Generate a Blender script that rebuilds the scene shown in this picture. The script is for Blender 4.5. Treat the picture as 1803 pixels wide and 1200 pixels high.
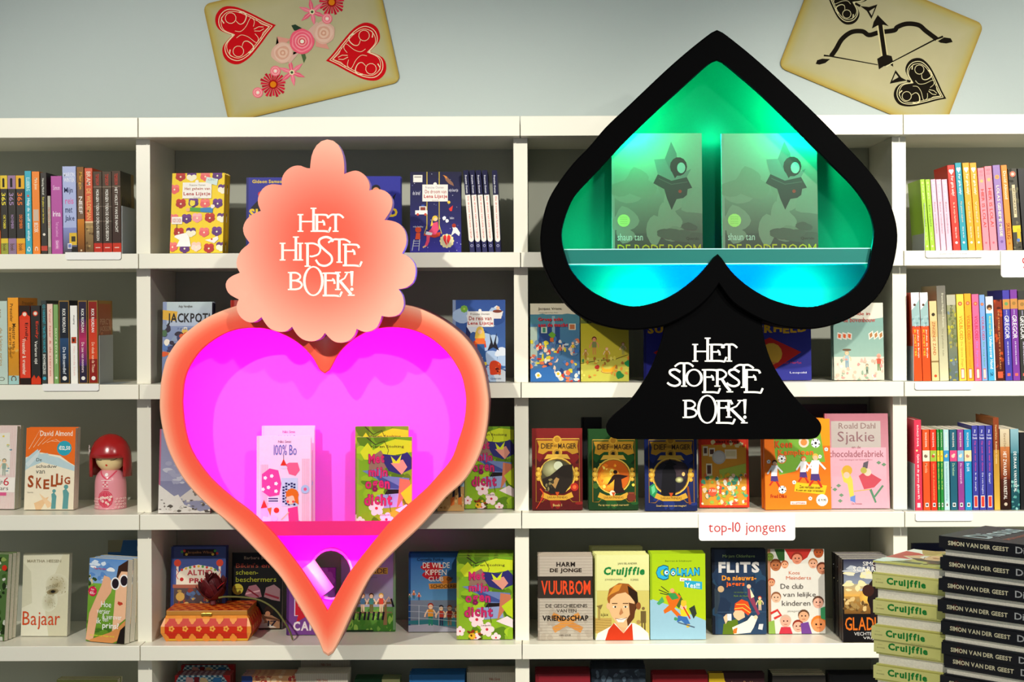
import bpy, math, random
from mathutils import Vector, Matrix
from mathutils.geometry import tessellate_polygon

for o in list(bpy.data.objects): bpy.data.objects.remove(o, do_unlink=True)
SC = bpy.context.scene
COL = SC.collection
pi = math.pi

# ---------------------------------------------------------------- camera
F, VX, VY, D, HC, ROLL = 2703.0, 945.0, 550.0, 4.0, 1.45, math.radians(0.22)
cr, sr = math.cos(ROLL), math.sin(ROLL)
cam = bpy.data.cameras.new('camera')
cam.sensor_width = 36; cam.lens = 36 * F / 1803
cam.shift_x = -(VX - 901.5) / 1803
cam.shift_y = -(600 - VY) / 1803
cam.clip_start = 0.05
camo = bpy.data.objects.new('camera', cam); COL.objects.link(camo)
camo.matrix_world = Matrix(((cr, sr, 0, 0), (0, 0, -1, -D), (-sr, cr, 0, HC), (0, 0, 0, 1)))
SC.camera = camo

# ---------------------------------------------------------------- world, lights, exposure
SC.view_settings.view_transform = 'Standard'
SC.view_settings.look = 'None'
SC.view_settings.gamma = 1
SC.view_settings.exposure = 0.0
SC.view_settings.use_curve_mapping = False
w = bpy.data.worlds.new('world'); SC.world = w; w.use_nodes = True
w.node_tree.nodes['Background'].inputs[0].default_value = (0.86, 0.93, 1.0, 1)
w.node_tree.nodes['Background'].inputs[1].default_value = 0.37

def spot(name, loc, target, power, size, angle=70, col=(1, .95, .86), blend=.7):
    l = bpy.data.lights.new(name, 'SPOT'); l.energy = power; l.shadow_soft_size = size
    l.spot_size = math.radians(angle); l.spot_blend = blend; l.color = col
    o = bpy.data.objects.new(name, l); COL.objects.link(o); o.location = loc
    o.rotation_euler = (Vector(target) - Vector(loc)).to_track_quat('-Z', 'Y').to_euler()
    return o
spot('ceiling_or_fill_spot', (-1.75, -3.2, 2.85), (-.95, 0, 1.15), 350, .04, 52)
spot('ceiling_or_fill_spot', (0.85, -3.3, 2.85), (.35, 0, 1.15), 290, .05, 46)
spot('ceiling_or_fill_spot', (2.05, -3.0, 2.85), (1.45, 0, 1.2), 450, .04, 50)
spot('ceiling_or_fill_spot', (-.4, -2.6, 2.85), (-.4, .3, 2.0), 14, .15, 100, (.9, .97, 1))  # added wide fill to brighten the wall, not a lamp of the room

spot('ceiling_or_fill_spot', (.25, -3.7, 2.85), (.95, -1.8, 1.0), 140, .03, 36)  # added fill aimed at the piled books, not a lamp of the room
# ---------------------------------------------------------------- helpers
def ray(px, py):
    u = (px - VX) / F; v = -(py - VY) / F
    return Vector((u * cr + v * sr, 1.0, -u * sr + v * cr))
def at(px, py, Y):
    r = ray(px, py) * (Y + D); return Vector((r.x, Y, HC + r.z))
def proj(p):
    d = p[1] + D; a = p[0] / d; b = (p[2] - HC) / d
    u = a * cr - b * sr; v = a * sr + b * cr
    return VX + u * F, VY - v * F
def Zof(py): return HC - (py - VY) * D / F
def depth_on(px, py, z):           # depth where the ray meets the horizontal plane z
    return (z - HC) / ray(px, py).z - D

def lin(c):
    if isinstance(c, str): c = tuple(int(c[i:i + 2], 16) for i in (0, 2, 4))
    f = lambda x: x / 12.92 if x <= .04045 else ((x + .055) / 1.055) ** 2.4
    return tuple(f(x / 255) for x in c)
def mix(a, b, t):
    a = lin(a) if isinstance(a, str) else a; b = lin(b) if isinstance(b, str) else b
    return tuple(a[i] * (1 - t) + b[i] * t for i in range(3))

MATS = {}
def mat(name, col=None, rough=.5, metal=0, noise=0, nscale=8, bump=0, bscale=60, coat=0, emit=None, estr=0, spec=.5, attr=False, trans=0, sss=0):
    if name in MATS: return MATS[name]
    m = bpy.data.materials.new(name); m.use_nodes = True; MATS[name] = m
    nt = m.node_tree; b = nt.nodes['Principled BSDF']
    b.inputs['Roughness'].default_value = rough; b.inputs['Metallic'].default_value = metal
    b.inputs['Specular IOR Level'].default_value = spec; b.inputs['Coat Weight'].default_value = coat; b.inputs['Coat Roughness'].default_value = .25
    b.inputs['Transmission Weight'].default_value = trans
    if attr:
        a = nt.nodes.new('ShaderNodeVertexColor'); a.layer_name = 'Col'; src = a.outputs[0]
    else:
        a = nt.nodes.new('ShaderNodeRGB'); c = lin(col) if isinstance(col, str) else col
        a.outputs[0].default_value = (*c, 1); src = a.outputs[0]
    tc = nt.nodes.new('ShaderNodeTexCoord')
    if noise:
        n = nt.nodes.new('ShaderNodeTexNoise'); n.inputs['Scale'].default_value = nscale; n.inputs['Detail'].default_value = 5
        nt.links.new(tc.outputs['Object'], n.inputs['Vector'])
        r = nt.nodes.new('ShaderNodeMapRange'); r.inputs['To Min'].default_value = 1 - noise; r.inputs['To Max'].default_value = 1 + noise * .4
        nt.links.new(n.outputs['Fac'], r.inputs['Value'])
        x = nt.nodes.new('ShaderNodeVectorMath'); x.operation = 'SCALE'
        nt.links.new(src, x.inputs[0]); nt.links.new(r.outputs[0], x.inputs['Scale']); src = x.outputs[0]
    nt.links.new(src, b.inputs['Base Color'])
    if bump:
        n = nt.nodes.new('ShaderNodeTexNoise'); n.inputs['Scale'].default_value = bscale
        nt.links.new(tc.outputs['Object'], n.inputs['Vector'])
        q = nt.nodes.new('ShaderNodeBump'); q.inputs['Strength'].default_value = bump; q.inputs['Distance'].default_value = .002
        nt.links.new(n.outputs['Fac'], q.inputs['Height']); nt.links.new(q.outputs[0], b.inputs['Normal'])
    if emit:
        b.inputs['Emission Color'].default_value = (*emit, 1); b.inputs['Emission Strength'].default_value = estr
    return m
M_PRINT = mat('printed_ink', rough=.42, attr=True, noise=.06, nscale=90, spec=.15)
M_CARD = mat('card_ink', rough=.9, attr=True, noise=.05, nscale=30, spec=.02)
M_MATTE = mat('matt_print', rough=.6, attr=True, noise=.05, nscale=30)
M_PAGES = mat('page_edges', 'efe8d4', .85, noise=.25, nscale=300, bump=.3, bscale=500)
M_SHELF = mat('white_lacquered_board', 'efecda', .34, noise=.03, nscale=6, bump=.04, bscale=30)

def link(o, parent=None):
    COL.objects.link(o)
    if parent: o.parent = parent
    return o
def mesh(name, verts, faces, m, parent=None, smooth=False, cols=None):
    me = bpy.data.meshes.new(name); me.from_pydata([tuple(v) for v in verts], [], faces); 
    me.materials.append(m)
    if smooth: me.polygons.foreach_set('use_smooth', [True] * len(me.polygons))
    if cols is not None:       # per-vertex colours
        a = me.color_attributes.new('Col', 'FLOAT_COLOR', 'POINT')
        a.data.foreach_set('color', [x for c in cols for x in (*c, 1)])
    me.update()
    return link(bpy.data.objects.new(name, me), parent)
def empty(name, loc=(0, 0, 0)):
    o = bpy.data.objects.new(name, None); o.empty_display_size = .05; o.location = loc; return link(o)
def tag(o, label, cat=None, group=None, kind=None):
    if label: o['label'] = label
    if cat: o['category'] = cat
    if group: o['group'] = group
    if kind: o['kind'] = kind
    return o
class Geo:
    def __init__(s): s.v = []; s.f = []
    def add(s, v, f):
        n = len(s.v); s.v += [tuple(p) for p in v]; s.f += [tuple(i + n for i in q) for q in f]; return s
    def box(s, a, b):
        x0, y0, z0 = a; x1, y1, z1 = b
        v = [(x0, y0, z0), (x1, y0, z0), (x1, y1, z0), (x0, y1, z0), (x0, y0, z1), (x1, y0, z1), (x1, y1, z1), (x0, y1, z1)]
        return s.add(v, [(0, 3, 2, 1), (4, 5, 6, 7), (0, 1, 5, 4), (1, 2, 6, 5), (2, 3, 7, 6), (3, 0, 4, 7)])
    def bbox(s, a, b, r=.002):     # box with chamfered edges
        import bmesh
        bm = bmesh.new(); g = Geo().box(a, b); vs = [bm.verts.new(p) for p in g.v]
        for f in g.f: bm.faces.new([vs[i] for i in f])
        bmesh.ops.bevel(bm, geom=bm.edges[:], offset=r, segments=2, affect='EDGES', profile=.5)
        bm.verts.index_update()
        s.add([v.co[:] for v in bm.verts], [tuple(v.index for v in f.verts) for f in bm.faces]); bm.free(); return s
    def extr(s, pts, axis, a, b):   # extrude closed 2D outline along an axis
        n = len(pts)
        P = {'z': lambda p, t: (p[0], p[1], t), 'y': lambda p, t: (p[0], t, p[1]), 'x': lambda p, t: (t, p[0], p[1])}[axis]
        v = [P(p, a) for p in pts] + [P(p, b) for p in pts]
        tr = tessellate_polygon([[Vector((p[0], p[1], 0)) for p in pts]])
        f = [tuple(t) for t in tr] + [tuple(i + n for i in t[::-1]) for t in tr]
        f += [(i, (i + 1) % n, n + (i + 1) % n, n + i) for i in range(n)]
        return s.add(v, f)
    def tube(s, path, rad, seg=10, cap=True):
        path = [Vector(p) for p in path]; n = len(path); rings = []
        up = Vector((0.13, .97, .21))
        for i, p in enumerate(path):
            t = (path[min(i + 1, n - 1)] - path[max(i - 1, 0)]).normalized()
            a = t.cross(up).normalized(); b = t.cross(a)
            r = rad[i] if isinstance(rad, (list, tuple)) else rad
            rings.append([p + (a * math.cos(2 * pi * k / seg) + b * math.sin(2 * pi * k / seg)) * r for k in range(seg)])
        v = [q for r in rings for q in r]; f = []
        for i in range(n - 1):
            for k in range(seg):
                f.append((i * seg + k, i * seg + (k + 1) % seg, (i + 1) * seg + (k + 1) % seg, (i + 1) * seg + k))
        if cap: f += [tuple(range(seg)), tuple((n - 1) * seg + k for k in range(seg))[::-1]]
        return s.add(v, f)
    def obj(s, name, m, parent=None, smooth=False, fix=True):
        o = mesh(name, s.v, s.f, m, parent, smooth)
        if fix:
            import bmesh
            bm = bmesh.new(); bm.from_mesh(o.data); bmesh.ops.recalc_face_normals(bm, faces=bm.faces); bm.to_mesh(o.data); bm.free()
            if smooth: o.data.polygons.foreach_set('use_smooth', [True] * len(o.data.polygons))
        return o

def catmull(pts, n=6, closed=False):
    out = []; N = len(pts); rng = N if closed else N - 1
    for i in range(rng):
        g = (lambda k: pts[k % N]) if closed else (lambda k: pts[min(max(k, 0), N - 1)])
        p0, p1, p2, p3 = g(i - 1), g(i), g(i + 1), g(i + 2)
        for k in range(n):
            t = k / n
            out.append(tuple(.5 * (2 * p1[j] + (p2[j] - p0[j]) * t + (2 * p0[j] - 5 * p1[j] + 4 * p2[j] - p3[j]) * t * t + (3 * p1[j] - p0[j] - 3 * p2[j] + p3[j]) * t ** 3) for j in range(2)))
    if not closed: out.append(tuple(pts[-1][:2]))
    return out
def resample(pts, n):
    L = [0]
    for a, b in zip(pts, pts[1:]): L.append(L[-1] + math.dist(a, b))
    out = []; j = 0
    for k in range(n):
        t = L[-1] * k / (n - 1)
        while j < len(L) - 2 and L[j + 1] < t: j += 1
        f = (t - L[j]) / max(L[j + 1] - L[j], 1e-9)
        out.append(tuple(pts[j][i] * (1 - f) + pts[j + 1][i] * f for i in range(2)))
    return out

# ---- glyphs of the built-in font, cached as flat triangles
GLY = {}
def glyph(ch, bold=0.0):
    k = (ch, bold)
    if k in GLY: return GLY[k]
    cu = bpy.data.curves.new('g', 'FONT'); cu.body = ch; cu.size = 1; cu.resolution_u = 2; cu.offset = bold; cu.fill_mode = 'FRONT'
    o = bpy.data.objects.new('g', cu); COL.objects.link(o)
    me = o.to_mesh(); me.calc_loop_triangles()
    v = [(p.co.x, p.co.y) for p in me.vertices]; t = [tuple(x.vertices) for x in me.loop_triangles]
    fix = []
    for a, b, c in t:
        ar = (v[b][0] - v[a][0]) * (v[c][1] - v[a][1]) - (v[c][0] - v[a][0]) * (v[b][1] - v[a][1])
        fix.append((a, b, c) if ar > 0 else (a, c, b))
    x0 = min([p[0] for p in v], default=0); x1 = max([p[0] for p in v], default=.25)
    o.to_mesh_clear(); bpy.data.objects.remove(o); bpy.data.curves.remove(cu)
    GLY[k] = (v, fix, x0, x1); return GLY[k]

class Canvas:
    """Flat print: coloured polygons on a surface. fn(x, y, layer) -> 3D; W,H extents; isotropy k = size of an x unit in y units."""
    def __init__(s, fn, W=100, H=100, k=1.0, clip=True, dz=1.6e-5):
        s.fn = fn; s.W = W; s.H = H; s.k = k; s.v = []; s.f = []; s.c = []; s.n = 0; s.clip = clip; s.dz = dz
        s.v2 = []; s.f2 = []; s.c2 = []; s.sep = False; s.rnd = random.Random(7)
    def _tri(s, p, cols):
        if s.clip and any(q[0] < 0 or q[0] > s.W or q[1] < 0 or q[1] > s.H for q in p):
            poly = [(q[0], q[1], c) for q, c in zip(p, cols)]
            for ax, lim, sg in ((0, 0, 1), (0, s.W, -1), (1, 0, 1), (1, s.H, -1)):
                out = []
                for i in range(len(poly)):
                    a, b = poly[i - 1], poly[i]; da = (a[ax] - lim) * sg; db = (b[ax] - lim) * sg
                    if (da < 0) != (db < 0):
                        t = da / (da - db); out.append((a[0] + (b[0] - a[0]) * t, a[1] + (b[1] - a[1]) * t, mix(a[2], b[2], t)))
                    if db >= 0: out.append(b)
                poly = out
                if len(poly) < 3: return
            p = [q[:2] for q in poly]; cols = [q[2] for q in poly]
        V, Fc, C = (s.v2, s.f2, s.c2) if s.sep else (s.v, s.f, s.c)
        n = len(V)
        ar = sum(p[i - 1][0] * p[i][1] - p[i][0] * p[i - 1][1] for i in range(len(p)))
        if ar > 0: p = p[::-1]; cols = cols[::-1]      # y runs downward
        z = s.dz * (s.n + 2)
        V += [s.fn(q[0], q[1], z) for q in p]; C += list(cols); Fc.append(tuple(range(n, n + len(p))))
    def P(s, pts, col, cols=None):
        s.n += 1
        c = lin(col) if col is not None else None
        cs = [lin(x) for x in cols] if cols else [c] * len(pts)
        if len(pts) <= 3: return s._tri(pts, cs)
        for t in tessellate_polygon([[Vector((p[0], p[1], 0)) for p in pts]]):
            s._tri([pts[i] for i in t], [cs[i] for i in t])
    def R(s, x0, y0, x1, y1, c, c2=None):
        s.n += 1; a = lin(c); b = lin(c2) if c2 else a
        n = 6 if c2 else 1
        for i in range(n):
            ya = y0 + (y1 - y0) * i / n; yb = y0 + (y1 - y0) * (i + 1) / n
            ca, cb = mix(a, b, i / n), mix(a, b, (i + 1) / n)
            s._tri([(x0, ya), (x1, ya), (x1, yb)], [ca, ca, cb]); s._tri([(x0, ya), (x1, yb), (x0, yb)], [ca, cb, cb])
    def C(s, x, y, r, col, ry=None, n=14, a=0, col2=None):
        ry = r if ry is None else ry; s.n += 1; c = lin(col); c2 = lin(col2) if col2 else c
        pt = []
        for i in range(n):
            t = 2 * pi * i / n; X = math.cos(t) * r; Y = math.sin(t) * ry
            pt.append((x + X * math.cos(a) - Y * math.sin(a), y + (X * math.sin(a) + Y * math.cos(a)) * s.k))
        for i in range(n): s._tri([(x, y), pt[i], pt[(i + 1) % n]], [c, c2, c2])
    def L(s, pts, w, col, w2=None, smooth=0, closed=False):
        if smooth: pts = catmull(pts, smooth, closed)
        if closed: pts = list(pts) + [pts[0]]
        s.n += 1; c = lin(col); k = s.k; n = len(pts); w2 = w if w2 is None else w2
        iso = [Vector((p[0], p[1] / k)) for p in pts]; lf = []; rt = []
        for i in range(n):
            t = iso[min(i + 1, n - 1)] - iso[max(i - 1, 0)]
            if closed and i in (0, n - 1): t = iso[1] - iso[n - 2]
            if t.length < 1e-9: t = Vector((1, 0))
            t.normalize(); nn = Vector((-t.y, t.x)) * ((w + (w2 - w) * i / (n - 1)) / 2)
            a = iso[i] + nn; b = iso[i] - nn; lf.append((a.x, a.y * k)); rt.append((b.x, b.y * k))
        for i in range(n - 1):
            s._tri([lf[i], lf[i + 1], rt[i + 1]], [c] * 3); s._tri([lf[i], rt[i + 1], rt[i]], [c] * 3)
    def T(s, txt, x0, y0, x1, y1, col, b=0.0, rot=0, sh=0, wave=0, ang=0, case=1):
        """fit a line of text in the box; rot=1 reads downward"""
        s.n += 1; c = lin(col); cur = 0; runs = []
        for i, ch in enumerate(txt):
            if ch == ' ': cur += .28; continue
            v, t, a, bb = glyph(ch, b)
            dy = wave * ((i * 7) % 3 - 1) * .12
            runs.append(([(p[0] - a + cur + sh * p[1], p[1] + dy) for p in v], t)); cur += bb - a + .07
        if not runs: return
        ys = [p[1] for v, t in runs for p in v]; xs = [p[0] for v, t in runs for p in v]
        lo, hi = min(ys), max(ys); xa, xb = min(xs), max(xs)
        for v, t in runs:
            q = []
            for p in v:
                u = (p[0] - xa) / (xb - xa); h = (p[1] - lo) / (hi - lo)
                if rot: X = x0 + (x1 - x0) * h; Y = y0 + (y1 - y0) * u
                else:
                    X = x0 + (x1 - x0) * u; Y = y1 + (y0 - y1) * h
                    if ang: Y += ang * (u - .5)
                q.append((X, Y))
            for tr in t: s._tri([q[i] for i in tr], [c] * 3)
    # small pictures
    def blob(s, x, y, r, col, j=.25, n=9, ry=None):
        ry = r if ry is None else ry
        s.P(catmull([(x + math.cos(2 * pi * i / n) * r * (1 + s.rnd.uniform(-j, j)), y + math.sin(2 * pi * i / n) * ry * s.k * (1 + s.rnd.uniform(-j, j))) for i in range(n)], 2, True), col)
    def G(s, x0, y0, x1, y1, pal, n, r0, r1, seed=1, st=1.0):
        s.rnd = random.Random(seed)
        for i in range(n):
            s.blob(s.rnd.uniform(x0, x1), s.rnd.uniform(y0, y1), s.rnd.uniform(r0, r1), pal[s.rnd.randrange(len(pal))], .35, 7, s.rnd.uniform(r0, r1) * st)
    def W_(s, x, y, r, petal, center, n=5, rc=.3, rot=0, pw=.42):
        for i in range(n):
            a = 2 * pi * i / n + rot
            s.C(x + math.cos(a) * r * .58, y + math.sin(a) * r * .58 * s.k, r * .45, petal, r * pw, 10, a)
        s.C(x, y, r * rc, center, n=8)
    def Fg(s, x, yb, h, shirt, pants, hair='6a3a18', skin='f2c8a0', arm=1, skirt=False):
        """standing figure, h in x units"""
        k = s.k; Y = lambda t: yb - t * h * k
        s.P([(x - .09 * h, Y(0)), (x - .02 * h, Y(0)), (x, Y(.42)), (x - .1 * h, Y(.45))], pants)
        s.P([(x + .03 * h, Y(0)), (x + .1 * h, Y(0)), (x + .1 * h, Y(.45)), (x, Y(.42))], pants)
        if skirt: s.P([(x - .17 * h, Y(.28)), (x + .17 * h, Y(.28)), (x + .08 * h, Y(.5)), (x - .08 * h, Y(.5))], shirt)
        s.P([(x - .12 * h, Y(.4)), (x + .12 * h, Y(.4)), (x + .13 * h, Y(.72)), (x - .13 * h, Y(.72))], shirt)
        s.L([(x - .12 * h, Y(.7)), (x - .24 * h * arm, Y(.5)), (x - .26 * h * arm, Y(.38))], .06 * h, skin)
        s.L([(x + .12 * h, Y(.7)), (x + .24 * h, Y(.52)), (x + .22 * h, Y(.4))], .06 * h, skin)
        s.C(x, Y(.87), .135 * h, hair, .14 * h, 10); s.C(x, Y(.83), .1 * h, skin, .11 * h, 10)
        s.C(x - .035 * h, Y(.84), .014 * h, '201010', n=5); s.C(x + .035 * h, Y(.84), .014 * h, '201010', n=5)
    def build(s, name, m, parent, name2=None, m2=None):
        r = []
        if s.f: r.append(mesh(name, s.v, s.f, m, parent, cols=s.c))
        if s.f2: r.append(mesh(name2 or 'lettering', s.v2, s.f2, m2 or m, parent, cols=s.c2))
        return r

def px_canvas(Y, **kw):
    return Canvas(lambda x, y, z: at(x, y, Y) - Vector((0, z, 0)), 1e9, 1e9, 1.0, clip=False, **kw)

# ---------------------------------------------------------------- room
WALLY = .36
M_WALL = mat('painted_wall', 'bec9c6', .85, noise=.05, nscale=1.5, bump=.15, bscale=120)
Geo().box((-3.2, WALLY, 0), (3.2, WALLY + .1, 2.9)).obj('wall_back', M_WALL)['kind'] = 'structure'
Geo().box((-3.2, -4.6, -.05), (3.2, WALLY + .1, 0)).obj('floor', mat('grey_floor', '8c8880', .45, noise=.15, nscale=3))['kind'] = 'structure'
Geo().box((-3.2, -4.6, 2.9), (3.2, WALLY + .1, 2.95)).obj('ceiling', mat('ceiling_paint', 'e8e8e4', .9, noise=.03))['kind'] = 'structure'

# ---------------------------------------------------------------- bookcases
SEAM = [-2.036, -1.037, -.0414, .957, 1.953]
SLAB = [(204, 239), (443.5, 470), (674, 700), (903, 930), (1134, 1160), (1364, 1390)]
ST = .0185
ZS = [(Zof(a), Zof(b)) for a, b in SLAB]
names = ['white bookcase at the left edge holding spine-out novels and the doll', 'white bookcase behind the pink heart display',
         'white bookcase behind the black spade display', 'white bookcase at the right edge, partly behind the piled books']
for i in range(4):
    x0, x1 = SEAM[i] + .001, SEAM[i + 1] - .001
    r = empty('bookcase', ((x0 + x1) / 2, 0, 0)); cx = (x0 + x1) / 2
    tag(r, names[i], 'bookcase', 'white bookcases along the wall')
    for k, (zt, zb) in enumerate(ZS):
        Geo().bbox((x0 - cx, 0, zb), (x1 - cx, .345, zt), .0012).obj('top_board' if k == 0 else 'shelf', M_SHELF, r)
    for k in range(6):
        zt = ZS[k][1]; zb = ZS[k + 1][0] if k < 5 else 0
        for sx in (SEAM[i],) + ((SEAM[4],) if i == 3 else ()):
            Geo().bbox((sx - ST - cx, .05, zb), (sx + ST - cx, .345, zt), .0006).obj('side_panel', M_SHELF, r)
    Geo().box((x0 + ST - cx, .33, .12), (x1 - ST - cx, .344, ZS[0][1])).obj('back_panel', mat('back_board', 'a9ac9d', .6, noise=.04), r)
    Geo().box((x0 + ST - cx, .07, 0), (x1 - ST - cx, .085, ZS[5][1])).obj('plinth', M_SHELF, r)

# ---------------------------------------------------------------- heart and spade displays
def sides(a, b, n=70):          # two open half outlines -> one closed resampled outline
    return resample(a, n)[:-1] + resample(b, n)[:-1]
def halves(half1, half2, sm=4): return catmull(half1, sm), catmull(half2, sm)
H_O1 = [(577.5, 1156), (570, 1152.5), (560, 1127), (540, 1092), (510, 1042), (490, 1012), (452, 971), (415, 933), (390, 911), (370, 895), (337, 862), (315, 832), (295, 791), (284, 750), (280, 717), (281, 690), (282.5, 670), (291.7, 632), (311.7, 600), (336.7, 576.7), (370, 555), (416.7, 537.5), (455, 533), (500, 541), (540, 560), (573, 592)]
H_O2 = [(573, 592), (605, 560), (645, 541), (690, 534), (711.7, 536), (740, 543), (778, 561.7), (811.7, 586.7), (836.7, 616.7), (851.7, 650), (859.5, 692), (860.8, 717), (856.7, 758), (845, 800), (820, 844), (787, 874), (767.5, 897), (740, 927.5), (690, 975), (652, 1017), (625, 1070), (607.5, 1108), (595, 1135), (585, 1152), (577.5, 1156)]
H_I1 = [(576, 1075), (560, 1047), (530, 1002), (510, 975), (484, 942), (447, 905), (412, 878), (387, 857), (367, 837), (347, 810), (333, 783), (325, 750), (321.5, 717), (321.5, 698), (325, 667), (335, 642), (350, 620), (370, 602), (395, 587), (420, 579), (445, 577), (470, 579), (495, 587), (520, 600), (540, 617), (553, 633), (563, 651), (571.5, 657)]
H_I2 = [(571.5, 657), (580, 651), (594, 625), (612, 605), (637, 588), (662, 579), (687, 576), (712, 577.5), (737, 584), (762, 597.5), (787, 620), (803, 642), (813, 662), (819, 688), (820.5, 710), (817, 742), (808, 772), (795, 807), (770, 838), (750, 860), (720, 887), (690, 915), (667.5, 941), (640, 975), (615, 1007.5), (595, 1042), (576, 1075)]
S_O1 = [(1266, 500), (1251.7, 521), (1224, 546), (1187.5, 567), (1160, 576.5), (1114, 581), (1077.5, 577.5), (1041, 566.5), (1013, 550), (989.5, 526), (973, 502), (958, 470), (952, 440), (951, 415), (955, 387), (965.7, 351), (986, 317), (1013, 282.5), (1037, 258), (1068, 222), (1105, 187), (1141.7, 152), (1178, 118), (1215, 86), (1252, 57), (1263, 51.5)]
S_O2 = [(1263, 51.5), (1275, 57.5), (1315, 89), (1351.7, 120.7), (1388, 153.7), (1425, 188.5), (1461.7, 225), (1492, 257), (1516.7, 283), (1544, 316), (1563, 346), (1575, 376.5), (1581, 406), (1580.5, 433), (1574, 466), (1564, 493), (1546, 522.5), (1516.7, 549), (1480, 568), (1434, 579), (1388, 577.5), (1351.7, 568), (1315, 550), (1287.5, 530), (1266, 500)]
S_I1 = [(1264, 447), (1258, 451), (1246, 465.7), (1224, 489.5), (1187.5, 517), (1151, 533), (1114, 539), (1077.5, 530), (1041, 511.5), (1017, 489.5), (1002, 467), (992, 433), (990, 406), (998.7, 373), (1013, 343.5), (1041, 313), (1074, 278), (1090, 260), (1123, 227), (1160, 192), (1196.7, 159), (1242, 118), (1256, 108), (1263, 106)]
S_I2 = [(1263, 106), (1271, 109), (1296.7, 130), (1333, 161), (1370, 196), (1406.7, 232.5), (1428, 254), (1461.7, 288), (1498, 324), (1520, 352.7), (1533, 378), (1538.7, 406), (1536, 433), (1529, 467), (1526, 476.7), (1507.5, 504), (1480, 524), (1443, 537.5), (1416, 540), (1388, 536), (1351.7, 524), (1315, 502), (1287.5, 476.7), (1270, 453), (1264, 447)]
YF = -.17         # front face plane of the two display boxes
def ring_outline(a, b, n=90): 
    a, b = catmull(a, 4), catmull(b, 4); return resample(a, n)[:-1] + resample(b, n)[:-1]

def display_box(root, OUT, INN, colfn, mface, mside, minner, hole=None):
    N = len(OUT); V = []; Fs = []; Cl = []
    # face ring: rounded outer edge, flat face, rounded inner lip
    prof = [(0.0, .010), (.02, .003), (.07, 0), (.25, 0), (.45, 0), (.65, 0), (.85, 0), (.97, 0), (1.0, .002), (1.0, .014)]
    o3 = [at(p[0], p[1], YF) for p in OUT]; i3 = [at(p[0], p[1], YF) for p in INN]
    for t, dy in prof:
        for a, b, p2 in zip(o3, i3, OUT):
            q = a.lerp(b, t); q.y = YF + dy; V.append(q); Cl.append(colfn(t))
    K = len(prof)
    for j in range(K - 1):
        for i in range(N): Fs.append((j * N + i, j * N + (i + 1) % N, (j + 1) * N + (i + 1) % N, (j + 1) * N + i))
    # back of the face so that it is solid
    base = len(V)
    for a in (o3, i3):
        for q in a: V.append(Vector((q.x, YF + .014, q.z))); Cl.append(colfn(1))
    for i in range(N): Fs.append((base + i, base + (i + 1) % N, base + N + (i + 1) % N, base + N + i))
    f = mesh('front_frame', V, Fs, mface, root, False, Cl); fixn(f)
    # side wall
    V = []; Fs = []
    for y, k in ((YF + .010, 0), (-.004, 0), (-.004, .012), (YF + .014, .012)):
        for a, b in zip(o3, i3):
            d = (b - a).normalized() * k; V.append(Vector((a.x + d.x, y, a.z + d.z)))
    for j in range(3):
        for i in range(N): Fs.append((j * N + i, j * N + (i + 1) % N, (j + 1) * N + (i + 1) % N, (j + 1) * N + i))
    s = mesh('side_wall', V, Fs, mside, root, True); fixn(s)
    # back panel
    loop = [Vector((a.x + (b - a).normalized().x * .011, a.z + (b - a).normalized().z * .011, 0)) for a, b in zip(o3, i3)]
    loops = [loop] + ([[Vector((x, z, 0)) for x, z in hole]] if hole else [])
    flat = [v for l in loops for v in l]; tr = tessellate_polygon(loops); n = len(flat)
    V = [(v.x, -.016, v.y) for v in flat] + [(v.x, -.005, v.y) for v in flat]
    Fs = [tuple(t) for t in tr] + [tuple(i + n for i in t[::-1]) for t in tr]
    if hole:
        h0 = len(loop); h = len(hole); Fs += [(h0 + i, h0 + (i + 1) % h, n + h0 + (i + 1) % h, n + h0 + i) for i in range(h)]
    p = mesh('back_panel', V, Fs, minner, root); fixn(p)
    return o3, i3
def fixn(o):
    import bmesh
    bm = bmesh.new(); bm.from_mesh(o.data); bmesh.ops.recalc_face_normals(bm, faces=bm.faces); bm.to_mesh(o.data); bm.free()

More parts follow.
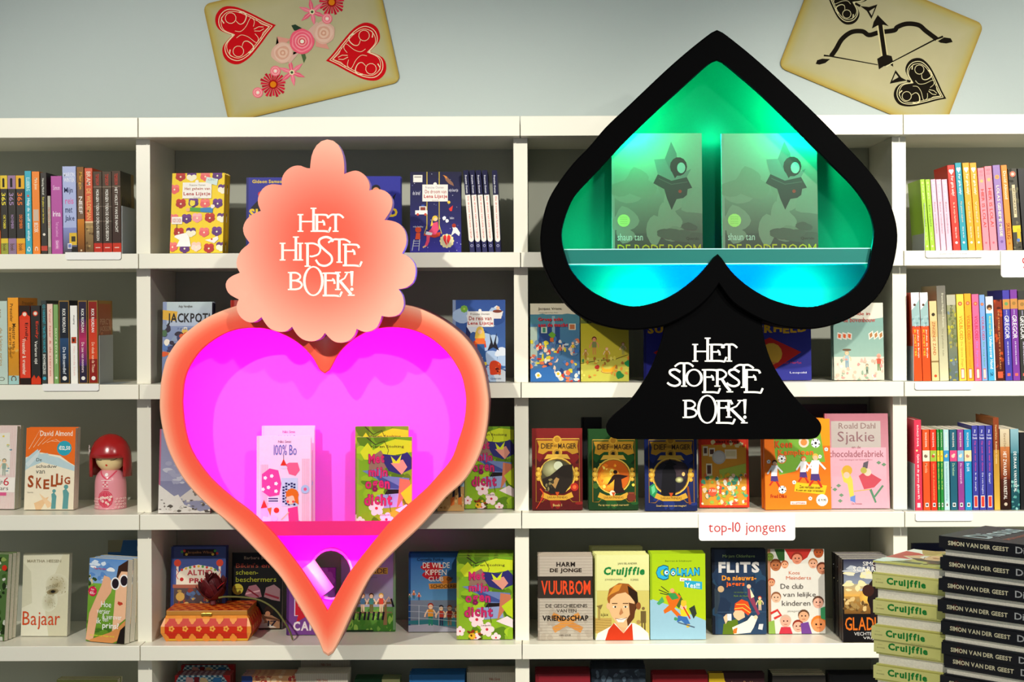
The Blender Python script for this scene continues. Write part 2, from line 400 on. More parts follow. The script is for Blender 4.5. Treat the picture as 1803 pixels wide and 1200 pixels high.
def letters(c, items, col, stem=4.6, thin=2.6):
    """Art-nouveau capitals of the two signs, drawn in pixel units on the sign's own plane"""
    def st(x, y0, y1, s0=True, s1=True, w=stem):
        c.L([(x, y0), (x, (y0 + y1) / 2), (x, y1)], w, col)
        if s0: c.L([(x - 5.2, y0 + .6), (x + 5.2, y0 + .6)], 2.2, col)
        if s1: c.L([(x - 5.2, y1 - .6), (x + 5.2, y1 - .6)], 2.2, col)
    for it in items:
        ch, x0, x1, ya, yb = it[:5]; e = it[5] if len(it) > 5 else 0
        W = x1 - x0; H = yb - ya; m = (ya + yb) / 2
        if ch == 'H':    # right stem rises by e
            st(x0 + 5, ya, yb); st(x1 - 5, ya - e, yb); c.L([(x0 + 5, ya + H * .42), (x1 - 5, ya + H * .42)], thin, col)
        elif ch == 'I': st((x0 + x1) / 2, ya, yb)
        elif ch == 'E':  # e: foot drops below
            st(x0 + 5, ya, yb, True, False)
            c.L([(x0, ya + .8), (x0 + W * .55, ya + .8), (x0 + W * .78, ya + 2), (x0 + W * .86, ya + 7)], thin, col, 4.2, 3)
            my = ya + (H - e) * .45
            c.L([(x0 + 5, my), (x0 + W * .55, my)], thin, col); c.L([(x0 + W * .5, my - 3.5), (x0 + W * .6, my), (x0 + W * .62, my + 6)], 2.4, col, 4, 3)
            c.L([(x0, yb - 1), (x0 + W * .6, yb - 1), (x0 + W * .85, yb), (x0 + W * .9, yb - .5), (x1, yb - 8)], 3.2, col, 3.6, 3)
        elif ch == 'T':
            st((x0 + x1) / 2, ya + 1, yb, False)
            c.L([(x0, ya + 7), (x0 + W * .15, ya + 3), (x0 + W * .3, ya + 1), (x0 + W * .5, ya + 1.3), (x0 + W * .7, ya + 1), (x0 + W * .85, ya + 3), (x1, ya + 7)], 3.2, col, 3.4, 3)
        elif ch == 'P':
            st(x0 + 5, ya, yb)
            r = (H - e)
            c.L([(x0 + 5, ya + 1), (x0 + W * .55, ya + 1), (x1 - 4, ya + r * .2), (x1 - 2, ya + r * .42), (x1 - 6, ya + r * .68), (x0 + W * .45, ya + r * .8), (x0 + W * .3, ya + r * .78)], 3.2, col, 3, 5)
        elif ch == 'R':
            st(x0 + 5, ya, yb - e)
            c.L([(x0 + 5, ya + 1), (x0 + W * .4, ya + 1), (x0 + W * .62, ya + (H - e) * .2), (x0 + W * .62, ya + (H - e) * .38), (x0 + W * .4, ya + (H - e) * .55), (x0 + 6, ya + (H - e) * .57)], 3.4, col, 3.2, 5)
            c.L([(x0 + W * .4, ya + (H - e) * .55), (x0 + W * .62, ya + H * .7), (x1 - 4, yb - 2)], 4.8, col); c.L([(x1 - 11, yb - .6), (x1 + 1, yb - .6)], 2.2, col)
        elif ch == 'K':
            st(x0 + 5, ya, yb - e)
            c.L([(x1 - 12, ya + 2), (x0 + W * .5, ya + (H - e) * .35), (x0 + 6, ya + (H - e) * .55)], 2.8, col); c.L([(x1 - 17, ya + .8), (x1 - 7, ya + .8)], 2.2, col)
            c.L([(x0 + 8, ya + (H - e) * .48), (x0 + W * .5, ya + H * .62), (x1 - 5, yb - 2)], 4.8, col); c.L([(x1 - 11, yb - .6), (x1 + 1, yb - .6)], 2.2, col)
        elif ch == 'B':
            st(x0 + 5, ya, yb)
            c.L([(x0 + 5, ya + 1), (x0 + W * .55, ya + 1.2), (x1 - 6, ya + H * .17), (x1 - 6, ya + H * .33), (x0 + W * .55, ya + H * .46), (x0 + 5, ya + H * .47)], 3.2, col, 3.2, 5)
            c.L([(x0 + W * .5, ya + H * .47), (x1 - 6, ya + H * .55), (x1 - 2.5, ya + H * .72), (x1 - 6, ya + H * .9), (x0 + W * .5, yb - 1), (x0 + 5, yb - 1)], 3.6, col, 3.2, 5)
        elif ch == 'O':
            o = [(x0 + W / 2 + math.cos(t * pi / 12) * W / 2, m + math.sin(t * pi / 12) * H / 2) for t in range(24)]
            i = [(x0 + W / 2 + math.cos(t * pi / 12) * (W / 2 - 4.6), m + math.sin(t * pi / 12) * (H / 2 - 2.6)) for t in range(24)]
            for t in range(24): c.n -= 1; c.P([o[t], o[(t + 1) % 24], i[(t + 1) % 24], i[t]], col)
            c.n += 1
        elif ch == 'S':
            c.L([(x1 - 2, ya + H * .18), (x1 - 5, ya + 4), (x0 + W * .55, ya + 1), (x0 + W * .22, ya + H * .1), (x0 + W * .2, ya + H * .27), (x0 + W * .5, ya + H * .46), (x0 + W * .85, ya + H * .66), (x0 + W * .86, ya + H * .86), (x0 + W * .55, yb - 1), (x0 + W * .2, yb - 3), (x0, ya + H * .78)], 4.2, col, 3.6, 5)
        elif ch == '!':
            c.P([(x0, ya), (x1, ya), (x0 + W * .75, yb - 8), (x0 + W * .25, yb - 8)], col); c.C(x0 + W / 2, yb - 2, 3, col)

# --- heart
heart = empty('heart_display', at(577, 1156, YF / 2)); HL = heart.location.copy()
tag(heart, 'glowing pink heart shaped display box with a scalloped crown board', 'display')
HO, HI = ring_outline(H_O1, H_O2), ring_outline(H_I1, H_I2)
M_HF = mat('airbrushed_coral_lacquer', rough=.6, attr=True, noise=.03, nscale=20, spec=.2)
hc = lambda t: mix(mix('ffbe9c', 'fb8462', min(t / .35, 1)), 'f65a40', max(0, min((t - .3) / .4, 1)))
hole = [(at(583, 1010, -.01).x + math.cos(t * pi / 10) * .052, at(583, 1010, -.01).z + math.sin(t * pi / 10) * .062) for t in range(20)]
display_box(heart, HO, HI, hc, M_HF, mat('heart_side', 'a84a56', .5, noise=.05), mat('heart_inside_magenta', (.93, .13, .88), .6, noise=.03, spec=.1), hole)
M_LEDP = mat('magenta_led', (1, .1, 1), .5, emit=(1.0, .012, 1.0), estr=42)
mid = [tuple(a[i] * .42 + b[i] * .58 for i in (0, 1)) for a, b in zip(HO, HI)]
Geo().tube([at(p[0], p[1], YF) + Vector((0, .034, 0)) for p in mid[::2]] + [at(mid[0][0], mid[0][1], YF) + Vector((0, .034, 0))], .004, 6, False).obj('led_strip', M_LEDP, heart)
# shelf in the heart
M_PLEX = mat('pink_acrylic', (.9, .03, .22), .4, trans=.1, spec=.1)
zsh = at(577, 917, -.15).z
a = at(449, 917, -.15).x; b = at(703, 917, -.15).x
bl = at(470, 942, -.15).x; br = at(682, 942, -.15).x; zb = at(577, 942, -.15).z
g = Geo(); th = .004
g.extr([(a - .01, zsh), (b + .012, zsh), (br + .008, zb), (bl - .008, zb)], 'y', -.152, -.147)
g.box((bl - .02, -.147, zb), (br + .02, -.017, zb + .006)); g.obj('acrylic_shelf', M_PLEX, heart)
# fixture seen through the cable hole
g = Geo(); p0 = at(541, 994, -.03); p1 = at(575, 1042, -.03)
g.tube([p0, p0.lerp(p1, .5), p1], .023, 18); g.obj('lamp_tube', mat('tube_white', 'f4e4f4', .4), heart, True)
rim = [(at(583, 1010, -.018).x + math.cos(t * pi / 12) * .055, at(583, 1010, -.018).z + math.sin(t * pi / 12) * .065) for t in range(25)]
Geo().tube([(x, -.018, z) for x, z in rim], .0035, 6, False).obj('hole_rim', mat('tube_white'), heart, True)
# crown board
LOB = [[(546, 296), (548, 276), (554, 260), (564, 249), (576, 245), (588, 248), (598, 258), (604, 274), (606, 290), (606, 306)],
 [(606, 306), (616, 302), (628, 300), (640, 306), (648, 316), (651, 326), (650, 335)], [(650, 335), (660, 333), (674, 334), (686, 342), (691, 354), (688, 370), (677, 387)],
 [(677, 387), (688, 388), (702, 393), (712, 404), (716, 420), (714, 434), (708, 446)], [(708, 446), (720, 452), (730, 464), (732, 480), (728, 496), (716, 506), (702, 509)],
 [(702, 509), (708, 518), (711, 530), (710, 542), (702, 554), (686, 558), (672, 556)], [(672, 556), (669, 566), (662, 578), (650, 584), (640, 584), (628, 579)],
 [(628, 579), (624, 590), (614, 600), (600, 603.5), (586, 600), (572, 586)], [(572, 586), (564, 596), (550, 601), (534, 598), (522, 588), (514, 575)],
 [(514, 575), (504, 583), (490, 584), (476, 579), (466, 568), (460, 558)], [(460, 558), (450, 566), (438, 567.6), (426, 561), (418, 550), (416, 538), (420, 527)],
 [(420, 527), (412, 523), (402, 516), (397, 504), (399, 494), (408, 486), (422, 480)], [(422, 480), (417, 470), (416.4, 458), (422, 444), (430, 435), (439, 429)],
 [(439, 427), (430, 414), (427.6, 400), (434, 386), (446, 376), (459, 371)], [(459, 371), (454, 358), (455, 344), (464, 330), (478, 324), (496, 325.6)],
 [(496, 325.6), (496, 314), (502, 302), (514, 293), (528, 291), (538, 295), (546, 296)]]
YC = -.25
OC = []
for l in LOB: OC += resample(catmull(l, 5), 14)[:-1]
N = len(OC); V = []; Fs = []; Cl = []; ctr = (571, 428)
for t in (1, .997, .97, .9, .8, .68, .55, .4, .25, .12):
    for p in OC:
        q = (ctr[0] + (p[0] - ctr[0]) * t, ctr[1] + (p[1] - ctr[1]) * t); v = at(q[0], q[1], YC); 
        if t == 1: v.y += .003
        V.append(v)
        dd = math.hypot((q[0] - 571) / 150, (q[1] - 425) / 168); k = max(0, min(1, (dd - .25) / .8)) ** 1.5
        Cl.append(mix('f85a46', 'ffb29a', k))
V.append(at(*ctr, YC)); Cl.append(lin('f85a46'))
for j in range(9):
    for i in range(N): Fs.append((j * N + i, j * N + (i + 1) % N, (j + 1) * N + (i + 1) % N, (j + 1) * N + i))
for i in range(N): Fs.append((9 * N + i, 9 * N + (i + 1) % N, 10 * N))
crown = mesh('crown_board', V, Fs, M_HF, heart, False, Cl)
V = []; Fs = []
for y, s_ in ((YC + .003, 1), (YC + .045, 1), (YC + .045, .1)):
    for p in OC:
        v = at(ctr[0] + (p[0] - ctr[0]) * s_, ctr[1] + (p[1] - ctr[1]) * s_, YC); v.y = y; V.append(v)
for j in range(2):
    for i in range(N): Fs.append((j * N + i, j * N + (i + 1) % N, (j + 1) * N + (i + 1) % N, (j + 1) * N + i))
fixn(mesh('crown_edge', V, Fs, mat('violet_edge', 'c878e0', .5, noise=.03), heart))
for px, py in ((500, 545), (640, 545)):
    p = at(px, py, YC + .02); Geo().box((p.x - .02, YC + .02, p.z - .03), (p.x + .02, YF + .003, p.z + .02)).obj('spacer_block', mat('heart_side'), heart)
c = px_canvas(YC, dz=3e-6)
letters(c, [('H', 524, 557, 377, 407.5, 11), ('E', 553, 582, 377, 407.5), ('T', 577, 605, 376.5, 407.5),
            ('H', 492.5, 526, 427.5, 458, 11), ('I', 522.5, 535, 427.5, 458), ('P', 536.5, 566, 427.5, 469, 12), ('S', 556, 588, 416, 468.5), ('T', 578, 617, 420, 462), ('E', 603.5, 637, 429.5, 468, 10),
            ('B', 507, 534, 479, 510), ('O', 533.5, 570, 468, 521), ('E', 568, 602, 480, 521, 11), ('K', 590, 623.5, 478.5, 520, 10), ('!', 616.5, 622.5, 477, 511)], 'fffbe8')
c.build('sign_lettering', M_MATTE, crown)

# --- spade
spade = empty('spade_display', at(1263, 773, YF / 2))
tag(spade, 'black spade shaped display box with green and blue light inside', 'display')
SO, SI = ring_outline(S_O1, S_O2), ring_outline(S_I1, S_I2)
M_BLK = mat('satin_black_lacquer', (.0012,.0012,.0014), .62, noise=.1, nscale=12, spec=.02)
MATS['satin_black_attr'] = M_BLK
display_box(spade, SO, SI, lambda t: lin('0d0d0c'), M_BLK, M_BLK, mat('spade_inside_board', (.003, .075, .042), .7, noise=.12, nscale=400, spec=.03))
mid = [tuple(a[i] * .42 + b[i] * .58 for i in (0, 1)) for a, b in zip(SO, SI)]
path = [at(p[0], p[1], YF) + Vector((0, .034, 0)) for p in mid[::2]]
Geo().tube(path + [path[0]], .0035, 6, False).obj('led_strip', mat('green_led', (0, 1, .4), .5, emit=(0, 1.0, .30), estr=.22), spade)
def inlight(px, py, y, power, col, r=.012, name='spade_led'):
    l = bpy.data.lights.new(name, 'POINT'); l.energy = power; l.color = col; l.shadow_soft_size = r
    o = bpy.data.objects.new(name, l); link(o); o.location = at(px, py, y)
for (px, py, y, e, cl) in [(1112, 522, -.10, 9, (0, 1, .8)), (1418, 522, -.10, 9, (0, .85, 1)), (1246, 482, -.12, 20, (0, .05, 1)), (1284, 482, -.12, 20, (0, .05, 1)),
                           (1020, 425, -.13, 2.2, (0, 1, .65)), (1510, 425, -.13, 2.2, (0, 1, .65)), (1254, 240, -.06, .7, (0, 1, .65)),
                           (1112, 205, -.145, 18, (0, 1, .45)), (1255, 95, -.14, .8, (0, 1, .4)), (1414, 205, -.145, 18, (0, 1, .5))]:
    inlight(px, py, y, e, cl)
M_GL = mat('frosted_green_acrylic', (.01, .22, .19), .4, trans=.3, spec=.05)
za = at(1263, 438, -.15).z; zb = at(1263, 464, -.15).z
L0 = at(988, 438, -.15).x; L1 = at(1541, 438, -.15).x; K0 = at(997, 464, -.15).x; K1 = at(1533, 464, -.15).x
g = Geo(); g.extr([(L0, za), (L1, za), (K1, zb), (K0, zb)], 'y', -.152, -.148); g.obj('shelf_lip', M_GL, spade)
Geo().box((K0 - .006, -.148, zb), (K1 + .006, -.017, zb + .005)).obj('acrylic_shelf', M_GL, spade)
MG = mat('acrylic_bright_edge', (.5, 1, .9), .2, emit=(0, .9, .7), estr=.0)  # pale tint stands in for light glowing along the acrylic edges
Geo().box((L0, -.1535, za - .0012), (L1, -.152, za + .0012)).obj('lip_edge', MG, spade)
Geo().box((K0, -.1535, zb - .0012), (K1, -.152, zb + .0012)).obj('lip_edge', MG, spade)
STEM = catmull([(1170, 560), (1166.5, 593), (1150, 640), (1134, 670), (1110.6, 703), (1087, 724), (1073, 738), (1067.5, 750), (1070, 763), (1080, 771), (1096, 773)], 4) + \
       catmull([(1422.7, 773), (1437, 770), (1445, 760), (1445.5, 747), (1438, 736), (1422.7, 724), (1399.4, 699), (1376, 667), (1357.5, 634), (1346, 598), (1341, 560)], 4) + [(1310, 535), (1266, 476), (1215, 535)]
YS = -.148
g = Geo(); pts = [(at(p[0], p[1], YS).x, at(p[0], p[1], YS).z) for p in STEM]
g.extr(pts, 'y', YS, YS + .014)
o = g.obj('stem_board', M_BLK, spade)
o_stem = o; bv = o.modifiers.new('b', 'BEVEL'); bv.width = .0012; bv.segments = 2; bv.limit_method = 'ANGLE'
for px in (1200, 1320):
    p = at(px, 688, -.07); Geo().box((p.x - .015, YS + .012, p.z - .015), (p.x + .015, 0.0, p.z + .015)).obj('mounting_block', M_BLK, spade)
c = px_canvas(YS, dz=3e-6)
letters(c, [('H', 1219, 1251, 605.5, 636, 11), ('E', 1248, 1279, 605.5, 636), ('T', 1270, 1298, 605, 636),
            ('S', 1175, 1200, 649, 680), ('T', 1188, 1221, 638, 680), ('O', 1206.5, 1237.5, 649, 680.5), ('E', 1236, 1268, 650, 691, 11), ('R', 1258, 1290, 650, 690, 10), ('S', 1279.5, 1304, 649, 680.5), ('T', 1292, 1327, 641, 682), ('E', 1309.5, 1343, 650, 691, 11),
            ('B', 1202, 1229, 704, 735), ('O', 1227.5, 1263, 694.5, 745.5), ('E', 1260.5, 1294, 704.5, 745, 11), ('K', 1278, 1315.5, 704, 744.5, 10), ('!', 1308.5, 1314.5, 702.5, 736)], 'fffdf0')
c.build('sign_lettering', M_MATTE, o_stem)

for root_ in (heart, spade):
    for ch_ in root_.children: ch_.location = -root_.location

# ---------------------------------------------------------------- giant playing cards on the wall
def card(name, corner, ux, hy, W_, H_, label, draw):
    """corner = pixel of the top left corner of the card, ux = unit width direction; built flat on the wall"""
    Yc = WALLY - .006
    r = empty(name, at(corner[0] + ux[0] * W_ / 2 + hy[0] * H_ / 2, corner[1] + ux[1] * W_ / 2 + hy[1] * H_ / 2, Yc)); tag(r, label, 'wall decoration', 'giant playing cards on the wall')
    rr = 13; o = []
    for cx, cy, a0 in ((rr, rr, pi), (W_ - rr, rr, 1.5 * pi), (W_ - rr, H_ - rr, 0), (rr, H_ - rr, .5 * pi)):
        for k in range(6): o.append((cx + rr * math.cos(a0 + k * pi / 10), cy + rr * math.sin(a0 + k * pi / 10)))
    P = lambda x, y: (corner[0] + ux[0] * x + hy[0] * y, corner[1] + ux[1] * x + hy[1] * y)
    n = len(o); V = []; Cl = []; Fs = []
    cols = ['a88a3c', 'b8a65c', 'b6ae7e', 'bab28a']
    for t, (ins) in enumerate((0, 5, 16, 34)):
        for x, y in o:
            X = min(max(x, ins), W_ - ins); Y = min(max(y, ins), H_ - ins); p = P(X, Y)
            v = at(p[0], p[1], Yc); V.append(v); Cl.append(lin(cols[t]))
    for j in range(3):
        for i in range(n): Fs.append((j * n + i, j * n + (i + 1) % n, (j + 1) * n + (i + 1) % n, (j + 1) * n + i))
    Fs.append(tuple(3 * n + i for i in range(n)))
    b = len(V)
    for x, y in o: v = at(*P(x, y), Yc); v.y = WALLY; V.append(v); Cl.append(lin('8a7430'))
    for i in range(n): Fs.append((i, (i + 1) % n, b + (i + 1) % n, b + i))
    for v in V: v -= r.location
    fixn(mesh('card_board', V, Fs, mat('aged_card', rough=.75, attr=True, noise=.10, nscale=14, spec=.12), r, False, Cl))
    loc = r.location.copy()
    c = Canvas(lambda x, y, z: at(x, y, Yc) - Vector((0, z, 0)) - loc, 1e9, 1e9, 1, False, dz=1e-5)
    draw(c); c.build('card_print', M_CARD, r)
def hshape(tip, cleft, wk=.5, s=1.0):
    """heart outline from tip and cleft points"""
    t = Vector(tip); cl = Vector(cleft); ax = cl - t; L = ax.length; ax.normalize(); nx = Vector((-ax.y, ax.x))
    half = [(0, 0), (.18, .13), (.45, .36), (.75, .58), (1.02, .66), (1.22, .56), (1.3, .38), (1.25, .18), (1.0, 0)]
    cen = t + ax * L * .72
    o = catmull([(a, b) for a, b in half], 4)
    pts = [t + ax * L * a + nx * L * b for a, b in o] + [t + ax * L * a - nx * L * b for a, b in o[::-1][1:-1]]
    return [tuple(cen + (p - cen) * s) for p in pts], ax, nx, L, t, cen
def deco(c, tip, cleft, main, line):
    o, ax, nx, L, t, cen = hshape(tip, cleft); c.P(o, main)
    for s_, w_ in ((.88, 1.4), (.8, 1.0)):
        o = hshape(tip, cleft, s=s_)[0]; c.L(o, w_, line, closed=True)
    g = lambda a, b: tuple(t + ax * L * a + nx * L * b)
    for sg in (1, -1):
        c.L([g(.95 + .12 * math.cos(k), sg * .38 + .12 * math.sin(k) * 1.0) for k in [i * pi / 6 for i in range(13)]], 1.1, line)
        c.L([g(1.12, sg * .3), g(1.15, sg * .42), g(1.05, sg * .5)], 2.2, line, .4, 4)
        c.L([g(.85, sg * .3), g(.78, sg * .2), g(.68, sg * .22), g(.6, sg * .34), g(.64, sg * .44), g(.74, sg * .46)], .8, line, 2.6, 4)
        c.L([g(.92, sg * .08), g(.8, sg * .04), g(.66, sg * .12), g(.52, sg * .28), g(.45, sg * .2), g(.5, sg * .08)], .9, line, .9, 4)
        c.L([g(.16, 0), g(.32, sg * .1), g(.4, sg * .22)], .9, line); c.L([g(.28, sg * .02), g(.38, sg * .05), g(.5, sg * .02)], 1.1, line)
    c.C(*g(1.0, 0), 1.5, line)
def draw_h(c):
    deco(c, (486, 44), (409, 62), 'c8141c', 'ecd8b0'); deco(c, (574, 107), (651, 91), 'c8141c', 'ecd8b0')
    for x, y in ((584, 4), (481, 148.6)):
        for k in range(22):
            a = k * 2 * pi / 22 + .1; r = 22 + (k * 7 % 5) - 2
            c.P([(x + math.cos(a - .13) * 6, y + math.sin(a - .13) * 6), (x + math.cos(a - .1) * r, y + math.sin(a - .1) * r), (x + math.cos(a + .1) * r, y + math.sin(a + .1) * r), (x + math.cos(a + .13) * 6, y + math.sin(a + .13) * 6)], 'd42840' if k % 2 else 'b81830')
        c.C(x, y, 8, 'a01818'); c.C(x, y, 5.5, 'e08018')
    for x, y in ((549.6, 21), (514, 127.5)):
        for k in range(6):
            a = k * pi / 3 + .35; R_ = 25
            c.P([(x + math.cos(a - 1.0) * 3, y + math.sin(a - 1.0) * 3), (x + math.cos(a - .28) * R_ * .55, y + math.sin(a - .28) * R_ * .55), (x + math.cos(a) * R_, y + math.sin(a) * R_), (x + math.cos(a + .28) * R_ * .55, y + math.sin(a + .28) * R_ * .55), (x + math.cos(a + 1.0) * 3, y + math.sin(a + 1.0) * 3)], 'f07890' if k % 2 else 'e8607c')
            c.L([(x, y), (x + math.cos(a) * R_ * .8, y + math.sin(a) * R_ * .8)], 1.6, 'f8a8a8', .4)
        c.C(x, y, 4.5, 'e8e0b0'); c.C(x, y, 2.4, '405838')
    c.P([(513, 45), (520, 43), (532, 50), (527, 54), (518, 54)], '2c4030'); c.P([(530, 95), (537, 94), (539, 102), (535, 111)], '506840')
    for x, y, s_ in ((570, 58, 1), (498, 93, -1)):
        c.P([(x - 30 * s_, y - 2), (x - 12 * s_, y - 20 * s_), (x + 4, y), (x - 8, y + 16)], 'd8b0a0'); c.P([(x, y + 10), (x + 10 * s_, y + 36 * s_ * .8), (x - 14 * s_, y + 24 * s_), (x - 14, y)], 'dc9888')
        for rr, cl in ((20, 'dcb09c'), (16, 'e4beaa'), (12, 'd8a48e'), (8.5, 'e6bfa8'), (5, 'd49c84'), (2.4, 'e8c0a8')): c.blob(x, y, rr, cl, .1, 11)
    for rr, cl in ((22, 'ee6078'), (18.5, 'f88a98'), (16, 'ee6078'), (13, 'f89aa4'), (10.5, 'ee5a70'), (8, 'f8a0a0'), (5.5, 'd84858'), (3.5, 'f4ecd8')): c.blob(532, 73, rr, cl, .05, 16)
    for x, y in ((576, 33), (485, 125), (454, 163)):
        for rr, cl in ((9.3, 'f07888'), (7.2, 'f8b0b0'), (5.8, 'ee7080'), (4, 'f8b0b0'), (2.2, 'f4ecd8')): c.C(x, y, rr, cl)
def draw_s(c):
    Z = lambda p: (1340 + p[0] / 3.894, p[1] / 3.894); k_ = '1c1812'
    c.L([Z(p) for p in [(480, 385), (515, 335), (555, 268), (620, 220), (695, 215), (740, 240), (810, 222), (912, 208), (935, 185), (1000, 163), (1080, 172), (1130, 212), (1205, 268)]], 8.2, k_, 8.2, 5)
    c.P([Z(p) for p in [(375, 438), (385, 412), (420, 402), (474, 405), (440, 432), (400, 443)]], k_); c.P([Z(p) for p in [(1212, 282), (1255, 256), (1300, 262), (1314, 288), (1270, 298), (1230, 293)]], k_)
    c.L([Z((430, 380)), Z((470, 384)), Z((800, 444))], 3.2, k_, 1.6); c.L([Z((845, 452)), Z((1190, 272)), Z((1248, 250))], 1.8, k_, 3.6)
    c.L([Z((812, 150)), Z((850, 400))], 12, 'd8cc98'); c.L([Z((812, 130)), Z((850, 400))], 7.4, k_)
    c.P([Z(p) for p in [(800, 103), (876, 180), (842, 170), (800, 174), (760, 196), (772, 150)]], k_)
    c.P([Z(p) for p in [(796, 403), (848, 372), (895, 384), (903, 412), (906, 458), (880, 440), (845, 452), (808, 476)]], k_)
    c.L([Z((860, 455)), Z((905, 428))], 1.5, 'e0d8a8')
    for tip, cl, sb in (((1270, 676), (1030, 562), [(882, 574), (922, 480), (960, 530), (1000, 552), (950, 560)]), ((425, -90), (640, 20), [(798, 30), (757, 130), (725, 75), (680, 42), (740, 48)])):
        c.P([Z(p) for p in sb], k_); m = [sum(p[0] for p in sb[:2] + sb[2:3]) / 3, sum(p[1] for p in sb[:3]) / 3]
        c.P([Z((m[0] + (p[0] - m[0]) * .55, m[1] + (p[1] - m[1]) * .55)) for p in sb[:3]], 'b8b090')
        c.L([Z(sb[3]), Z(cl)], 4, k_); deco(c, Z(tip), Z(cl), k_, 'd8cea0')
card('heart_card', (357 , 8), (.972, -.232), (.215, .977), 311, 213, 'giant aged playing card with red hearts and pink flowers', draw_h)
card('spade_card', (1446, -78), (.922, .388), (-.359, .933), 311, 210, 'giant aged playing card with black spades and a bow and arrow', draw_s)
# ---------------------------------------------------------------- books
def place(o, loc, yaw=0, tilt=0, lean=0):
    o.location = loc
    R = Matrix.Rotation(lean, 3, 'Y') @ Matrix.Rotation(yaw, 3, 'Z') @ Matrix.Rotation(-tilt, 3, 'X')
    o.rotation_euler = R.to_euler()
root_cover = {}
def cmat(col, rough=.35):
    k = 'cover_' + (col if isinstance(col, str) else '%.2f_%.2f_%.2f' % col)
    return mat(k, col, rough + .05, noise=.05, nscale=40, spec=.3)
def book_geo(root, w, h, t, cover, hard=True, pages=None, simple=False):
    """front cover on local -Y, spine on local -X, standing on z=0, centred in x"""
    b = .0024 if hard else .0006; e = .003 if hard else .0003
    x0, x1 = -w / 2, w / 2
    if hard and not simple:
        out = [(x1, 0), (x0 + .011, 0), (x0 + .0075, .0011), (x0 + .004, 0), (x0 + .0006, .0008), (x0, .003), (x0, t - .003), (x0 + .0006, t - .0008), (x0 + .004, t), (x0 + .0075, t - .0011), (x0 + .011, t), (x1, t)]
    else:
        out = [(x1, 0), (x0 + .0008, 0), (x0, .0008), (x0, t - .0008), (x0 + .0008, t), (x1, t)]
    inn = [(x1, t - b), (x0 + b + .001, t - b), (x0 + b + .001, b), (x1, b)]
    cv = Geo().extr(out + inn, 'z', 0, h).obj('cover', cmat(cover), root); root_cover[root.name] = cv
    Geo().box((x0 + b + .001, b, e), (x1 - e, t - b, h - e)).obj('page_block', pages or M_PAGES, root)
def cover_canvas(root, w, h, fn):
    c = Canvas(lambda x, y, z: (-w / 2 + x * w / 100, -z, h - y * h / 100), 100, 100, w / h)
    fn(c); c.build('cover_print', M_PRINT, root_cover[root.name], 'title_lettering')
def spine_canvas(root, w, h, t, fn):
    c = Canvas(lambda x, y, z: (-w / 2 - z, t - x * t / 100, h - y * h / 100), 100, 100, t / h)
    c.sep = False; fn(c); c.build('spine_print', M_PRINT, root_cover[root.name], 'title_lettering')
def kids(o): return [c for c in bpy.data.objects if c.parent == o]
def copy_tree(o):
    ch = list(o.children); c = o.copy(); COL.objects.link(c)
    for k in ch:
        d = k.copy(); COL.objects.link(d); d.parent = c
        for q in list(k.children):
            e = q.copy(); COL.objects.link(e); e.parent = d
    return c
ORD = ['first', 'second', 'third', 'fourth', 'fifth', 'sixth', 'seventh', 'eighth', 'ninth', 'tenth', 'eleventh', 'twelfth', 'thirteenth', 'fourteenth', 'fifteenth', 'sixteenth', 'seventeenth']

# --- spine-out books -------------------------------------------------
def spine_fn(bands, texts):
    def f(c):
        for b in bands:
            if b[0] == 'o': c.C(b[1], b[2], b[3], b[4], n=10)
            elif b[0] == 'g': c.G(*b[1:])
            elif b[0] == 'p': c.P(b[1], b[2])
            elif len(b) == 3: c.R(0, b[0], 100, b[1], b[2])
            elif len(b) == 4: c.R(0, b[0], 100, b[1], b[2], b[3])
            else: c.R(*b)
        c.sep = True
        for t in texts:
            if t[0].startswith('='): c.T(t[0][1:], t[4], t[1], t[5], t[2], t[3], b=.01)
            else:
                xa, xb = (t[4], t[5]) if len(t) > 4 else (24, 76)
                c.T(t[0], xa, t[1], xb, t[2], t[3], rot=1, b=.012)
        c.sep = False
    return f
def spine_row(zs, ybot, items, group, lean_px=0, ys=.025):
    """items: x0, x1 (pixels at the foot), ytop, cover colour, bands, texts, label, options"""
    prev = None
    for it in items:
        x0, x1, yt, col, bands, texts, label = it[:7]; opt = it[7] if len(it) > 7 else {}
        Y = ys + opt.get('dy', 0); w_ = opt.get('w', .135); lp = opt.get('lean', lean_px)
        a = at(x0 + .35, ybot, Y).x; b = at(x1 - .35, ybot, Y).x; t = b - a
        lean = -math.atan(lp / 140)
        h = (at((x0 + x1) / 2, yt, Y).z - zs) / math.cos(lean)
        r = empty('book'); tag(r, label, 'book', group)
        book_geo(r, w_, h, t, col, hard=opt.get('hard', False), pages=None, simple=True)
        if bands or texts: spine_canvas(r, w_, h, t, spine_fn(bands, texts))
        if 'front' in opt: cover_canvas(r, w_, h, opt['front'])
        L_ = Vector((a + t * math.cos(lean), Y + w_ / 2, zs))
        if lean < 0: L_.z += t * math.sin(-lean) + .0003; 
        place(r, L_, pi / 2, 0, lean)
Z1, Z2, Z3, Z4, Z5 = [ZS[k][0] + .0004 for k in range(1, 6)]
def blotch(pal, n=14, a=0, b=100, seed=3, r=20): return ('g', 0, a, 100, b, pal, n, r * .4, r, seed)
def photo(pal, seed=2, n=30):
    def f(c): c.G(0, 0, 100, 100, pal, n, 8, 22, seed)
    return f

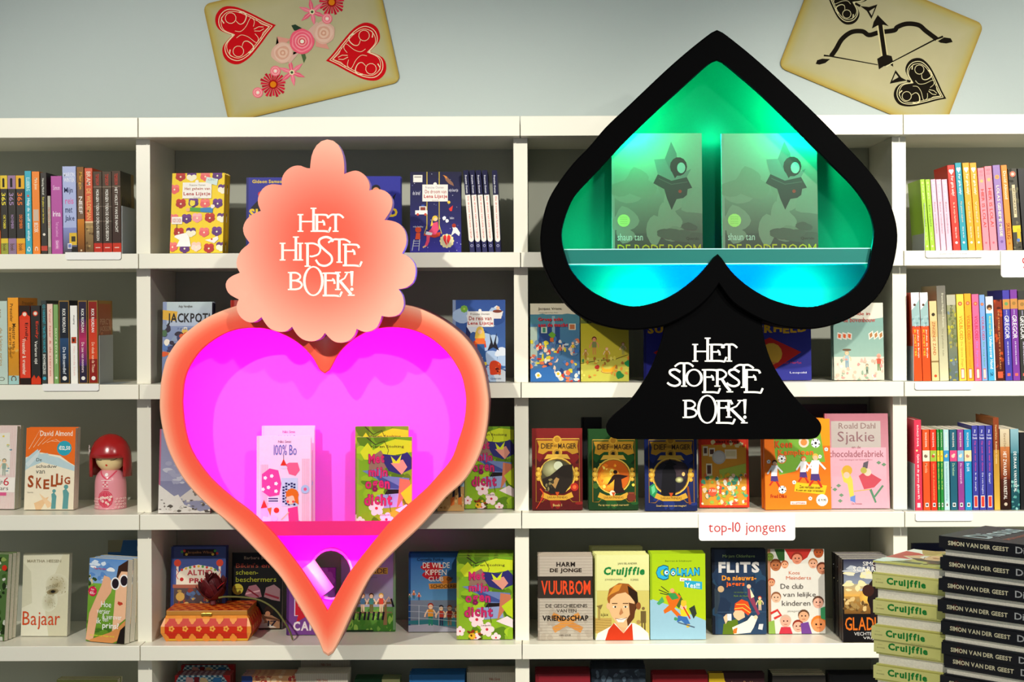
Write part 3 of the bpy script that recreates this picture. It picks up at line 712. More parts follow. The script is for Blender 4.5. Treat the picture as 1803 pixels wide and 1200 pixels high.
B365 = lambda top, accent, mon, bot: ([(0, 17, top), (30, 4, 60, 15, '1a1712'), ('o', 45, 4, 9, '1a1712'), (80, 100, bot), (80, 86, top)], [('365', 22, 38, accent, 15, 72), (mon, 50, 68, accent, 35, 70), ('boek', 87, 96, '604020')])
row = []
for x0, x1, top, acc, mon, bot, lb in [(2, 15, 'e2c23c', 'f0dc40', 'OKTOBER', '9aa040', 'thin black paperback with a yellow running-figure panel, leftmost in the top row'),
                                   (15, 29.5, '9a7a9a', 'a488b0', 'NOVEMBER', '8c7490', 'thin black paperback with a mauve running-figure panel in the top row'),
                                   (29.5, 45, 'e8b030', 'f07828', 'DECEMBER', 'e09028', 'thin black paperback with an orange leaping-figure panel in the top row')]:
    b, t = B365(top, acc, mon, bot); row.append((x0, x1, 309, '26221a', b, t, lb))
row = [(-14, 2, 309, 'b85a20', [(20, 70, '3a2a18')], [], 'dark orange paperback cut off by the left edge in the top row')] + row
row += [(45, 57, 301, '30a8bc', [('o', 50, 30, 18, 'e05048')], [('E.LIEBERG', 8, 24, 'c8eef0'), ('Help de wolf een eindje', 33, 84, 'f4fafa'), ('Q', 91, 97, 'f0f8f8')], 'turquoise paperback with white script on its spine in the left top row'),
        (57.5, 71.5, 302, 'ee8420', [(15, 46, 85, 60, 'd0b8a0')], [('Maria Jansen', 8, 22, 'f8e8c0'), ('BEZOEK', 62, 74, 'f4f0e0'), ('C', 91, 96, 'f8f0e0', 30, 70)], 'plain orange paperback between the turquoise and the dark one'),
        (72.5, 84, 304, '2a251c', [(90, 96, 'c04838'), ('o', 50, 76, 22, 'e8e0d0')], [('Henning Mankell', 7, 27, 'e8e8d8', 20, 60), ('Een plaats voor het leven', 30, 62, 'e0d048', 20, 60)], 'thin dark paperback with yellow lettering in the left top row', {'w': .15}),
        (84.5, 90.5, 345, 'b9b3a0', [(88, 100, '8a8a78')], [('Het kleine hart', 20, 55, 'c05040')], 'very short thin grey paperback in front of a maroon one'),
        (91, 111, 310, 'b34c9c', [(30, 82, 70, 94, 'c870b0')], [('=Simon', 12, 18, 'e8c0e0', 20, 80), ('=Irina', 45, 52, 'f6e8f4', 15, 85), ('Ted van Lieshout', 59, 78, 'e6a8d8', 40, 65), ('Querido', 83, 93, 'f4d8f0', 38, 62)], 'purple paperback with a white one-word title in the left top row'),
        (111.5, 136, 293, 'a9b4dc', [(70, 100, '8a93c8', '4a4440'), (45, 76, 100, 90, 'e0b838'), (60, 80, 90, 86, '403828'), (60, 92, 100, 99, '201c18'), (32, 88, 62, 94, 'e8e8f0'), (36, 89, 58, 93, '7080b8')], [('=MARION', 7, 12, 'e8ecf8', 10, 90), ('=WINTER', 13, 18, 'e8ecf8', 10, 90), ('=Mijn', 24, 32, '202858', 12, 75), ('=reis', 36, 43, 'd868a8', 18, 80), ('=met', 47, 53, '283060', 18, 70), ('=Jake', 56, 64, '283060', 15, 85)], 'wide lavender hardback with a taxi at the foot of its spine', {'hard': True}),
        (137, 149.5, 294, '6e4a26', [(0, 18, '8c5c28'), (60, 100, 'd08020', '5a3414'), ('o', 50, 96, 14, 'e0c8a0')], [('Margje', 6, 26, 'e0a840'), ('NEEF', 34, 54, 'f0e8e0')], 'brown and amber paperback beside the wide lavender book'),
        (150.5, 165, 296, 'd24f22', [(62, 100, 'a88a58', '6e5230'), (62, 64, 'e8c898'), ('g', 0, 66, 100, 98, ['8a6a40', 'b89860', '604828'], 12, 10, 22, 4)], [('BRAM', 4, 20, 'f0d8c0'), ('DE WILDEMAN', 24, 60, 'f0c070')], 'orange-red paperback with a brown lower spine'),
        (165.5, 181, 302, '4c3c30', [(0, 100, '50402f', '3a2f28'), (18, 19.5, '7a6a58'), (42, 43, '78685a'), (60, 61, '78685a'), (87, 100, 'c02e1c'), (20, 92, 75, 93, 'e8d0c0')], [('TOMORROW', 3, 17, 'c83828', 30, 70), ('MORGEN TOEN DE OORLOG BEGON', 22, 84, 'f0ece0', 32, 66)], 'dark brown paperback with red foot, first of three alike', ),
        (181.5, 198, 302, '4c3c30', [(0, 100, '50402f', '3a2f28'), (18, 19.5, '7a6a58'), (42, 43, '78685a'), (60, 61, '78685a'), (87, 100, 'c02e1c'), (20, 92, 75, 93, 'e8d0c0')], [('TOMORROW', 3, 17, 'c83828', 30, 70), ('MORGEN TOEN DE OORLOG BEGON', 22, 84, 'f0ece0', 32, 66)], 'dark brown paperback with red foot, middle of three alike'),
        (198.5, 214, 301, '4c3428', [(0, 100, '4c3828', '3a2520'), (18, 19.5, '7a6a58'), (87, 100, 'c8341c'), (20, 92, 75, 93, 'e8d0c0')], [('TOMORROW', 3, 17, 'c83828', 30, 70), ('HET HOLST VAN DE NACHT', 20, 74, 'f0ece0', 32, 66)], 'dark brown paperback with red foot beside the bookend, night forest front cover',
         {'front': lambda c: (c.R(0, 0, 100, 45, '1c1a12', '6a5a2a'), c.R(0, 45, 100, 100, '6a5a2a', '9a8248'), c.G(0, 40, 100, 50, ['2a2210', '40351a'], 12, 3, 8, 5, 3), c.R(78, 0, 100, 100, '8a7038', '5a4420'))})]
spine_row(Z1, 443, row, 'novels standing in the left top row', 1.6)

G_ = 'novels standing in the left middle row'
def gold(inner):
    return [(0, 100, '8a6a30'), (8, 1.5, 92, 98.5, inner)]
row = [(-8, 14.5, 530, 'b9cdc0', [], [('nour', 10, 20, '9a9070', 15, 50), ('de kleine prins', 32, 78, 'b0905c', 25, 60), ('O', 91, 96, '7a8070')], 'pale aqua paperback at the left frame edge in the middle row'),
       (15, 34, 524, 'ee9a2a', [(0, 62, 'f0a02c'), (62, 90, 'd8901c', 'c88c2c'), ('g', 0, 55, 100, 75, ['e0b050', 'b87818'], 8, 10, 18, 4), (90, 100, '9cc4c0')], [('Preussler', 7, 28, '5a3a10', 20, 50), ('Meester van', 30, 58, '3a2a10', 40, 75), ('de zwarte molen', 34, 68, '5a3a10', 10, 38), ('C', 90, 96, '604010')], 'tall orange hardback standing behind two shorter ones', {'w': .155, 'front': lambda c: c.T('Preussler', 20, 4, 80, 8, '7a4810')}),
       (35, 54.5, 538, 'dc3a18', [(0, 14, '2a1c14'), ('p', [(0, 14), (50, 9), (100, 14), (100, 18), (0, 18)], 'dc3a18'), ('o', 50, 11, 26, 'e8401c'), ('o', 50, 11, 18, 'f0d8c0'), (92, 100, '241812')], [('Emily', 22, 44, '2a100c', 45, 82), ('Vreemder & vreemder', 42, 88, 'f0dcc8', 25, 60)], 'vermilion hardback with a black top in the left middle row', {'hard': True}),
       (55, 72.5, 538, '1e1a16', [('o', 50, 10, 28, 'd8401c'), ('o', 50, 10, 18, 'e8dcc8'), (93, 100, 'd03818'), ('p', [(0, 93), (30, 88), (50, 93), (75, 89), (100, 93)], 'd03818')], [('Emily', 20, 42, 'd83a20', 45, 80), ('Verloren tijd', 45, 74, 'f0ece0', 30, 68)], 'black hardback with red and white handwriting on the spine', {'hard': True}),
       (73.5, 83.5, 529, '2e3632', [('o', 50, 93, 34, '38a0b8')], [('CO VAN RANST / MAARTEN VAN HOVE', 5, 62, '38b0c0', 30, 80), ('SHOWBIZZKISS', 64, 88, 'f0f4e8', 25, 75)], 'thin dark grey paperback with turquoise capitals'),
       (84, 94.5, 535, 'eecab8', [], [('Voor haar & de sterren', 6, 90, 'c8685c', 35, 70)], 'thin pale pink paperback with fine red lettering'),
       (95, 104, 536, '7da860', [('o', 50, 92, 26, 'd8e8c8')], [('DAVY & EVA BLIEK', 30, 75, 'e8f0c8', 35, 70)], 'thin green paperback in the left middle row'),
       (104.5, 123.5, 529, '1c2028', gold('1c222c') + [(8, 45, 92, 80, '284a70', '1a2436'), ('o', 50, 93, 22, 'e8e4dc')], [('RICK RIORDAN', 10, 38, 'f0f0e8', 35, 65), ('De bliksemdief', 56, 88, 'd8e0e8', 35, 65)], 'black and blue fantasy paperback with gold edging'),
       (124.5, 137.5, 538, 'f2f0e8', [(15, 40, 85, 48, 'b84020'), (30, 42, 60, 46, '3a2018')], [('shopping', 12, 24, '202020', 40, 68), ('Het mode boek', 52, 90, 'f0c8c0', 40, 70)], 'white paperback with a tiny photo between two fantasy books'),
       (138.5, 155, 529, '3a1c50', gold('2a2038') + [(8, 22, 92, 45, '35204e', 'b02858'), (8, 45, 92, 78, 'b83060', '402468'), ('o', 50, 93, 22, 'e8e4dc')], [('RICK RIORDAN', 10, 38, 'f0f0e8', 35, 65), ('De zee van monsters', 50, 86, 'f0d8d8', 35, 65)], 'purple and crimson fantasy paperback with gold edging'),
       (156, 173.5, 529, 'a02818', gold('8a1c14') + [(8, 22, 92, 70, 'c02c1c', 'd84a20'), ('o', 50, 93, 22, 'e8e4dc')], [('RICK RIORDAN', 10, 38, 'f0f0e8', 35, 65), ('De vloek van de Titaan', 50, 86, 'f0c8a8', 35, 65)], 'red fantasy paperback with gold edging beside the bookend',
        {'w': .14, 'front': lambda c: (c.R(0, 0, 100, 100, 'c87048', '7a3a20'), c.R(0, 0, 100, 4, 'b89048'), c.R(0, 0, 8, 100, 'a87838'), c.R(90, 0, 100, 100, 'a87838'), c.G(10, 30, 90, 100, ['d88858', '8a4428', 'b86840'], 26, 8, 16, 8), c.T('PERCY', 15, 22, 85, 29, 'e8b890'), c.T('JACKSON', 12, 31, 88, 39, 'e8b890'))})]
spine_row(Z2, 674, row, G_, 1.2)

G_ = 'novels standing in the right top row'
LN = 10
def forgirls(col, main, sub='Pas op!'): return (col, [('o', 35, 6.5, 18, 'f8f0e8'), ('o', 65, 6.5, 18, 'f8f0e8'), ('p', [(18, 7.5), (82, 7.5), (50, 11.5)], 'f8f0e8'), ('o', 50, 91, 18, 'f8f0e8')], [('For girls only!', 13, 36, 'f8f0e8', 30, 75), (main, 44, 68, 'e8c8a8', 38, 66), ('Hetty van Aar', 73, 86, 'f4e8dc', 38, 66)])
row = []
for x0, x1, n_ in ((1629, 1637.5, 'left of two'), (1638, 1647, 'right of two')):
    row.append((x0, x1, 316, 'a0cc2c', [('o', 50, 5, 24, 'd8e880'), ('o', 50, 94, 22, 'e0f0a0')], [('For girls', 9, 28, 'e0f0a8', 30, 70), ('Echt verliefd', 36, 66, '5a7a1c', 35, 65), ('van Aar', 74, 86, 'e0f0a0', 35, 65)], 'short thin lime green paperback, ' + n_))
for x0, x1, n_ in ((1647.5, 1656.5, 'left'), (1657, 1666.5, 'middle'), (1667, 1677, 'right')):
    row.append((x0, x1, 316, 'e6bccc', [('o', 50, 5, 24, 'f4e0e8')], [('For girls', 9, 28, 'f8e4ec', 30, 70), ('Beste vriendinnen', 32, 76, 'a07888', 35, 65)], 'short pale pink paperback, ' + n_ + ' one of three'))
for x0, x1, yt, (cl, bd, tx), lb in ((1678.5, 1692, 291, forgirls('dc2c18', 'Ik & mijn liefde'), 'red paperback with a white heart in the right top row'), (1692.5, 1704, 287, forgirls('1c98a8', 'Mijn geheime dagboek'), 'teal paperback with a white heart in the right top row'),
                                    (1705.5, 1718, 287, forgirls('f2a416', 'Verliefd'), 'amber paperback with white heart, next to the teal one'), (1718.5, 1730.5, 287, forgirls('f2a416', 'Verliefd'), 'amber paperback with white heart, next to the pink ones')):
    row.append((x0, x1, yt, cl, bd, tx, lb))
for x0, x1, yt, lb in ((1731.5, 1743.5, 296, 'pink paperback with orange capitals, shorter of two'), (1744, 1757, 293, 'pink paperback with orange capitals, taller of two')):
    row.append((x0, x1, yt, 'f08c98', [('o', 50, 16, 26, 'f0b878'), ('o', 50, 91, 16, 'e86070')], [('=HIER', 3, 6, 'c87080', 20, 80), ('=LOLA', 7, 10, 'c87080', 20, 80), ('HIER IS LOLA!', 26, 72, 'e83c30', 28, 74)], lb))
row += [(1758.5, 1772, 291, '9878b4', [('o', 50, 14, 30, 'e8b048'), ('o', 50, 14, 18, 'd8886a'), ('o', 50, 90, 20, '7a5a98')], [('LOLAS GEHEIME MISSIE', 24, 84, 'f0e8c0', 30, 70)], 'violet paperback with pale capitals in the right top row'),
        (1773, 1784, 291, 'f08c2c', [('o', 50, 92, 18, 'd87018')], [('David Almond', 7, 40, 'f8e8c8', 32, 78), ('SKELLIG', 68, 87, '7a3010', 20, 80)], 'light orange paperback with a white author name'),
        (1785, 1801, 297, '3c3828', [('g', 0, 0, 100, 100, ['5a5640', '2a281c', '706a50'], 16, 10, 22, 5), ('o', 50, 7, 34, 'e07a60'), ('o', 50, 7, 18, 'e8d8c0'), (30, 20, 65, 60, 'd8c8a0'), (5, 70, 95, 78, 'e8c830'), (50, 74, 90, 90, 'e0b428'), ('o', 60, 88, 20, '5878b8')], [('SPOOKHUIS', 24, 56, '50482c', 38, 58)], 'black camouflage paperback with a yellow digger shape'),
        (1802, 1818, 297, '1c1a18', [], [], 'black paperback at the right frame edge in the top row')]
spine_row(Z1, 441, row, G_, LN)

G_ = 'novels standing in the right middle row'
gar = (['For'], )
def jorden(n_): return [(0, 38, 'e8ece8'), ('p', [(0, 20), (40, 16), (100, 8), (100, 38), (0, 38)], '9cbcb8'), ('g', 0, 26, 100, 38, ['7aa0a0', 'a8c8c8'], 10, 8, 18, 5), ('o', 40, 14, 16, '5a3a28'), (40, 100, 'e6501c')], [('Jorden de Bruijn', 42, 74, 'f4ead8', 55, 78), ('IK MOET MEE', 42, 72, 'f0c038', 20, 44)]
row = []
for x0, x1, n_ in ((1609.5, 1624.5, 'left'), (1625, 1639.5, 'right')):
    b, t = jorden(0); row.append((x0, x1, 515, 'c84020' if n_ == 'left' else 'e6501c', b, t, 'orange paperback with a pale sea scene on top, %s of two' % n_))
def gar_(col, tcol, txt, ccol): return col, [('o', 50, 11, 30, 'c85c38'), ('o', 50, 11, 16, 'e8a070'), (25, 86, 75, 98, 'e05048'), (32, 87, 68, 97, 'f0e0c8')], [('VOLBLOED', 25, 53, tcol, 28, 75), (txt, 55, 84, ccol, 32, 66)]
row += [(1641, 1654.5, 530, 'e2c88e', [(25, 45, 'd8b878'), ('o', 50, 17, 24, '3a3020'), (75, 77, '907848'), ('o', 50, 94, 20, 'd85028')], [('ZINGENDE ZAND', 26, 68, 'b86030', 30, 70)], 'cream paperback with brown lettering in the right middle row'),
        (1655, 1671, 503, 'b4b090', [(0, 30, '6e6a60', '8a8570'), (30, 100, '9a947a', 'ddd8ae')], [('Frances Hodgson Burnett', 8, 44, 'd8d4b8', 45, 75), ('De geheime tuin', 46, 74, '8a8468', 35, 60)], 'tallest grey and cream hardback in the right middle row', {'w': .16, 'hard': True}),
        (1672, 1688, 519, '98986c', [(0, 12, 'b8b49c'), (20, 100, '909058', '5c6c70'), ('g', 0, 18, 100, 100, ['c0b838', '6a7848', '788890', 'a8a050'], 34, 10, 24, 9)], [('Nina', 12, 26, '606048', 35, 65), ('De vijfde vrouw', 30, 60, '70703c', 40, 70)], 'meadow-patterned green paperback in the right middle row')]
for x0, x1, yt, (cl, bd, tx), lb in ((1689, 1702.5, 518, gar_('eed048', 'd88418', 'De Grote Zege', 'e09830'), 'yellow horse-series paperback in the right middle row'),
                                    (1703, 1715.5, 517, gar_('f6a818', 'e06818', 'Zomer tijd', 'd89020'), 'amber horse-series paperback in the right middle row'),
                                    (1716.5, 1729, 518, gar_('e86490', 'c02850', 'De Sprong', 'a080d8'), 'pink horse-series paperback in the right middle row'),
                                    (1729.5, 1739.5, 519, gar_('7ca4d8', 'c83048', 'De weg Naar', '58a860'), 'narrow light blue horse-series paperback')):
    row.append((x0, x1, yt, cl, bd, tx, lb))
row += [(1740.5, 1754, 522, '3ca4d0', [(0, 20, 'ece6dc'), ('o', 50, 13, 40, '4a3020'), ('o', 50, 15, 22, 'c89060'), (85, 0, 100, 100, 'f0f0f0')], [('Arend van Dam', 23, 46, 'e0e048', 35, 68), ('Undercover Hond', 48, 86, 'f4f8f8', 30, 72), ('2', 90, 95, '103050', 30, 65)], 'sky blue paperback with a dog on the spine'),
        (1754.5, 1769.5, 528, '7a2c14', [(0, 100, '8a3014', '401810'), ('g', 0, 0, 100, 100, ['c04818', '501808', 'a03c10'], 26, 12, 24, 6), (20, 89, 80, 97, 'd85838')], [('DE STRIJD OM HET ZWAARD', 14, 86, 'd8985c', 40, 62)], 'dark rust-coloured paperback in front of a black one')]
def greg(col, tc): return [(10, 21, 'c88c48'), ('o', 50, 15, 26, 'a0783c' if tc == 0 else '6a9a60'), (28, 92, 72, 95, 'e06858')], [('SUZANNE COLLINS', 22, 27, 'd8d0f0', 42, 58), ('GREGOR', 28, 54, 'f0ece8', 18, 80), ('DE BOVENLANDER', 57, 83, 'e0d8f0', 42, 60)]
for x0, x1, yt, cl, k_, lb in ((1770.5, 1783.5, 511, '4038a0', 1, 'blue Gregor-lettered paperback with a small lizard picture'), (1784, 1797, 510, '7a3498', 0, 'purple paperback with a small gold picture in the right middle row'), (1797.5, 1812, 512, '30302a', 0, 'dark paperback at the right frame edge in the middle row')):
    b, t = greg(cl, k_); lb = lb.replace('Gregor-lettered ', ''); row.append((x0, x1, yt, cl, b, t, lb))
spine_row(Z2, 672, row, G_, 5)

G_ = 'novels standing in the right lower row'
def roald(pic, pc): return [(26, 39.5, pic), ('o', 45, 33, 26, pc), ('o', 60, 31, 14, 'f0d8b8'), (28, 91, 72, 96, 'f0f0e8'), (36, 92, 64, 95, '505050')]
row = [(1611.5, 1625, 739, 'd83450', [(28, 92, 72, 97, 'f0d0d8'), ('o', 35, 34, 14, 'f0e0a0')], [('ROALD DAHL', 6, 30, 'f4e8e8', 38, 62), ('Sjakie en de grote glazen lift', 38, 88, 'f8ecec', 28, 66)], 'crimson hardback with white script next to the bookend', {'hard': True})]
for x0, x1, cl, pic, pc, tc, tt, lb in ((1626, 1639, 'e0521c', 'e8e0c8', '806858', 'f0b088', 'Matilda', 'orange paperback with a portrait tile on the spine'),
        (1639.5, 1651, 'dc3418', 'a0c040', 'c85038', 'f0a060', 'Sjakie en de chocoladefabriek', 'red-orange paperback with a lime picture tile'),
        (1651.5, 1656.5, '28903c', 'e8d038', 'e07838', 'f0e868', 'De Giraffe, de Peli', 'very thin green paperback with yellow tile, left of two'),
        (1657, 1662.5, '28903c', 'e8d038', 'e07838', 'f0e868', 'De Giraffe, de Peli', 'very thin green paperback with yellow tile, right of two'),
        (1663, 1673, 'b4d8d8', '3c94c8', 'f0d060', '70a0a8', 'De fantastische bergwandeling', 'pale aqua paperback with a blue picture tile'),
        (1674, 1687, '1c5c70', 'd84c80', 'f0c8b0', 'a8c8a0', 'De heksen', 'dark petrol paperback with a pink picture tile'),
        (1687.5, 1699, '923c8c', '88bcd8', 'f0e0c0', 'f0d0e8', 'De reuzenperzik', 'plum purple paperback with a light blue tile'),
        (1699.5, 1712.5, '1c8cbc', 'e8d8a8', 'c08870', 'e8f0f8', 'De GVR', 'bright blue paperback with a cream picture tile')):
    row.append((x0, x1, 756, cl, roald(pic, pc), [('ROALD DAHL', 4, 22, 'f4e8d8', 38, 64), (tt, 42, 42 + min(46, len(tt) * 1.7), tc, 30, 66)], lb))
for x0, x1, tt, n_, yt in ((1713, 1724.5, 'In de jungle', 'left', 749), (1725, 1737, 'De reis begint', 'middle', 749), (1737.5, 1750, 'Gevaar!', 'right', 749)):
    row.append((x0, x1, yt, '3a3c98', [(20, 83, 80, 97, 'f0dcc8'), (28, 84, 72, 96, 'd83c30')], [('N.', 5, 9, 'e8e8f4', 38, 62), ('=Lucy', 10, 12.5, 'e8e8f4', 20, 80), ('=Daniels', 13.5, 16, 'e8e8f4', 15, 85), ('Op zoek naar Orion', 18, 54, 'd84890', 36, 66), (tt, 56, 56 + len(tt) * 1.8, 'd8d8f0', 36, 66)], 'indigo paperback with pink lettering, %s of three' % n_))
row += [(1751, 1761.5, 735, 'a0602c', [(0, 35, '8c4020'), (35, 100, 'b88430', 'd8b048')], [('Daniel Defoe', 8, 24, 'e8c888', 35, 65), ('Robinson Crusoe', 26, 50, 'f0d8a0', 35, 65)], 'tall brown and gold hardback in the right lower row', {'hard': True, 'w': .16}),
        (1762.5, 1780, 755, '5a2814', [(0, 22, 'd8c8a8', 'c8b088'), (22, 62, 'c87840', '6a2410'), (62, 100, '4a1c10', '201008'), ('o', 50, 93, 18, 'c8b8a0')], [('Gerard Delft', 5, 25, '8a7050', 40, 64), ('HET ZWAARD VAN KRISTAL', 28, 87, 'f0e8dc', 30, 66)], 'amber to black fantasy paperback in the right lower row'),
        (1781, 1796, 755, '285c68', [(0, 30, '90b8c0', '4c8490'), (30, 100, '28606a', '184850'), ('g', 0, 65, 100, 100, ['58a098', '88c0b8', '1c4c50'], 26, 10, 22, 7)], [('DE DRAAK VAN KRISTAL', 28, 78, 'f0f4f0', 35, 70)], 'teal mottled fantasy paperback in the right lower row'),
        (1797, 1813, 761, '141416', [], [], 'black paperback at the right frame edge in the lower row')]
spine_row(Z3, 903, row, G_, 2)

# five thin spines beside the dark blue book
row = []
for i, x0 in enumerate((827, 838, 849, 860.2, 872.5)):
    row.append((x0, x0 + 9.6, 300, '1c1c50', [(30, 85, 'ece6dc'), (0, 30, '15153c'), ('o', 50, 84.5, 48, 'ece6dc'), ('o', 50, 92, 26, 'd8d8e8'), ('o', 50, 92, 20, '28286a')], [('Francine Oomen', 6, 28, 'e8e8f0', 25, 62), ('De droom van Lena Lijstje', 32, 83, 'd8604c', 30, 72)],
                'thin navy hardback with white spine panel, ' + ('leftmost', 'second', 'third', 'fourth', 'rightmost and standing apart')[i] + ' of five', {'lean': 11 if i < 4 else 6, 'hard': True}))
spine_row(Z1, 444, row, 'thin navy hardbacks beside the dark blue picture cover')

# --- bookends and label holders ------------------------------------------
def bookend(px, ytop, ybot, z, ys, label, side=1, depth=.13):
    a = at(px, ybot, ys).x; h = at(px, ytop, ys).z - z
    r = empty('bookend', (a, ys, z)); tag(r, label, 'bookend', 'grey metal bookends')
    g = Geo(); g.bbox((0, 0, 0), (.0016, depth, h), .0005); g.obj('upright_plate', mat('grey_metal_sheet', 'a8aeb0', .4, metal=.2, noise=.05), r)
    Geo().bbox((0, 0, 0), (.05 * side, depth, .0003), .0001).obj('foot_plate', mat('grey_metal_sheet'), r)
bookend(214.3, 362, 443, Z1, .023, 'white-grey metal bookend closing the left top row')
bookend(174.3, 590, 674, Z2, .023, 'white-grey metal bookend closing the left middle row')
bookend(1627.5, 357, 441, Z1, .023, 'grey metal bookend beside the lime green paperbacks', -1)
bookend(1608.0, 588, 672, Z2, .023, 'grey metal bookend beside the orange and sea-scene paperbacks', -1)
bookend(1610.0, 816, 903, Z3, .023, 'grey metal bookend beside the crimson hardback', -1)
def holder(x0, x1, y0, y1, label, text=None, tcol='c02030', tb=None, name='label_holder', name_cat='label holder'):
    Y = -.004; p0 = at(x0, y1, Y); p1 = at(x1, y0, Y)
    r = empty(name, ((p0.x + p1.x) / 2, 0, p0.z)); tag(r, label, name_cat, 'shelf label holders')
    w_ = p1.x - p0.x; h_ = p1.z - p0.z; rr = min(.008, h_ * .3)
    o = [(-w_ / 2, h_), (w_ / 2, h_)]
    for k in range(6): a = -k * pi / 10; o.append((w_ / 2 - rr + rr * math.cos(a), rr + rr * math.sin(a)))
    for k in range(6): a = -pi / 2 - k * pi / 10; o.append((-w_ / 2 + rr + rr * math.cos(a), rr + rr * math.sin(a)))
    Geo().extr(o, 'y', -.0045, -.0005).obj('plate', mat('white_card', 'f2f0ea', .45, noise=.02), r)
    Geo().box((-w_ / 2 + .01, -.0008, h_ * .5), (w_ / 2 - .01, .0, h_ * .6)).obj('clip', mat('white_card'), r)
    if text:
        c = Canvas(lambda x, y, z: (-w_ / 2 + x * w_ / 100, -.0045 - z, h_ - y * h_ / 100), 100, 100, w_ / h_)
        c.T(text, *tb, tcol); c.build('lettering', M_MATTE, r)
holder(115, 213, 443.5, 457, 'blank white label holder under the left top row of novels')
holder(75, 174, 675, 688, 'blank white label holder under the left middle row')
holder(1630, 1731, 440.5, 453.5, 'small white label holder lettered for nine to eleven years', 'LEZEN VAN 9 TOT 11 JAAR', '605040', (24, 38, 72, 62))
holder(1611, 1712, 673, 686, 'blank white label holder under the right middle row')
holder(1612, 1713, 903.5, 917, 'blank white label holder under the right lower row')
holder(1230.5, 1400, 904, 951.5, 'white sign with red words about top ten boys books', 'top-10 jongens', 'c0202c', (10, 30, 90, 80))
holder(1762.5, 1860, 441, 488, 'white sign with a red numeral at the right frame edge', '9-11 jaar', 'c0202c', (38, 25, 100, 80))

# --- face-out books ----------------------------------------------------
def solve(f, lo, hi, n=40):
    for _ in range(n):
        m = (lo + hi) / 2
        if f(m): lo = m
        else: hi = m
    return (lo + hi) / 2
def face(x0, x1, yt, yb, zs, cover, fn, label, t=.018, n=0, hard=True, depth=None, yaw=0, tilt=6, group=None, gaps=None, blabel=None, lean=0, name='book', dx=0, bfn=True):
    """x0,x1 = foot corners in pixels, yt/yb = top/foot pixel rows"""
    tl = math.radians(tilt); yw = math.radians(yaw)
    Y = depth if depth is not None else depth_on((x0 + x1) / 2, yb, zs)
    U = Vector((math.cos(yw), math.sin(yw), 0))
    A = at(x0, yb, Y); A.z = zs
    w_ = solve(lambda s: proj(A + U * s)[0] < x1, 0, 1)
    up = Matrix.Rotation(math.radians(lean), 3, 'Y') @ Matrix.Rotation(yw, 3, 'Z') @ Matrix.Rotation(-tl, 3, 'X') @ Vector((0, 0, 1))
    B = A + U * w_ / 2
    h = solve(lambda s: proj(B + up * s)[1] > yt, 0, 1)
    r = empty(name); tag(r, label, 'book', group)
    book_geo(r, w_, h, t, cover, hard)
    if fn: cover_canvas(r, w_, h, fn)
    B.z += t * math.sin(tl) + .0004
    place(r, B, yw, tl, math.radians(lean))
    bk = Vector((-math.sin(yw), math.cos(yw), 0)); off = 0; rnd = random.Random(int(x0))
    for k in range(n):
        off += (t + .0008) / math.cos(tl) + (gaps[k] if gaps and k < len(gaps) else 0)
        c = copy_tree(r); c.location = B + bk * off + U * (rnd.uniform(-.0015, .0015) + dx * (k + 1))
        c['label'] = (blabel or label + ', copy').replace(', copy behind', '') + (', %s behind the front' % ORD[k] if n > 1 else '')
        if len(c['label'].split()) > 15: c['label'] = c['label'].replace(' behind the front', ' back').replace(', rear copy', '')
    return r
# covers --------------------------------------------------------------
def pansy(c, x, y, r, a, b, ctr='f4ecc0'):
    for dx, dy, q in ((-.45, -.4, a), (.45, -.4, a), (-.5, .2, b), (.5, .2, b), (0, .5, b)): c.C(x + dx * r, y + dy * r * c.k, r * .58, q, n=9)
    c.C(x, y + .1 * r * c.k, r * .2, ctr, n=6)
def cv_pansy(c):
    c.R(0, 0, 100, 100, 'f2d010')
    R_, P_, K_, W2 = ('c42818', 'b01c18'), ('6c2c84', '582070'), ('f07870', 'e86060'), ('5c2478', 'f4ecd0')
    for x, y, q in ((16, 4, R_), (37, 4, W2), (63, 4, K_), (86, 3, P_), (5, 20, K_), (97, 20, W2), (18, 38, R_), (42, 37, P_), (64, 38, K_), (88, 38, P_), (5, 57, K_), (30, 57, P_), (50, 56, ('f4b0b0', 'f09898')), (74, 56, R_), (97, 56, W2), (16, 74, R_), (39, 74, W2), (64, 74, K_), (88, 73, P_), (5, 92, K_), (28, 94, P_), (50, 92, ('f4c8b0', 'f8d8c8')), (74, 94, R_), (97, 92, W2)): pansy(c, x, y, 9, *q)
    c.P([(36, 43), (58, 44), (56, 49), (36, 48)], '48a028'); c.P([(56, 44), (80, 43), (79, 50), (56, 49)], '2880b8'); c.blob(40, 38, 6, 'f0d840'); c.blob(32, 46, 4, 'f0b078'); c.blob(79, 42, 4, 'f4e8d8')
    c.P([(22, 76), (30, 75), (36, 80), (40, 92), (12, 92), (18, 84), (8, 80), (10, 78)], 'f8f6f0'); c.R(2, 55, 22, 64, 'f8f0e4'); c.L([(12, 64), (12, 72)], 1, '604030')
    c.P([(66, 84), (80, 82), (90, 79), (92, 83), (84, 88), (74, 86)], 'f4ece0'); c.C(79, 83, 2, 'c83018', n=6)
    c.R(21, 12, 76, 32, 'f4efe4'); c.C(48, 11, 3.4, 'f4efe4'); c.P([(66, 5), (88, 8), (86, 16), (64, 12)], 'd0e4dc')
    c.sep = True; c.T('Francine Oomen', 34, 14, 64, 16.5, '6a6258'); c.T('Het geheim van', 25, 18, 73, 22.5, 'a84830', b=.02); c.T('Lena Lijstje', 23, 24, 74, 29.5, 'b03030', b=.03); c.T('Querido', 42, 30, 55, 31.5, '6a6258'); c.T('KERST', 69, 7.5, 84, 10, '8aa8a0'); c.T('RODE SCHOEN', 4, 57, 20, 62, 'c83828'); c.sep = False
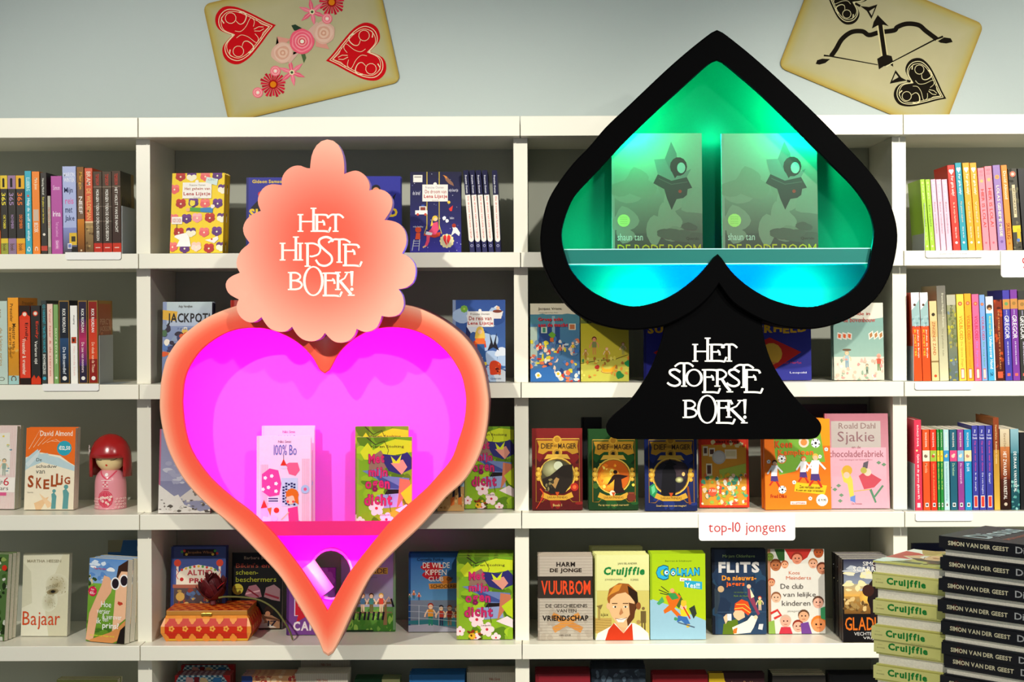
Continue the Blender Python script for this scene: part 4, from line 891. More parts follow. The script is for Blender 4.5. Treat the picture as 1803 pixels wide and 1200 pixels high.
def cv_super(full=True, red=True):
    def f(c):
        c.R(0, 0, 100, 100, '2c2f94', '2a2c88'); c.R(0, 0, 3, 100, '20226e')
        if red:
            c.P([(50, 45), (88, 64), (50, 90), (12, 64)], 'c02018'); c.C(52, 66, 13, 'd8a838')
        else:
            c.P([(6, 40), (18, 28), (24, 34), (30, 28), (34, 44), (14, 44)], '14101c'); c.P([(66, 34), (80, 22), (86, 30), (94, 22), (88, 40), (70, 42)], '14101c'); c.C(66, 17, 6.5, '14101c'); c.C(66, 19, 5, 'e09060'); c.C(20, 22, 4, 'd02828')
        c.sep = True
        if red: c.T('HET MOORD EN DE MAN', 10, 21, 92, 25, 'a81c28', b=.02); c.T('SUPERHELD', 5, 28, 95, 40, 'e8b428', b=.05, wave=.5); c.T('Alexander Herfst', 52, 76, 88, 79, 'c02838'); c.T('Leopold', 74, 89, 94, 92, 'e8e8f0')
        else: c.T('Gideon Samson', 8, 3, 52, 7.5, 'e0c030', b=.03); c.T('SUPERHELD', 4, 41, 96, 53, 'e8c428', b=.05)
        c.sep = False
    return f
def cv_droom(c):
    c.R(0, 0, 100, 60, '131334', '1c1c5c'); c.R(0, 60, 100, 100, '1c1c5c', '35309a'); c.G(0, 0, 100, 100, ['d8d8f0', '6868a8'], 50, .4, .9, 4)
    for x in (33, 57): c.L([(x, 0), (x, 72)], 1.6, 'c8b040')
    c.L([(33, 66), (28, 77)], 1.2, 'd8c048'); c.L([(57, 66), (62, 77)], 1.2, 'd8c048')
    c.R(6, 4, 24, 13, 'e8e4d8'); c.R(8, 6, 22, 7, '6a6058'); c.P([(66, 4), (72, 6), (84, 14), (86, 18), (76, 15), (70, 11)], '8a6048'); c.P([(72, 6), (64, 4), (72, 9)], 'e08830')
    c.R(10, 48, 34, 53, 'f0ece4'); c.R(18, 43, 32, 48, 'e8e0d8'); c.R(20, 44, 30, 48, '8a3c30'); c.C(15, 53, 2.6, 'c84838'); c.C(30, 53, 2.6, 'c84838'); c.R(22, 41, 28, 43, '3050a0')
    c.P([(76, 46), (84, 42), (82, 49), (78, 49)], 'e03028'); c.blob(67, 58, 3.5, 'f0f0f0'); c.blob(73, 61, 3.5, 'f0f0f0'); c.C(76, 38, 3, 'e8c040'); 
    c.P([(27, 77), (60, 75), (58, 80), (48, 82), (27, 79)], 'c83820'); c.P([(44, 64), (54, 62), (56, 72), (50, 78), (36, 79), (34, 76), (42, 70)], 'e04870'); c.L([(36, 77), (35, 86), (31, 92)], 7, 'e04468', 5); c.L([(31, 92), (25, 94)], 3, 'e8b088'); c.P([(32, 74), (44, 76), (42, 79), (30, 78)], 'dce4e8'); c.C(49, 58, 5.6, 'e8c040'); c.P([(43, 58), (45, 66), (40, 68)], 'e8c040'); c.C(50, 59, 3.4, 'f4c8a0')
    c.P([(82, 66), (92, 70), (98, 76), (96, 80), (88, 76), (80, 80), (84, 72)], 'f0ece4'); c.C(86, 67, 4, 'a83018'); c.C(16, 72, 6, 'd84820'); c.P([(10, 84), (12, 76), (20, 76), (20, 84)], 'e0502c')
    for y in (86, 89, 92): c.L([(6, y), (18, y)], 1, 'c8ccd8')
    c.L([(8, 84), (4, 98)], 1.3, 'c8ccd8'); c.L([(19, 84), (17, 98)], 1.3, 'c8ccd8')
    for a in range(12): c.C(72 + math.cos(a * pi / 6) * 11, 86 + math.sin(a * pi / 6) * 11 * c.k, 3.4, 'e8dca0', n=8)
    c.C(72, 86, 10.5, 'd8d0a8'); o = hshape((72, 93), (72, 82))[0]; c.P(o, 'e02828'); c.L([(72, 81), (71, 86), (73, 89), (72, 92)], 1, 'f0e0d0')
    c.R(24, 16, 74, 37, 'ece6dc'); c.C(49, 15.5, 3.6, 'ece6dc')
    c.sep = True; c.T('Francine Oomen', 30, 18, 66, 21, '8a8488'); c.T('De droom van', 29, 22.5, 71, 27, 'a84c48', b=.01); c.T('Lena Lijstje', 27, 28.5, 73, 34, 'b83838', b=.03); c.T('Querido', 43, 35, 56, 36.5, '706868')
    c.T('mijn hobby', 6, 67, 26, 70, 'd8d8e8'); c.T('mijn buurtje', 76, 21, 94, 26, 'd8d8e8'); c.T('de brief', 5, 24, 20, 29, 'd8d8e8'); c.T('ballon', 78, 56, 86, 59, 'd8d8e8'); c.sep = False
def busy(pal, n=70, r0=3, r1=8, seed=1, y0=0): return lambda c: c.G(0, y0, 100, 100, pal, n, r0, r1, seed)
def cv_jackpot(c):
    c.R(0, 0, 100, 100, '8a98b8', '6878a0'); c.R(8, 0, 100, 30, 'b8c8c8', 'a8b4c8'); c.P([(0, 10), (30, 12), (28, 24), (0, 22)], 'd8a838'); c.G(0, 30, 60, 100, ['3a3a60', 'd8582c', '5878b0', '8898b0', '4a6a48', 'd8b050', '302838', 'e8e0d0'], 60, 4, 9, 5); c.L([(78, 30), (82, 55)], 1.5, 'f0f0f0'); c.P([(30, 80), (44, 62), (52, 80), (40, 100), (24, 100)], 'e0a028')
    c.sep = True; c.T('Anja Vereijken', 32, 4, 60, 8, '504838'); c.T('JACKPOT!', 10, 14, 96, 29, '1c1818', b=.02); c.T('7 gelukkige dagen', 30, 32, 80, 35, '5870a0'); c.sep = False
def cv_reis(c):
    c.R(0, 0, 100, 100, '2c4c90', '4870a8'); c.R(0, 0, 6, 100, '8898b8'); c.G(0, 10, 100, 100, ['a8c0dc', '3c60a0', 'd8e0e8', '284888'], 26, 8, 16, 6)
    c.blob(92, 94, 14, 'd8e0e8'); c.W_(22, 11, 7, '78b040', 'b8d048', 8)
    c.R(28, 14, 78, 33, 'ece8e0'); c.C(52, 13, 3, 'ece8e0'); c.P([(74, 14), (96, 14), (92, 23), (78, 23)], 'e8e0d8'); c.C(85, 14, 9, '7a3828', 3); c.C(86, 10, 3.5, 'e8b890')
    for x, s_ in ((70, -1), (84, 1)): c.P([(77, 55), (x, 40), (x - 2 * s_, 52), (x + 4 * s_, 62), (77, 58)], '1a1824')
    c.P([(26, 32), (34, 40), (32, 48), (25, 44)], '1c2050'); c.P([(40, 50), (62, 50), (64, 58), (40, 60)], 'd03c20'); c.P([(44, 44), (60, 44), (62, 54), (42, 54)], 'e87028'); c.P([(46, 54), (60, 54), (62, 68), (56, 70), (48, 66)], '2c5890'); c.P([(56, 66), (62, 66), (64, 76), (58, 74)], '2c5890'); c.blob(62, 78, 3, 'e0c838'); c.C(52, 37, 7, 'e8c050'); c.P([(44, 38), (60, 38), (62, 47), (42, 47)], 'e8c050'); c.C(52, 39, 4.2, 'f0c8a0')
    c.blob(80, 84, 13, 'd84018'); c.G(72, 78, 90, 92, ['6a1408', 'f07838'], 10, 1.2, 2.4, 6)
    c.sep = True; c.T('Francine Oomen', 34, 16, 70, 18.5, '605850'); c.T('De reis van', 31, 20, 74, 25, 'a83c28', b=.02); c.T('Lena Lijstje', 29, 26.5, 77, 31.5, 'b83030', b=.03); c.T('Querido', 72, 95, 92, 97.5, '304060'); c.sep = False
def cv_groep(kind):
    def f(c):
        if kind == 1:
            c.R(0, 0, 100, 14, 'd8d0b4'); c.R(0, 14, 100, 100, '4a7c94', '3c6494'); c.P([(0, 16), (25, 13), (45, 16), (75, 13), (100, 15), (100, 26), (0, 26)], '4c8490'); c.R(18, 30, 60, 52, '284478'); c.R(44, 16, 50, 60, '88a8b0'); c.P([(0, 30), (14, 30), (14, 80), (0, 80)], 'a8b8a8')
            c.R(22, 30, 34, 38, 'c8d4b8'); c.R(25, 31, 31, 37, '3c8868'); c.R(78, 26, 92, 34, 'd8ccb0'); c.R(80, 27, 90, 33, 'b86c40')
            c.G(0, 45, 100, 100, ['e0dccc', '3c70b0', 'd87048', 'd8c838', '5878a8', 'c83828', 'e8c8a8', '283c70', 'b8c8d0', '6888a8'], 120, 2, 6, 8)
            c.P([(36, 40), (44, 36), (52, 40), (46, 46)], '68a030'); c.R(40, 44, 47, 49, 'd86830'); c.Fg(20, 64, 22, 'd02818', '304880'); c.Fg(60, 66, 22, 'e0705c', '4a78a0', '281810'); c.Fg(86, 62, 20, 'e0c030', '88a0b8', 'd8a068'); c.P([(0, 100), (0, 86), (40, 80), (60, 100)], '3068a8'); c.blob(56, 90, 6, 'e8e4d8'); c.C(56, 90, 3, 'e0b428'); c.blob(16, 92, 6, 'e8e4d8'); c.C(16, 92, 3, 'e0b428')
            c.sep = True; c.T('Jacques Vriens', 16, 5, 63, 9, '504838'); c.T('met tekeningen van Annet Schaap', 18, 11, 55, 12.5, '706858'); c.T('Groep acht', 16, 18, 66, 23.5, 'd02830', b=.03); c.T('aan de macht', 16, 25, 76, 30, 'd02830', b=.03); c.sep = False
        elif kind == 2:
            c.R(0, 0, 100, 22, '5c6820', '808028'); c.R(0, 22, 100, 70, 'b4a824', 'c0b034'); c.R(0, 70, 100, 100, 'c4bc48', 'b8b448'); c.P([(0, 22), (40, 18), (20, 26), (0, 26)], '60682c')
            c.Fg(28, 66, 38, '78804c', 'c89040', '5a2018', 'd88860'); c.Fg(10, 72, 22, 'b08038', 'a87830', 'a06840', 'e0b080'); c.Fg(54, 72, 26, 'c8982c', 'b88428', 'd8a050'); c.Fg(88, 66, 26, 'b8b070', 'a09850', 'b06038')
            c.L([(0, 77), (20, 75), (40, 73), (70, 72), (98, 66)], 1.2, '503c14'); c.G(0, 68, 100, 98, ['d88830', 'e0d060', 'a06828', 'd8c848', '388848'], 36, 1.5, 4, 9); c.blob(34, 82, 5, 'b02c1c'); c.blob(80, 92, 8, '207838'); c.blob(97, 77, 6, '208848'); c.C(55, 87, 13, 'c87038', 4); c.C(55, 87, 11.5, 'd0c050', 3); c.P([(42, 80), (46, 88), (68, 88), (74, 78), (60, 84), (50, 84)], 'e0a020')
            c.sep = True; c.T('Jacques Vriens', 12, 4, 55, 9, '2c3010'); c.T('De groeten', 12, 12, 60, 18, '28300c', b=.02); c.T('van groep acht', 12, 20, 84, 27, '28300c', b=.03); c.sep = False
        elif kind == 3:
            c.R(0, 0, 100, 22, 'e4e0cc'); c.R(0, 22, 100, 70, '80a89c', '98b8a8'); c.P([(0, 24), (40, 20), (70, 22), (100, 19), (100, 30), (0, 30)], '84aca0'); c.R(0, 70, 100, 100, 'e0dcc8', 'd8d0b8')
            for x in (8, 18, 28): c.P([(x, 38), (x + 9, 40), (x + 8, 48), (x - 1, 46)], 'e8e0d0'); c.P([(x + 1, 40), (x + 7, 41), (x + 6, 46), (x + 1, 45)], 'd85c28')
            for x in (70, 80, 90): c.P([(x, 40), (x + 9, 36), (x + 10, 44), (x + 1, 48)], 'e8e0d0'); c.P([(x + 2, 41), (x + 7, 38), (x + 8, 43), (x + 3, 46)], 'b07840')
            c.Fg(26, 84, 34, 'a8c0c4', '80a0b0', 'c8a880'); c.C(26, 61, 9, '6a5038', 2.4); c.Fg(90, 88, 34, 'c85840', '708858', 'e8a890', 'e89880'); c.Fg(66, 92, 20, '7a9080', '506858', '706050'); c.G(0, 72, 100, 100, ['e89890', 'f0e8d8', 'd8b8a0', 'e8b8a8', '90a890'], 46, 1.5, 4, 5)
            c.sep = True; c.T('Jacques Vriens', 12, 5, 60, 9, '605848'); c.T('Bende in', 30, 12, 74, 16, 'c84840'); c.T('de bovenbouw', 20, 19, 84, 25, 'c84840'); c.sep = False
        else:
            c.R(0, 0, 100, 100, 'c83018'); c.R(5, 3, 95, 97, 'dc9c30', 'c88c28'); c.R(5, 3, 95, 20, 'd83820'); c.G(5, 16, 95, 22, ['d83820', 'e8d8a0'], 14, 3, 5, 2)
            for b_ in ((8, 22, 18, 34), (20, 24, 32, 35), (14, 44, 26, 60), (52, 26, 76, 38)): c.R(*b_, 'ece0c0'); c.R(b_[0] + 2, b_[1] + 2, b_[2] - 2, b_[3] - 3, '5c4038' if b_[0] < 50 else 'dcd0a0')
            c.C(40, 36, 14, 'b8b8b4'); c.C(40, 36, 11, 'c8c8c4'); c.P([(40, 52), (94, 44), (94, 58), (42, 64)], 'a8c048'); c.G(6, 58, 94, 96, ['e8e0c8', '48a078', 'd8b028', 'd86838', '90b040', 'e8c8a0', '3c8068', 'c84830'], 110, 1.5, 5, 6); c.C(26, 80, 9, 'e05030')
            c.sep = True; c.T('Groep zeven', 26, 6, 76, 11, '6a1810', b=.02); c.T('slaat terug', 34, 14, 80, 19, '3a1410', b=.02); c.T('7.50', 19, 77, 33, 80, 'f4e8d8'); c.sep = False
    return f
def cv_pinkstripe(c):
    c.R(0, 0, 100, 100, 'ece4dc')
    for i in range(26): c.R(i * 4, 0, i * 4 + 1.2, 100, 'd89898')
    c.P([(0, 10), (75, 8), (80, 58), (0, 60)], 'e8e4d8'); c.Fg(16, 60, 62, 'd8c040', '4890a8', '5a2818'); c.Fg(58, 60, 60, '90a898', 'a8b0a0', '8a8a70'); c.G(0, 8, 80, 56, ['b8c8b0', 'e0c848', '6898a8'], 16, 2, 5, 3); c.R(0, 62, 100, 80, 'efe9e0'); c.R(0, 80, 70, 84, 'd85888')
    c.sep = True; c.T('6', 58, 62, 78, 72, 'c83040'); c.T('zijn', 36, 65, 56, 71, '403830'); c.T('jaars', 30, 73, 76, 79, '403830'); c.sep = False
def cv_skellig(c):
    c.R(0, 0, 100, 100, 'f0e6cc', 'ece0c4'); c.P([(0, 0), (100, 0), (100, 46), (88, 42), (70, 34), (48, 32), (30, 30), (16, 34), (0, 36)], 'e86a14')
    c.P([(0, 38), (24, 26), (30, 32), (44, 31), (48, 34), (66, 36), (100, 47), (100, 53), (60, 46), (34, 42), (10, 48), (0, 52)], 'b8d0d4'); c.P([(0, 44), (30, 26), (24, 36), (6, 48)], 'd0dcdc')
    for a in range(7): c.L([(6 + a * 9, 20 - a * 2 + 6), (28 + a * 8, 2 + a * 3)], .9, 'f4d8b0', .2)
    c.P([(20, 92), (50, 84), (34, 100), (24, 100)], 'e8c090'); c.P([(30, 80), (60, 94), (48, 98)], 'ecc89c')
    for x, y, h_ in ((60, 99, 26), (84, 99, 32)): c.P([(x - h_ * .2, y), (x - h_ * .16, y - h_ * .45), (x - h_ * .2, y - h_ * .7), (x, y - h_ * .78), (x + h_ * .2, y - h_ * .6), (x + h_ * .17, y - h_ * .3), (x + h_ * .16, y)], '5c9898'); c.C(x, y - h_ * .84, h_ * .14, '5c9898')
    c.C(78, 25, 15, '28a0b4')
    c.sep = True; c.T('David Almond', 28, 3.5, 94, 10, 'f8ecd8', b=.01); c.T('€12,50', 67, 22, 90, 28, 'f4f4ec', b=.03); c.T('De', 22, 37, 33, 41, '303838'); c.T('schaduw', 22, 45, 64, 49, '303838'); c.T('van', 22, 52, 40, 56, '303838')
    for i, (ch, xx, yy, s_) in enumerate([('S', 6, 58, 15), ('K', 23, 61, 13), ('E', 38, 63, 12), ('L', 53, 58, 14), ('L', 63, 56, 14), ('i', 73, 58, 11), ('G', 80, 60, 9)]): c.T(ch, xx, yy, xx + (12 if ch != 'i' else 4), yy + s_, 'a0481c', b=.03)
    c.T('Querido', 6, 78, 18, 80, '807868'); c.sep = False
def cv_bajaar(c):
    c.R(0, 0, 100, 100, 'dedbc0', 'e6e3cc'); c.P([(0, 10), (18, 22), (22, 60), (0, 66)], 'd2cfb4'); c.P([(60, 100), (48, 60), (52, 40), (70, 24), (86, 0), (100, 0), (100, 100)], 'd4cfb0')
    c.C(76, 38, 26, 'b0a47c', 24, 20, .3, col2='dad6ba'); c.C(60, 58, 17, 'b4ac8a', 22, 18, .2, col2='deddc2'); c.G(60, 28, 94, 48, ['a89c74', '9a8e68'], 40, .5, 1.4, 4); c.G(50, 48, 72, 66, ['b4aa88', 'a89e7c'], 30, .5, 1.2, 6)
    c.C(66, 46, 13, '9a8c68', 6, 14, -.2); c.C(66, 46, 9, '50452c', 4.5, 12, -.2, col2='80724c'); c.C(67, 46, 5, '1c1810', 3); 
    for i in range(8): c.L([(54 + i * 3, 44 - i * .5), (52 + i * 3.4, 40 - i * .6)], .6, '6a5c3c')
    c.sep = True; c.T('MARTHA HEESEN', 9, 7, 82, 10.5, 'a49c80', b=.005); c.T('Bajaar', 3, 70, 84, 92, 'd0481c', b=-.004); c.sep = False
def cv_prins(c):
    c.R(0, 0, 100, 30, '5c8cc8', '88acd4'); c.R(0, 30, 100, 100, '7cac38', '5c8820'); c.G(0, 4, 60, 26, ['f0f0f0', 'd8e4f0', '5888c8'], 18, 4, 10, 5, .5); c.G(0, 22, 20, 42, ['30481c', '48602c', 'd8c890'], 18, 2, 5, 6); c.G(0, 76, 70, 100, ['44701c', '6c9c2c'], 14, 8, 16, 4, .3)
    c.P([(0, 98), (6, 66), (34, 32), (40, 20), (54, 22), (64, 30), (60, 40), (46, 50), (30, 62), (22, 90), (18, 100)], 'eab088'); c.P([(66, 100), (72, 30), (84, 10), (100, 6), (100, 70), (86, 76)], 'f0bc94'); c.P([(70, 28), (76, 8), (100, 0), (100, 14), (84, 14)], '3a2014')
    c.P([(10, 98), (60, 88), (80, 82), (100, 72), (100, 92), (70, 100), (12, 100)], 'd89050'); c.P([(80, 100), (88, 84), (100, 78), (100, 100)], '1c1410')
    for x, y in ((70, 29), (92, 25)): c.C(x, y, 12, 'f4f0ec', 14); c.C(x, y, 9, '241820', 11)
    c.P([(79, 50), (90, 51), (92, 53), (84, 55), (78, 53)], 'c03c28'); c.C(12, 40, 11, 'd01c48')
    c.sep = True; c.T('Marie', 8, 36.5, 16, 39, 'f8e8e0'); c.T('€15,-', 5, 40, 19, 44, 'f8e8e0', b=.02); c.T('Tine Mortier', 12, 11, 44, 13.5, 'd03060')
    c.T('Hoe', 36, 51, 62, 58, 'f8f8f0'); c.T('versier', 26, 60, 60, 66, 'f8f8f0'); c.T('& verover', 40, 66, 90, 72, 'f8f8f0'); c.T('ik', 26, 71, 38, 78, 'f8f8f0'); c.T('een', 42, 71, 56, 75, 'f8f8f0'); c.T('prins?', 42, 76, 84, 85, 'f8f8f0', b=.01); c.T('een roman voor meisjes van nu', 10, 91, 74, 94, 'e8e838'); c.sep = False
def cv_mountain(c):
    c.R(0, 0, 100, 62, '8c8cac', 'a0a0bc'); c.R(0, 62, 100, 100, '8888a8', '9c9cb4'); c.R(0, 0, 3, 100, 'c06080'); c.G(10, 40, 60, 64, ['c8c8d4', 'a8a8c0'], 16, 4, 10, 5, .5); c.P([(0, 66), (30, 80), (38, 78), (50, 90), (80, 98), (100, 96), (100, 100), (0, 100)], 'ece6dc'); c.P([(40, 82), (70, 68), (90, 62), (100, 70), (100, 84), (60, 86)], 'dcd4cc'); c.G(0, 84, 100, 100, ['8a8078', 'd8d0c4', 'f0ece0', '605850'], 46, 1, 5, 3, .5); c.G(60, 62, 100, 80, ['b09050', 'e8e0d0', '807870'], 14, 1.5, 4, 4)
def cv_ogen(c):
    c.R(0, 0, 100, 100, '6c9c1c', '88ac24'); c.R(0, 0, 4, 100, '8a9838'); c.G(0, 0, 100, 100, ['587c18', 'a0c028', '88b020', '4c7014'], 40, 5, 14, 4)
    c.P([(6, 16), (20, 6), (30, 14), (50, 6), (70, 2), (100, 4), (100, 16), (60, 20), (40, 24), (14, 24)], 'c4d024'); c.L([(18, 0), (34, 8), (50, 4), (58, 14), (52, 26)], 2, '3a2c1c', .8)
    c.P([(24, 22), (44, 14), (60, 30), (40, 38), (22, 34)], '8a6858'); c.P([(48, 18), (76, 20), (92, 16), (100, 22), (100, 34), (78, 40), (58, 36), (50, 28)], '2c2868'); c.P([(62, 28), (84, 24), (92, 32), (82, 40), (72, 34)], 'd8907c'); c.P([(62, 20), (72, 26), (82, 18), (78, 28), (66, 28)], 'c8d428')
    c.P([(10, 36), (40, 34), (60, 42), (96, 44), (90, 56), (60, 58), (40, 46)], '6878a8'); c.P([(30, 38), (70, 50), (88, 56), (50, 54)], '3c4c88'); c.P([(56, 56), (90, 56), (80, 62), (50, 62)], '1c1418'); c.P([(36, 62), (80, 60), (84, 74), (50, 76)], '8c98c0'); c.P([(78, 44), (96, 46), (100, 60), (84, 66), (72, 78), (76, 62)], 'c07050'); c.P([(80, 60), (100, 50), (100, 74), (90, 70)], 'b8cc20')
    c.P([(70, 78), (90, 72), (100, 76), (100, 86), (84, 82)], 'ecd8d8'); c.L([(54, 46), (58, 66), (62, 80)], 1, '40280c')
    for x, y, r_ in ((36, 76, 14), (54, 88, 13), (6, 90, 9), (34, 98, 9), (70, 98, 9)): c.W_(x, y, r_, 'f0d4d4', 'c82c40', 5, .2, x)
    c.C(28, 96, 6, 'd8a020'); c.G(20, 90, 44, 100, ['8a3010', 'e0b030', '50300c'], 14, 1.5, 3, 3)
    c.sep = True; c.T('Karen Stolting', 26, 8.5, 86, 12, '3c2c18')
    for s_, a, b, y0, y1 in (('Met', 22, 50, 18, 28), ('mijn', 22, 56, 32, 44), ('ogen', 16, 60, 46, 58), ('dicht', 14, 64, 61, 73)): c.T(s_, a - .8, y0 - .4, b + .8, y1 + .4, '781848', b=.055, wave=.3); c.T(s_, a, y0, b, y1, 'c02860', b=.035, wave=.3)
    c.T('Leopold', 44, 82, 60, 84.5, '504040'); c.sep = False
def cv_feet(c): c.R(0, 0, 100, 100, '7a9cb8', 'a0b4b0'); c.R(0, 70, 100, 100, 'b08850', 'c89c60'); c.G(0, 70, 100, 100, ['8a5c28', 'd8b070', 'a87840'], 30, 2, 6, 4); c.P([(50, 10), (86, 10), (80, 60), (62, 60)], '28304c'); c.P([(60, 60), (68, 60), (64, 88), (56, 88)], '1c1c28'); c.P([(76, 60), (84, 60), (90, 86), (80, 86)], '1c1c28'); c.P([(50, 84), (64, 82), (64, 92), (50, 94)], 'd87030'); c.P([(78, 84), (92, 82), (92, 92), (78, 92)], 'd87030')
def cv_prijs(c):
    c.R(0, 0, 100, 100, '40508c', '4c5c98'); c.R(0, 0, 5, 100, '30407c')
    c.R(22, 3, 82, 11, '20141c')
    for x, y in ((24, 5), (80, 5), (28, 9), (76, 9), (84, 8), (20, 6)): c.C(x, y, 2.6, ['d04038', 'e0c048', '48a048'][x % 3], n=8)
    c.P([(14, 44), (14, 30), (26, 24), (50, 21), (76, 24), (88, 30), (88, 44)], 'ece2cc'); 
    for i in range(9): c.C(20 + i * 7.6, 27 - math.sin(i / 8 * pi) * 4, 2.4, ['d84038', 'e0b838', '58a048'][i % 3], n=7)
    for x in (12, 89): c.R(x - 2, 22, x + 2, 46, 'ece0d0'); c.L([(x - 2, 26), (x + 2, 30), (x - 2, 34), (x + 2, 38)], 1.2, 'd04038'); c.C(x, 19, 6.5, 'd04430')
    c.R(4, 44, 96, 48, 'a8604c'); c.C(20, 38, 3.5, 'c02828'); c.C(84, 38, 3.5, 'c02828'); c.R(6, 48, 94, 100, '584848', '3a2c30'); c.G(8, 50, 90, 98, ['a8884c', '7a5850', '506890', '8a3c30', 'c0a060', '3c3850'], 54, 2, 7, 4); c.C(18, 58, 8, 'c8a050')
    c.sep = True; c.T('Jacqueline Wilson', 30, 5, 76, 9, 'a87848'); c.T('ALTIJD', 30, 27, 76, 35, 'b82c3c', b=.02); c.T('PRIJS', 34, 36.5, 72, 44, 'b82c3c', b=.02); c.sep = False
def cv_bikini(c):
    c.R(0, 0, 100, 100, '0e0f10', '14110f'); c.P([(26, 56), (34, 44), (48, 42), (56, 48), (60, 58), (44, 60)], '9a6870'); c.P([(64, 58), (68, 46), (84, 42), (96, 48), (96, 64), (80, 62)], '9a7478'); c.L([(28, 54), (56, 50)], 3, 'd0a8a8'); c.L([(32, 48), (54, 58)], 3, '781824'); c.L([(66, 54), (94, 60)], 4, '8a2838'); c.C(12, 48, 11, 'c8c040')
    c.P([(0, 92), (20, 84), (50, 80), (80, 82), (96, 88), (96, 99), (30, 99)], 'a87c5c'); c.P([(30, 92), (40, 78), (52, 76), (66, 90), (60, 98)], 'd8c4b0'); c.C(36, 76, 8, '5a3420'); c.C(38, 78, 5, 'c89070'); c.C(74, 76, 9, '2a1810'); c.C(72, 80, 5, 'c08864'); c.P([(40, 95), (70, 92), (90, 98), (40, 99)], 'e0d8cc'); c.L([(66, 88), (92, 90)], 3, 'c89070')
    c.sep = True; c.T('Barbara Scholten', 24, 5, 90, 9, 'a8a080'); c.T("Bikini's en", 8, 14, 74, 20, 'a85038'); c.T('scheen-', 8, 23, 52, 29, 'a8b030'); c.T('beschermers', 8, 32, 88, 38.5, 'a8b030'); c.T('17', 72, 89, 90, 96, '201828', b=.02); c.T('met een grote knal', 5, 46, 20, 49, '504010'); c.sep = False
def cv_carry(c):
    c.R(0, 0, 100, 100, '6c3c84', '7c4894'); c.R(0, 0, 5, 100, '502868'); c.G(0, 0, 100, 45, ['8a5ca0', '6a3880'], 20, 6, 14, 4); c.R(16, 42, 84, 72, 'e8dce8'); c.R(18, 43, 82, 71, 'c82030'); c.P([(24, 71), (44, 71), (20, 82)], 'c82030')
    c.sep = True; c.T('Een boek over mijn', 24, 47, 76, 51, 'f0e0e0'); c.T('eerste zoen en', 24, 54, 70, 58, 'f0e0e0'); c.T('nog veel meer', 30, 61, 76, 65, 'f0e0e0'); c.T('CARRY', 14, 80, 92, 94, 'f0ece8', b=.04); c.sep = False
def cv_aarde(c):
    c.R(0, 0, 100, 70, '8888a0', '9c9cb0'); c.R(0, 78, 100, 100, '58842c', '387028'); c.G(0, 74, 100, 100, ['6c9c3c', '3c7424', '88b048'], 50, 1.5, 5, 4, 1.6); c.R(0, 64, 100, 66.5, '7a5c3c'); c.R(0, 76, 94, 77.5, '8a6c4c'); c.P([(80, 62), (84, 62), (85, 92), (78, 92)], '8a6844'); c.R(30, 22, 86, 30, 'c0c038'); c.R(52, 12, 74, 20, 'c0c038')
    c.R(0, 98, 60, 100, '1c3018'); c.R(96, 0, 100, 98, '6c8c64')
    for x, sh, hr in ((20, '506890', '3a2818'), (40, '4c7898', 'a86838'), (56, '3c7870', '5a2c18'), (74, 'c84430', 'd8a838')): c.Fg(x, 76, 34, sh, '6a5c30' if x == 56 else 'dcb898', hr); c.L([(x - 4, 76), (x - 6, 86)], 3.5, '1c1820'); c.L([(x + 5, 76), (x + 3, 86)], 3.5, '1c1820')
    c.L([(78, 68), (88, 58), (96, 68)], 3, 'dcb898'); c.L([(92, 60), (97, 70)], 3.5, '1c1820')
    c.sep = True; c.T('DE', 56, 13, 70, 18, '302c28'); c.T('AARDE', 34, 23, 84, 29, '302c28'); c.T('Lydia Rood', 44, 33, 66, 35, '606070'); c.T('HET KWAAD VAN', 4, 3, 60, 9, '303040'); c.sep = False
def cv_kippen(c):
    c.R(0, 0, 100, 60, '14508c', '5c94c0'); c.R(0, 60, 100, 100, '788494', '5c6470'); c.R(0, 0, 4, 100, '103c70'); c.P([(0, 86), (100, 82), (100, 94), (0, 90)], '286870'); c.P([(0, 92), (40, 90), (100, 98), (100, 100), (0, 100)], '9a98a4')
    c.blob(44, 18, 22, 'b01824', .1, 12, 9); c.blob(44, 28, 18, 'b01824', .1, 12, 9); c.blob(70, 34, 12, 'c07024', .1, 10, 7); c.P([(38, 39), (96, 38), (98, 45), (40, 46)], 'd08830')
    c.Fg(10, 58, 16, 'c86830', '286068', 'a84020'); c.Fg(20, 60, 15, 'c84830', '385078', '903820'); c.Fg(2, 60, 13, '387868', '285868', '28201c')
    for x, sh, pn, hr, h_ in ((42, 'd88c28', '207860', 'a02818', 42), (62, 'b83828', '282848', '201420', 38), (78, 'b03420', '7a6048', '984818', 38), (92, 'a04820', '4c4c58', 'a86020', 36)): c.Fg(x, 92, h_, sh, pn, hr)
    for y in (66, 74, 82): c.L([(0, y), (20, y + .5), (100, y + 5)], .7, 'b8c0c8')
    for x in (20, 58, 96): c.L([(x, 66 + x * .04), (x, 92)], .9, 'c0c8d0')
    c.sep = True; c.T('Cornelia Funke', 16, 6, 66, 10, '101c38', b=.01); c.T('DE WILDE', 27, 12, 78, 19, 'ece0d0'); c.T('KIPPEN', 32, 21, 72, 28, 'ece0d0'); c.T('CLUB', 38, 30, 66, 36, 'ece0d0'); c.T('OP', 72, 31, 84, 35, '302010'); c.T('SCHOOLREIS', 42, 40, 95, 44.5, '302010'); c.sep = False
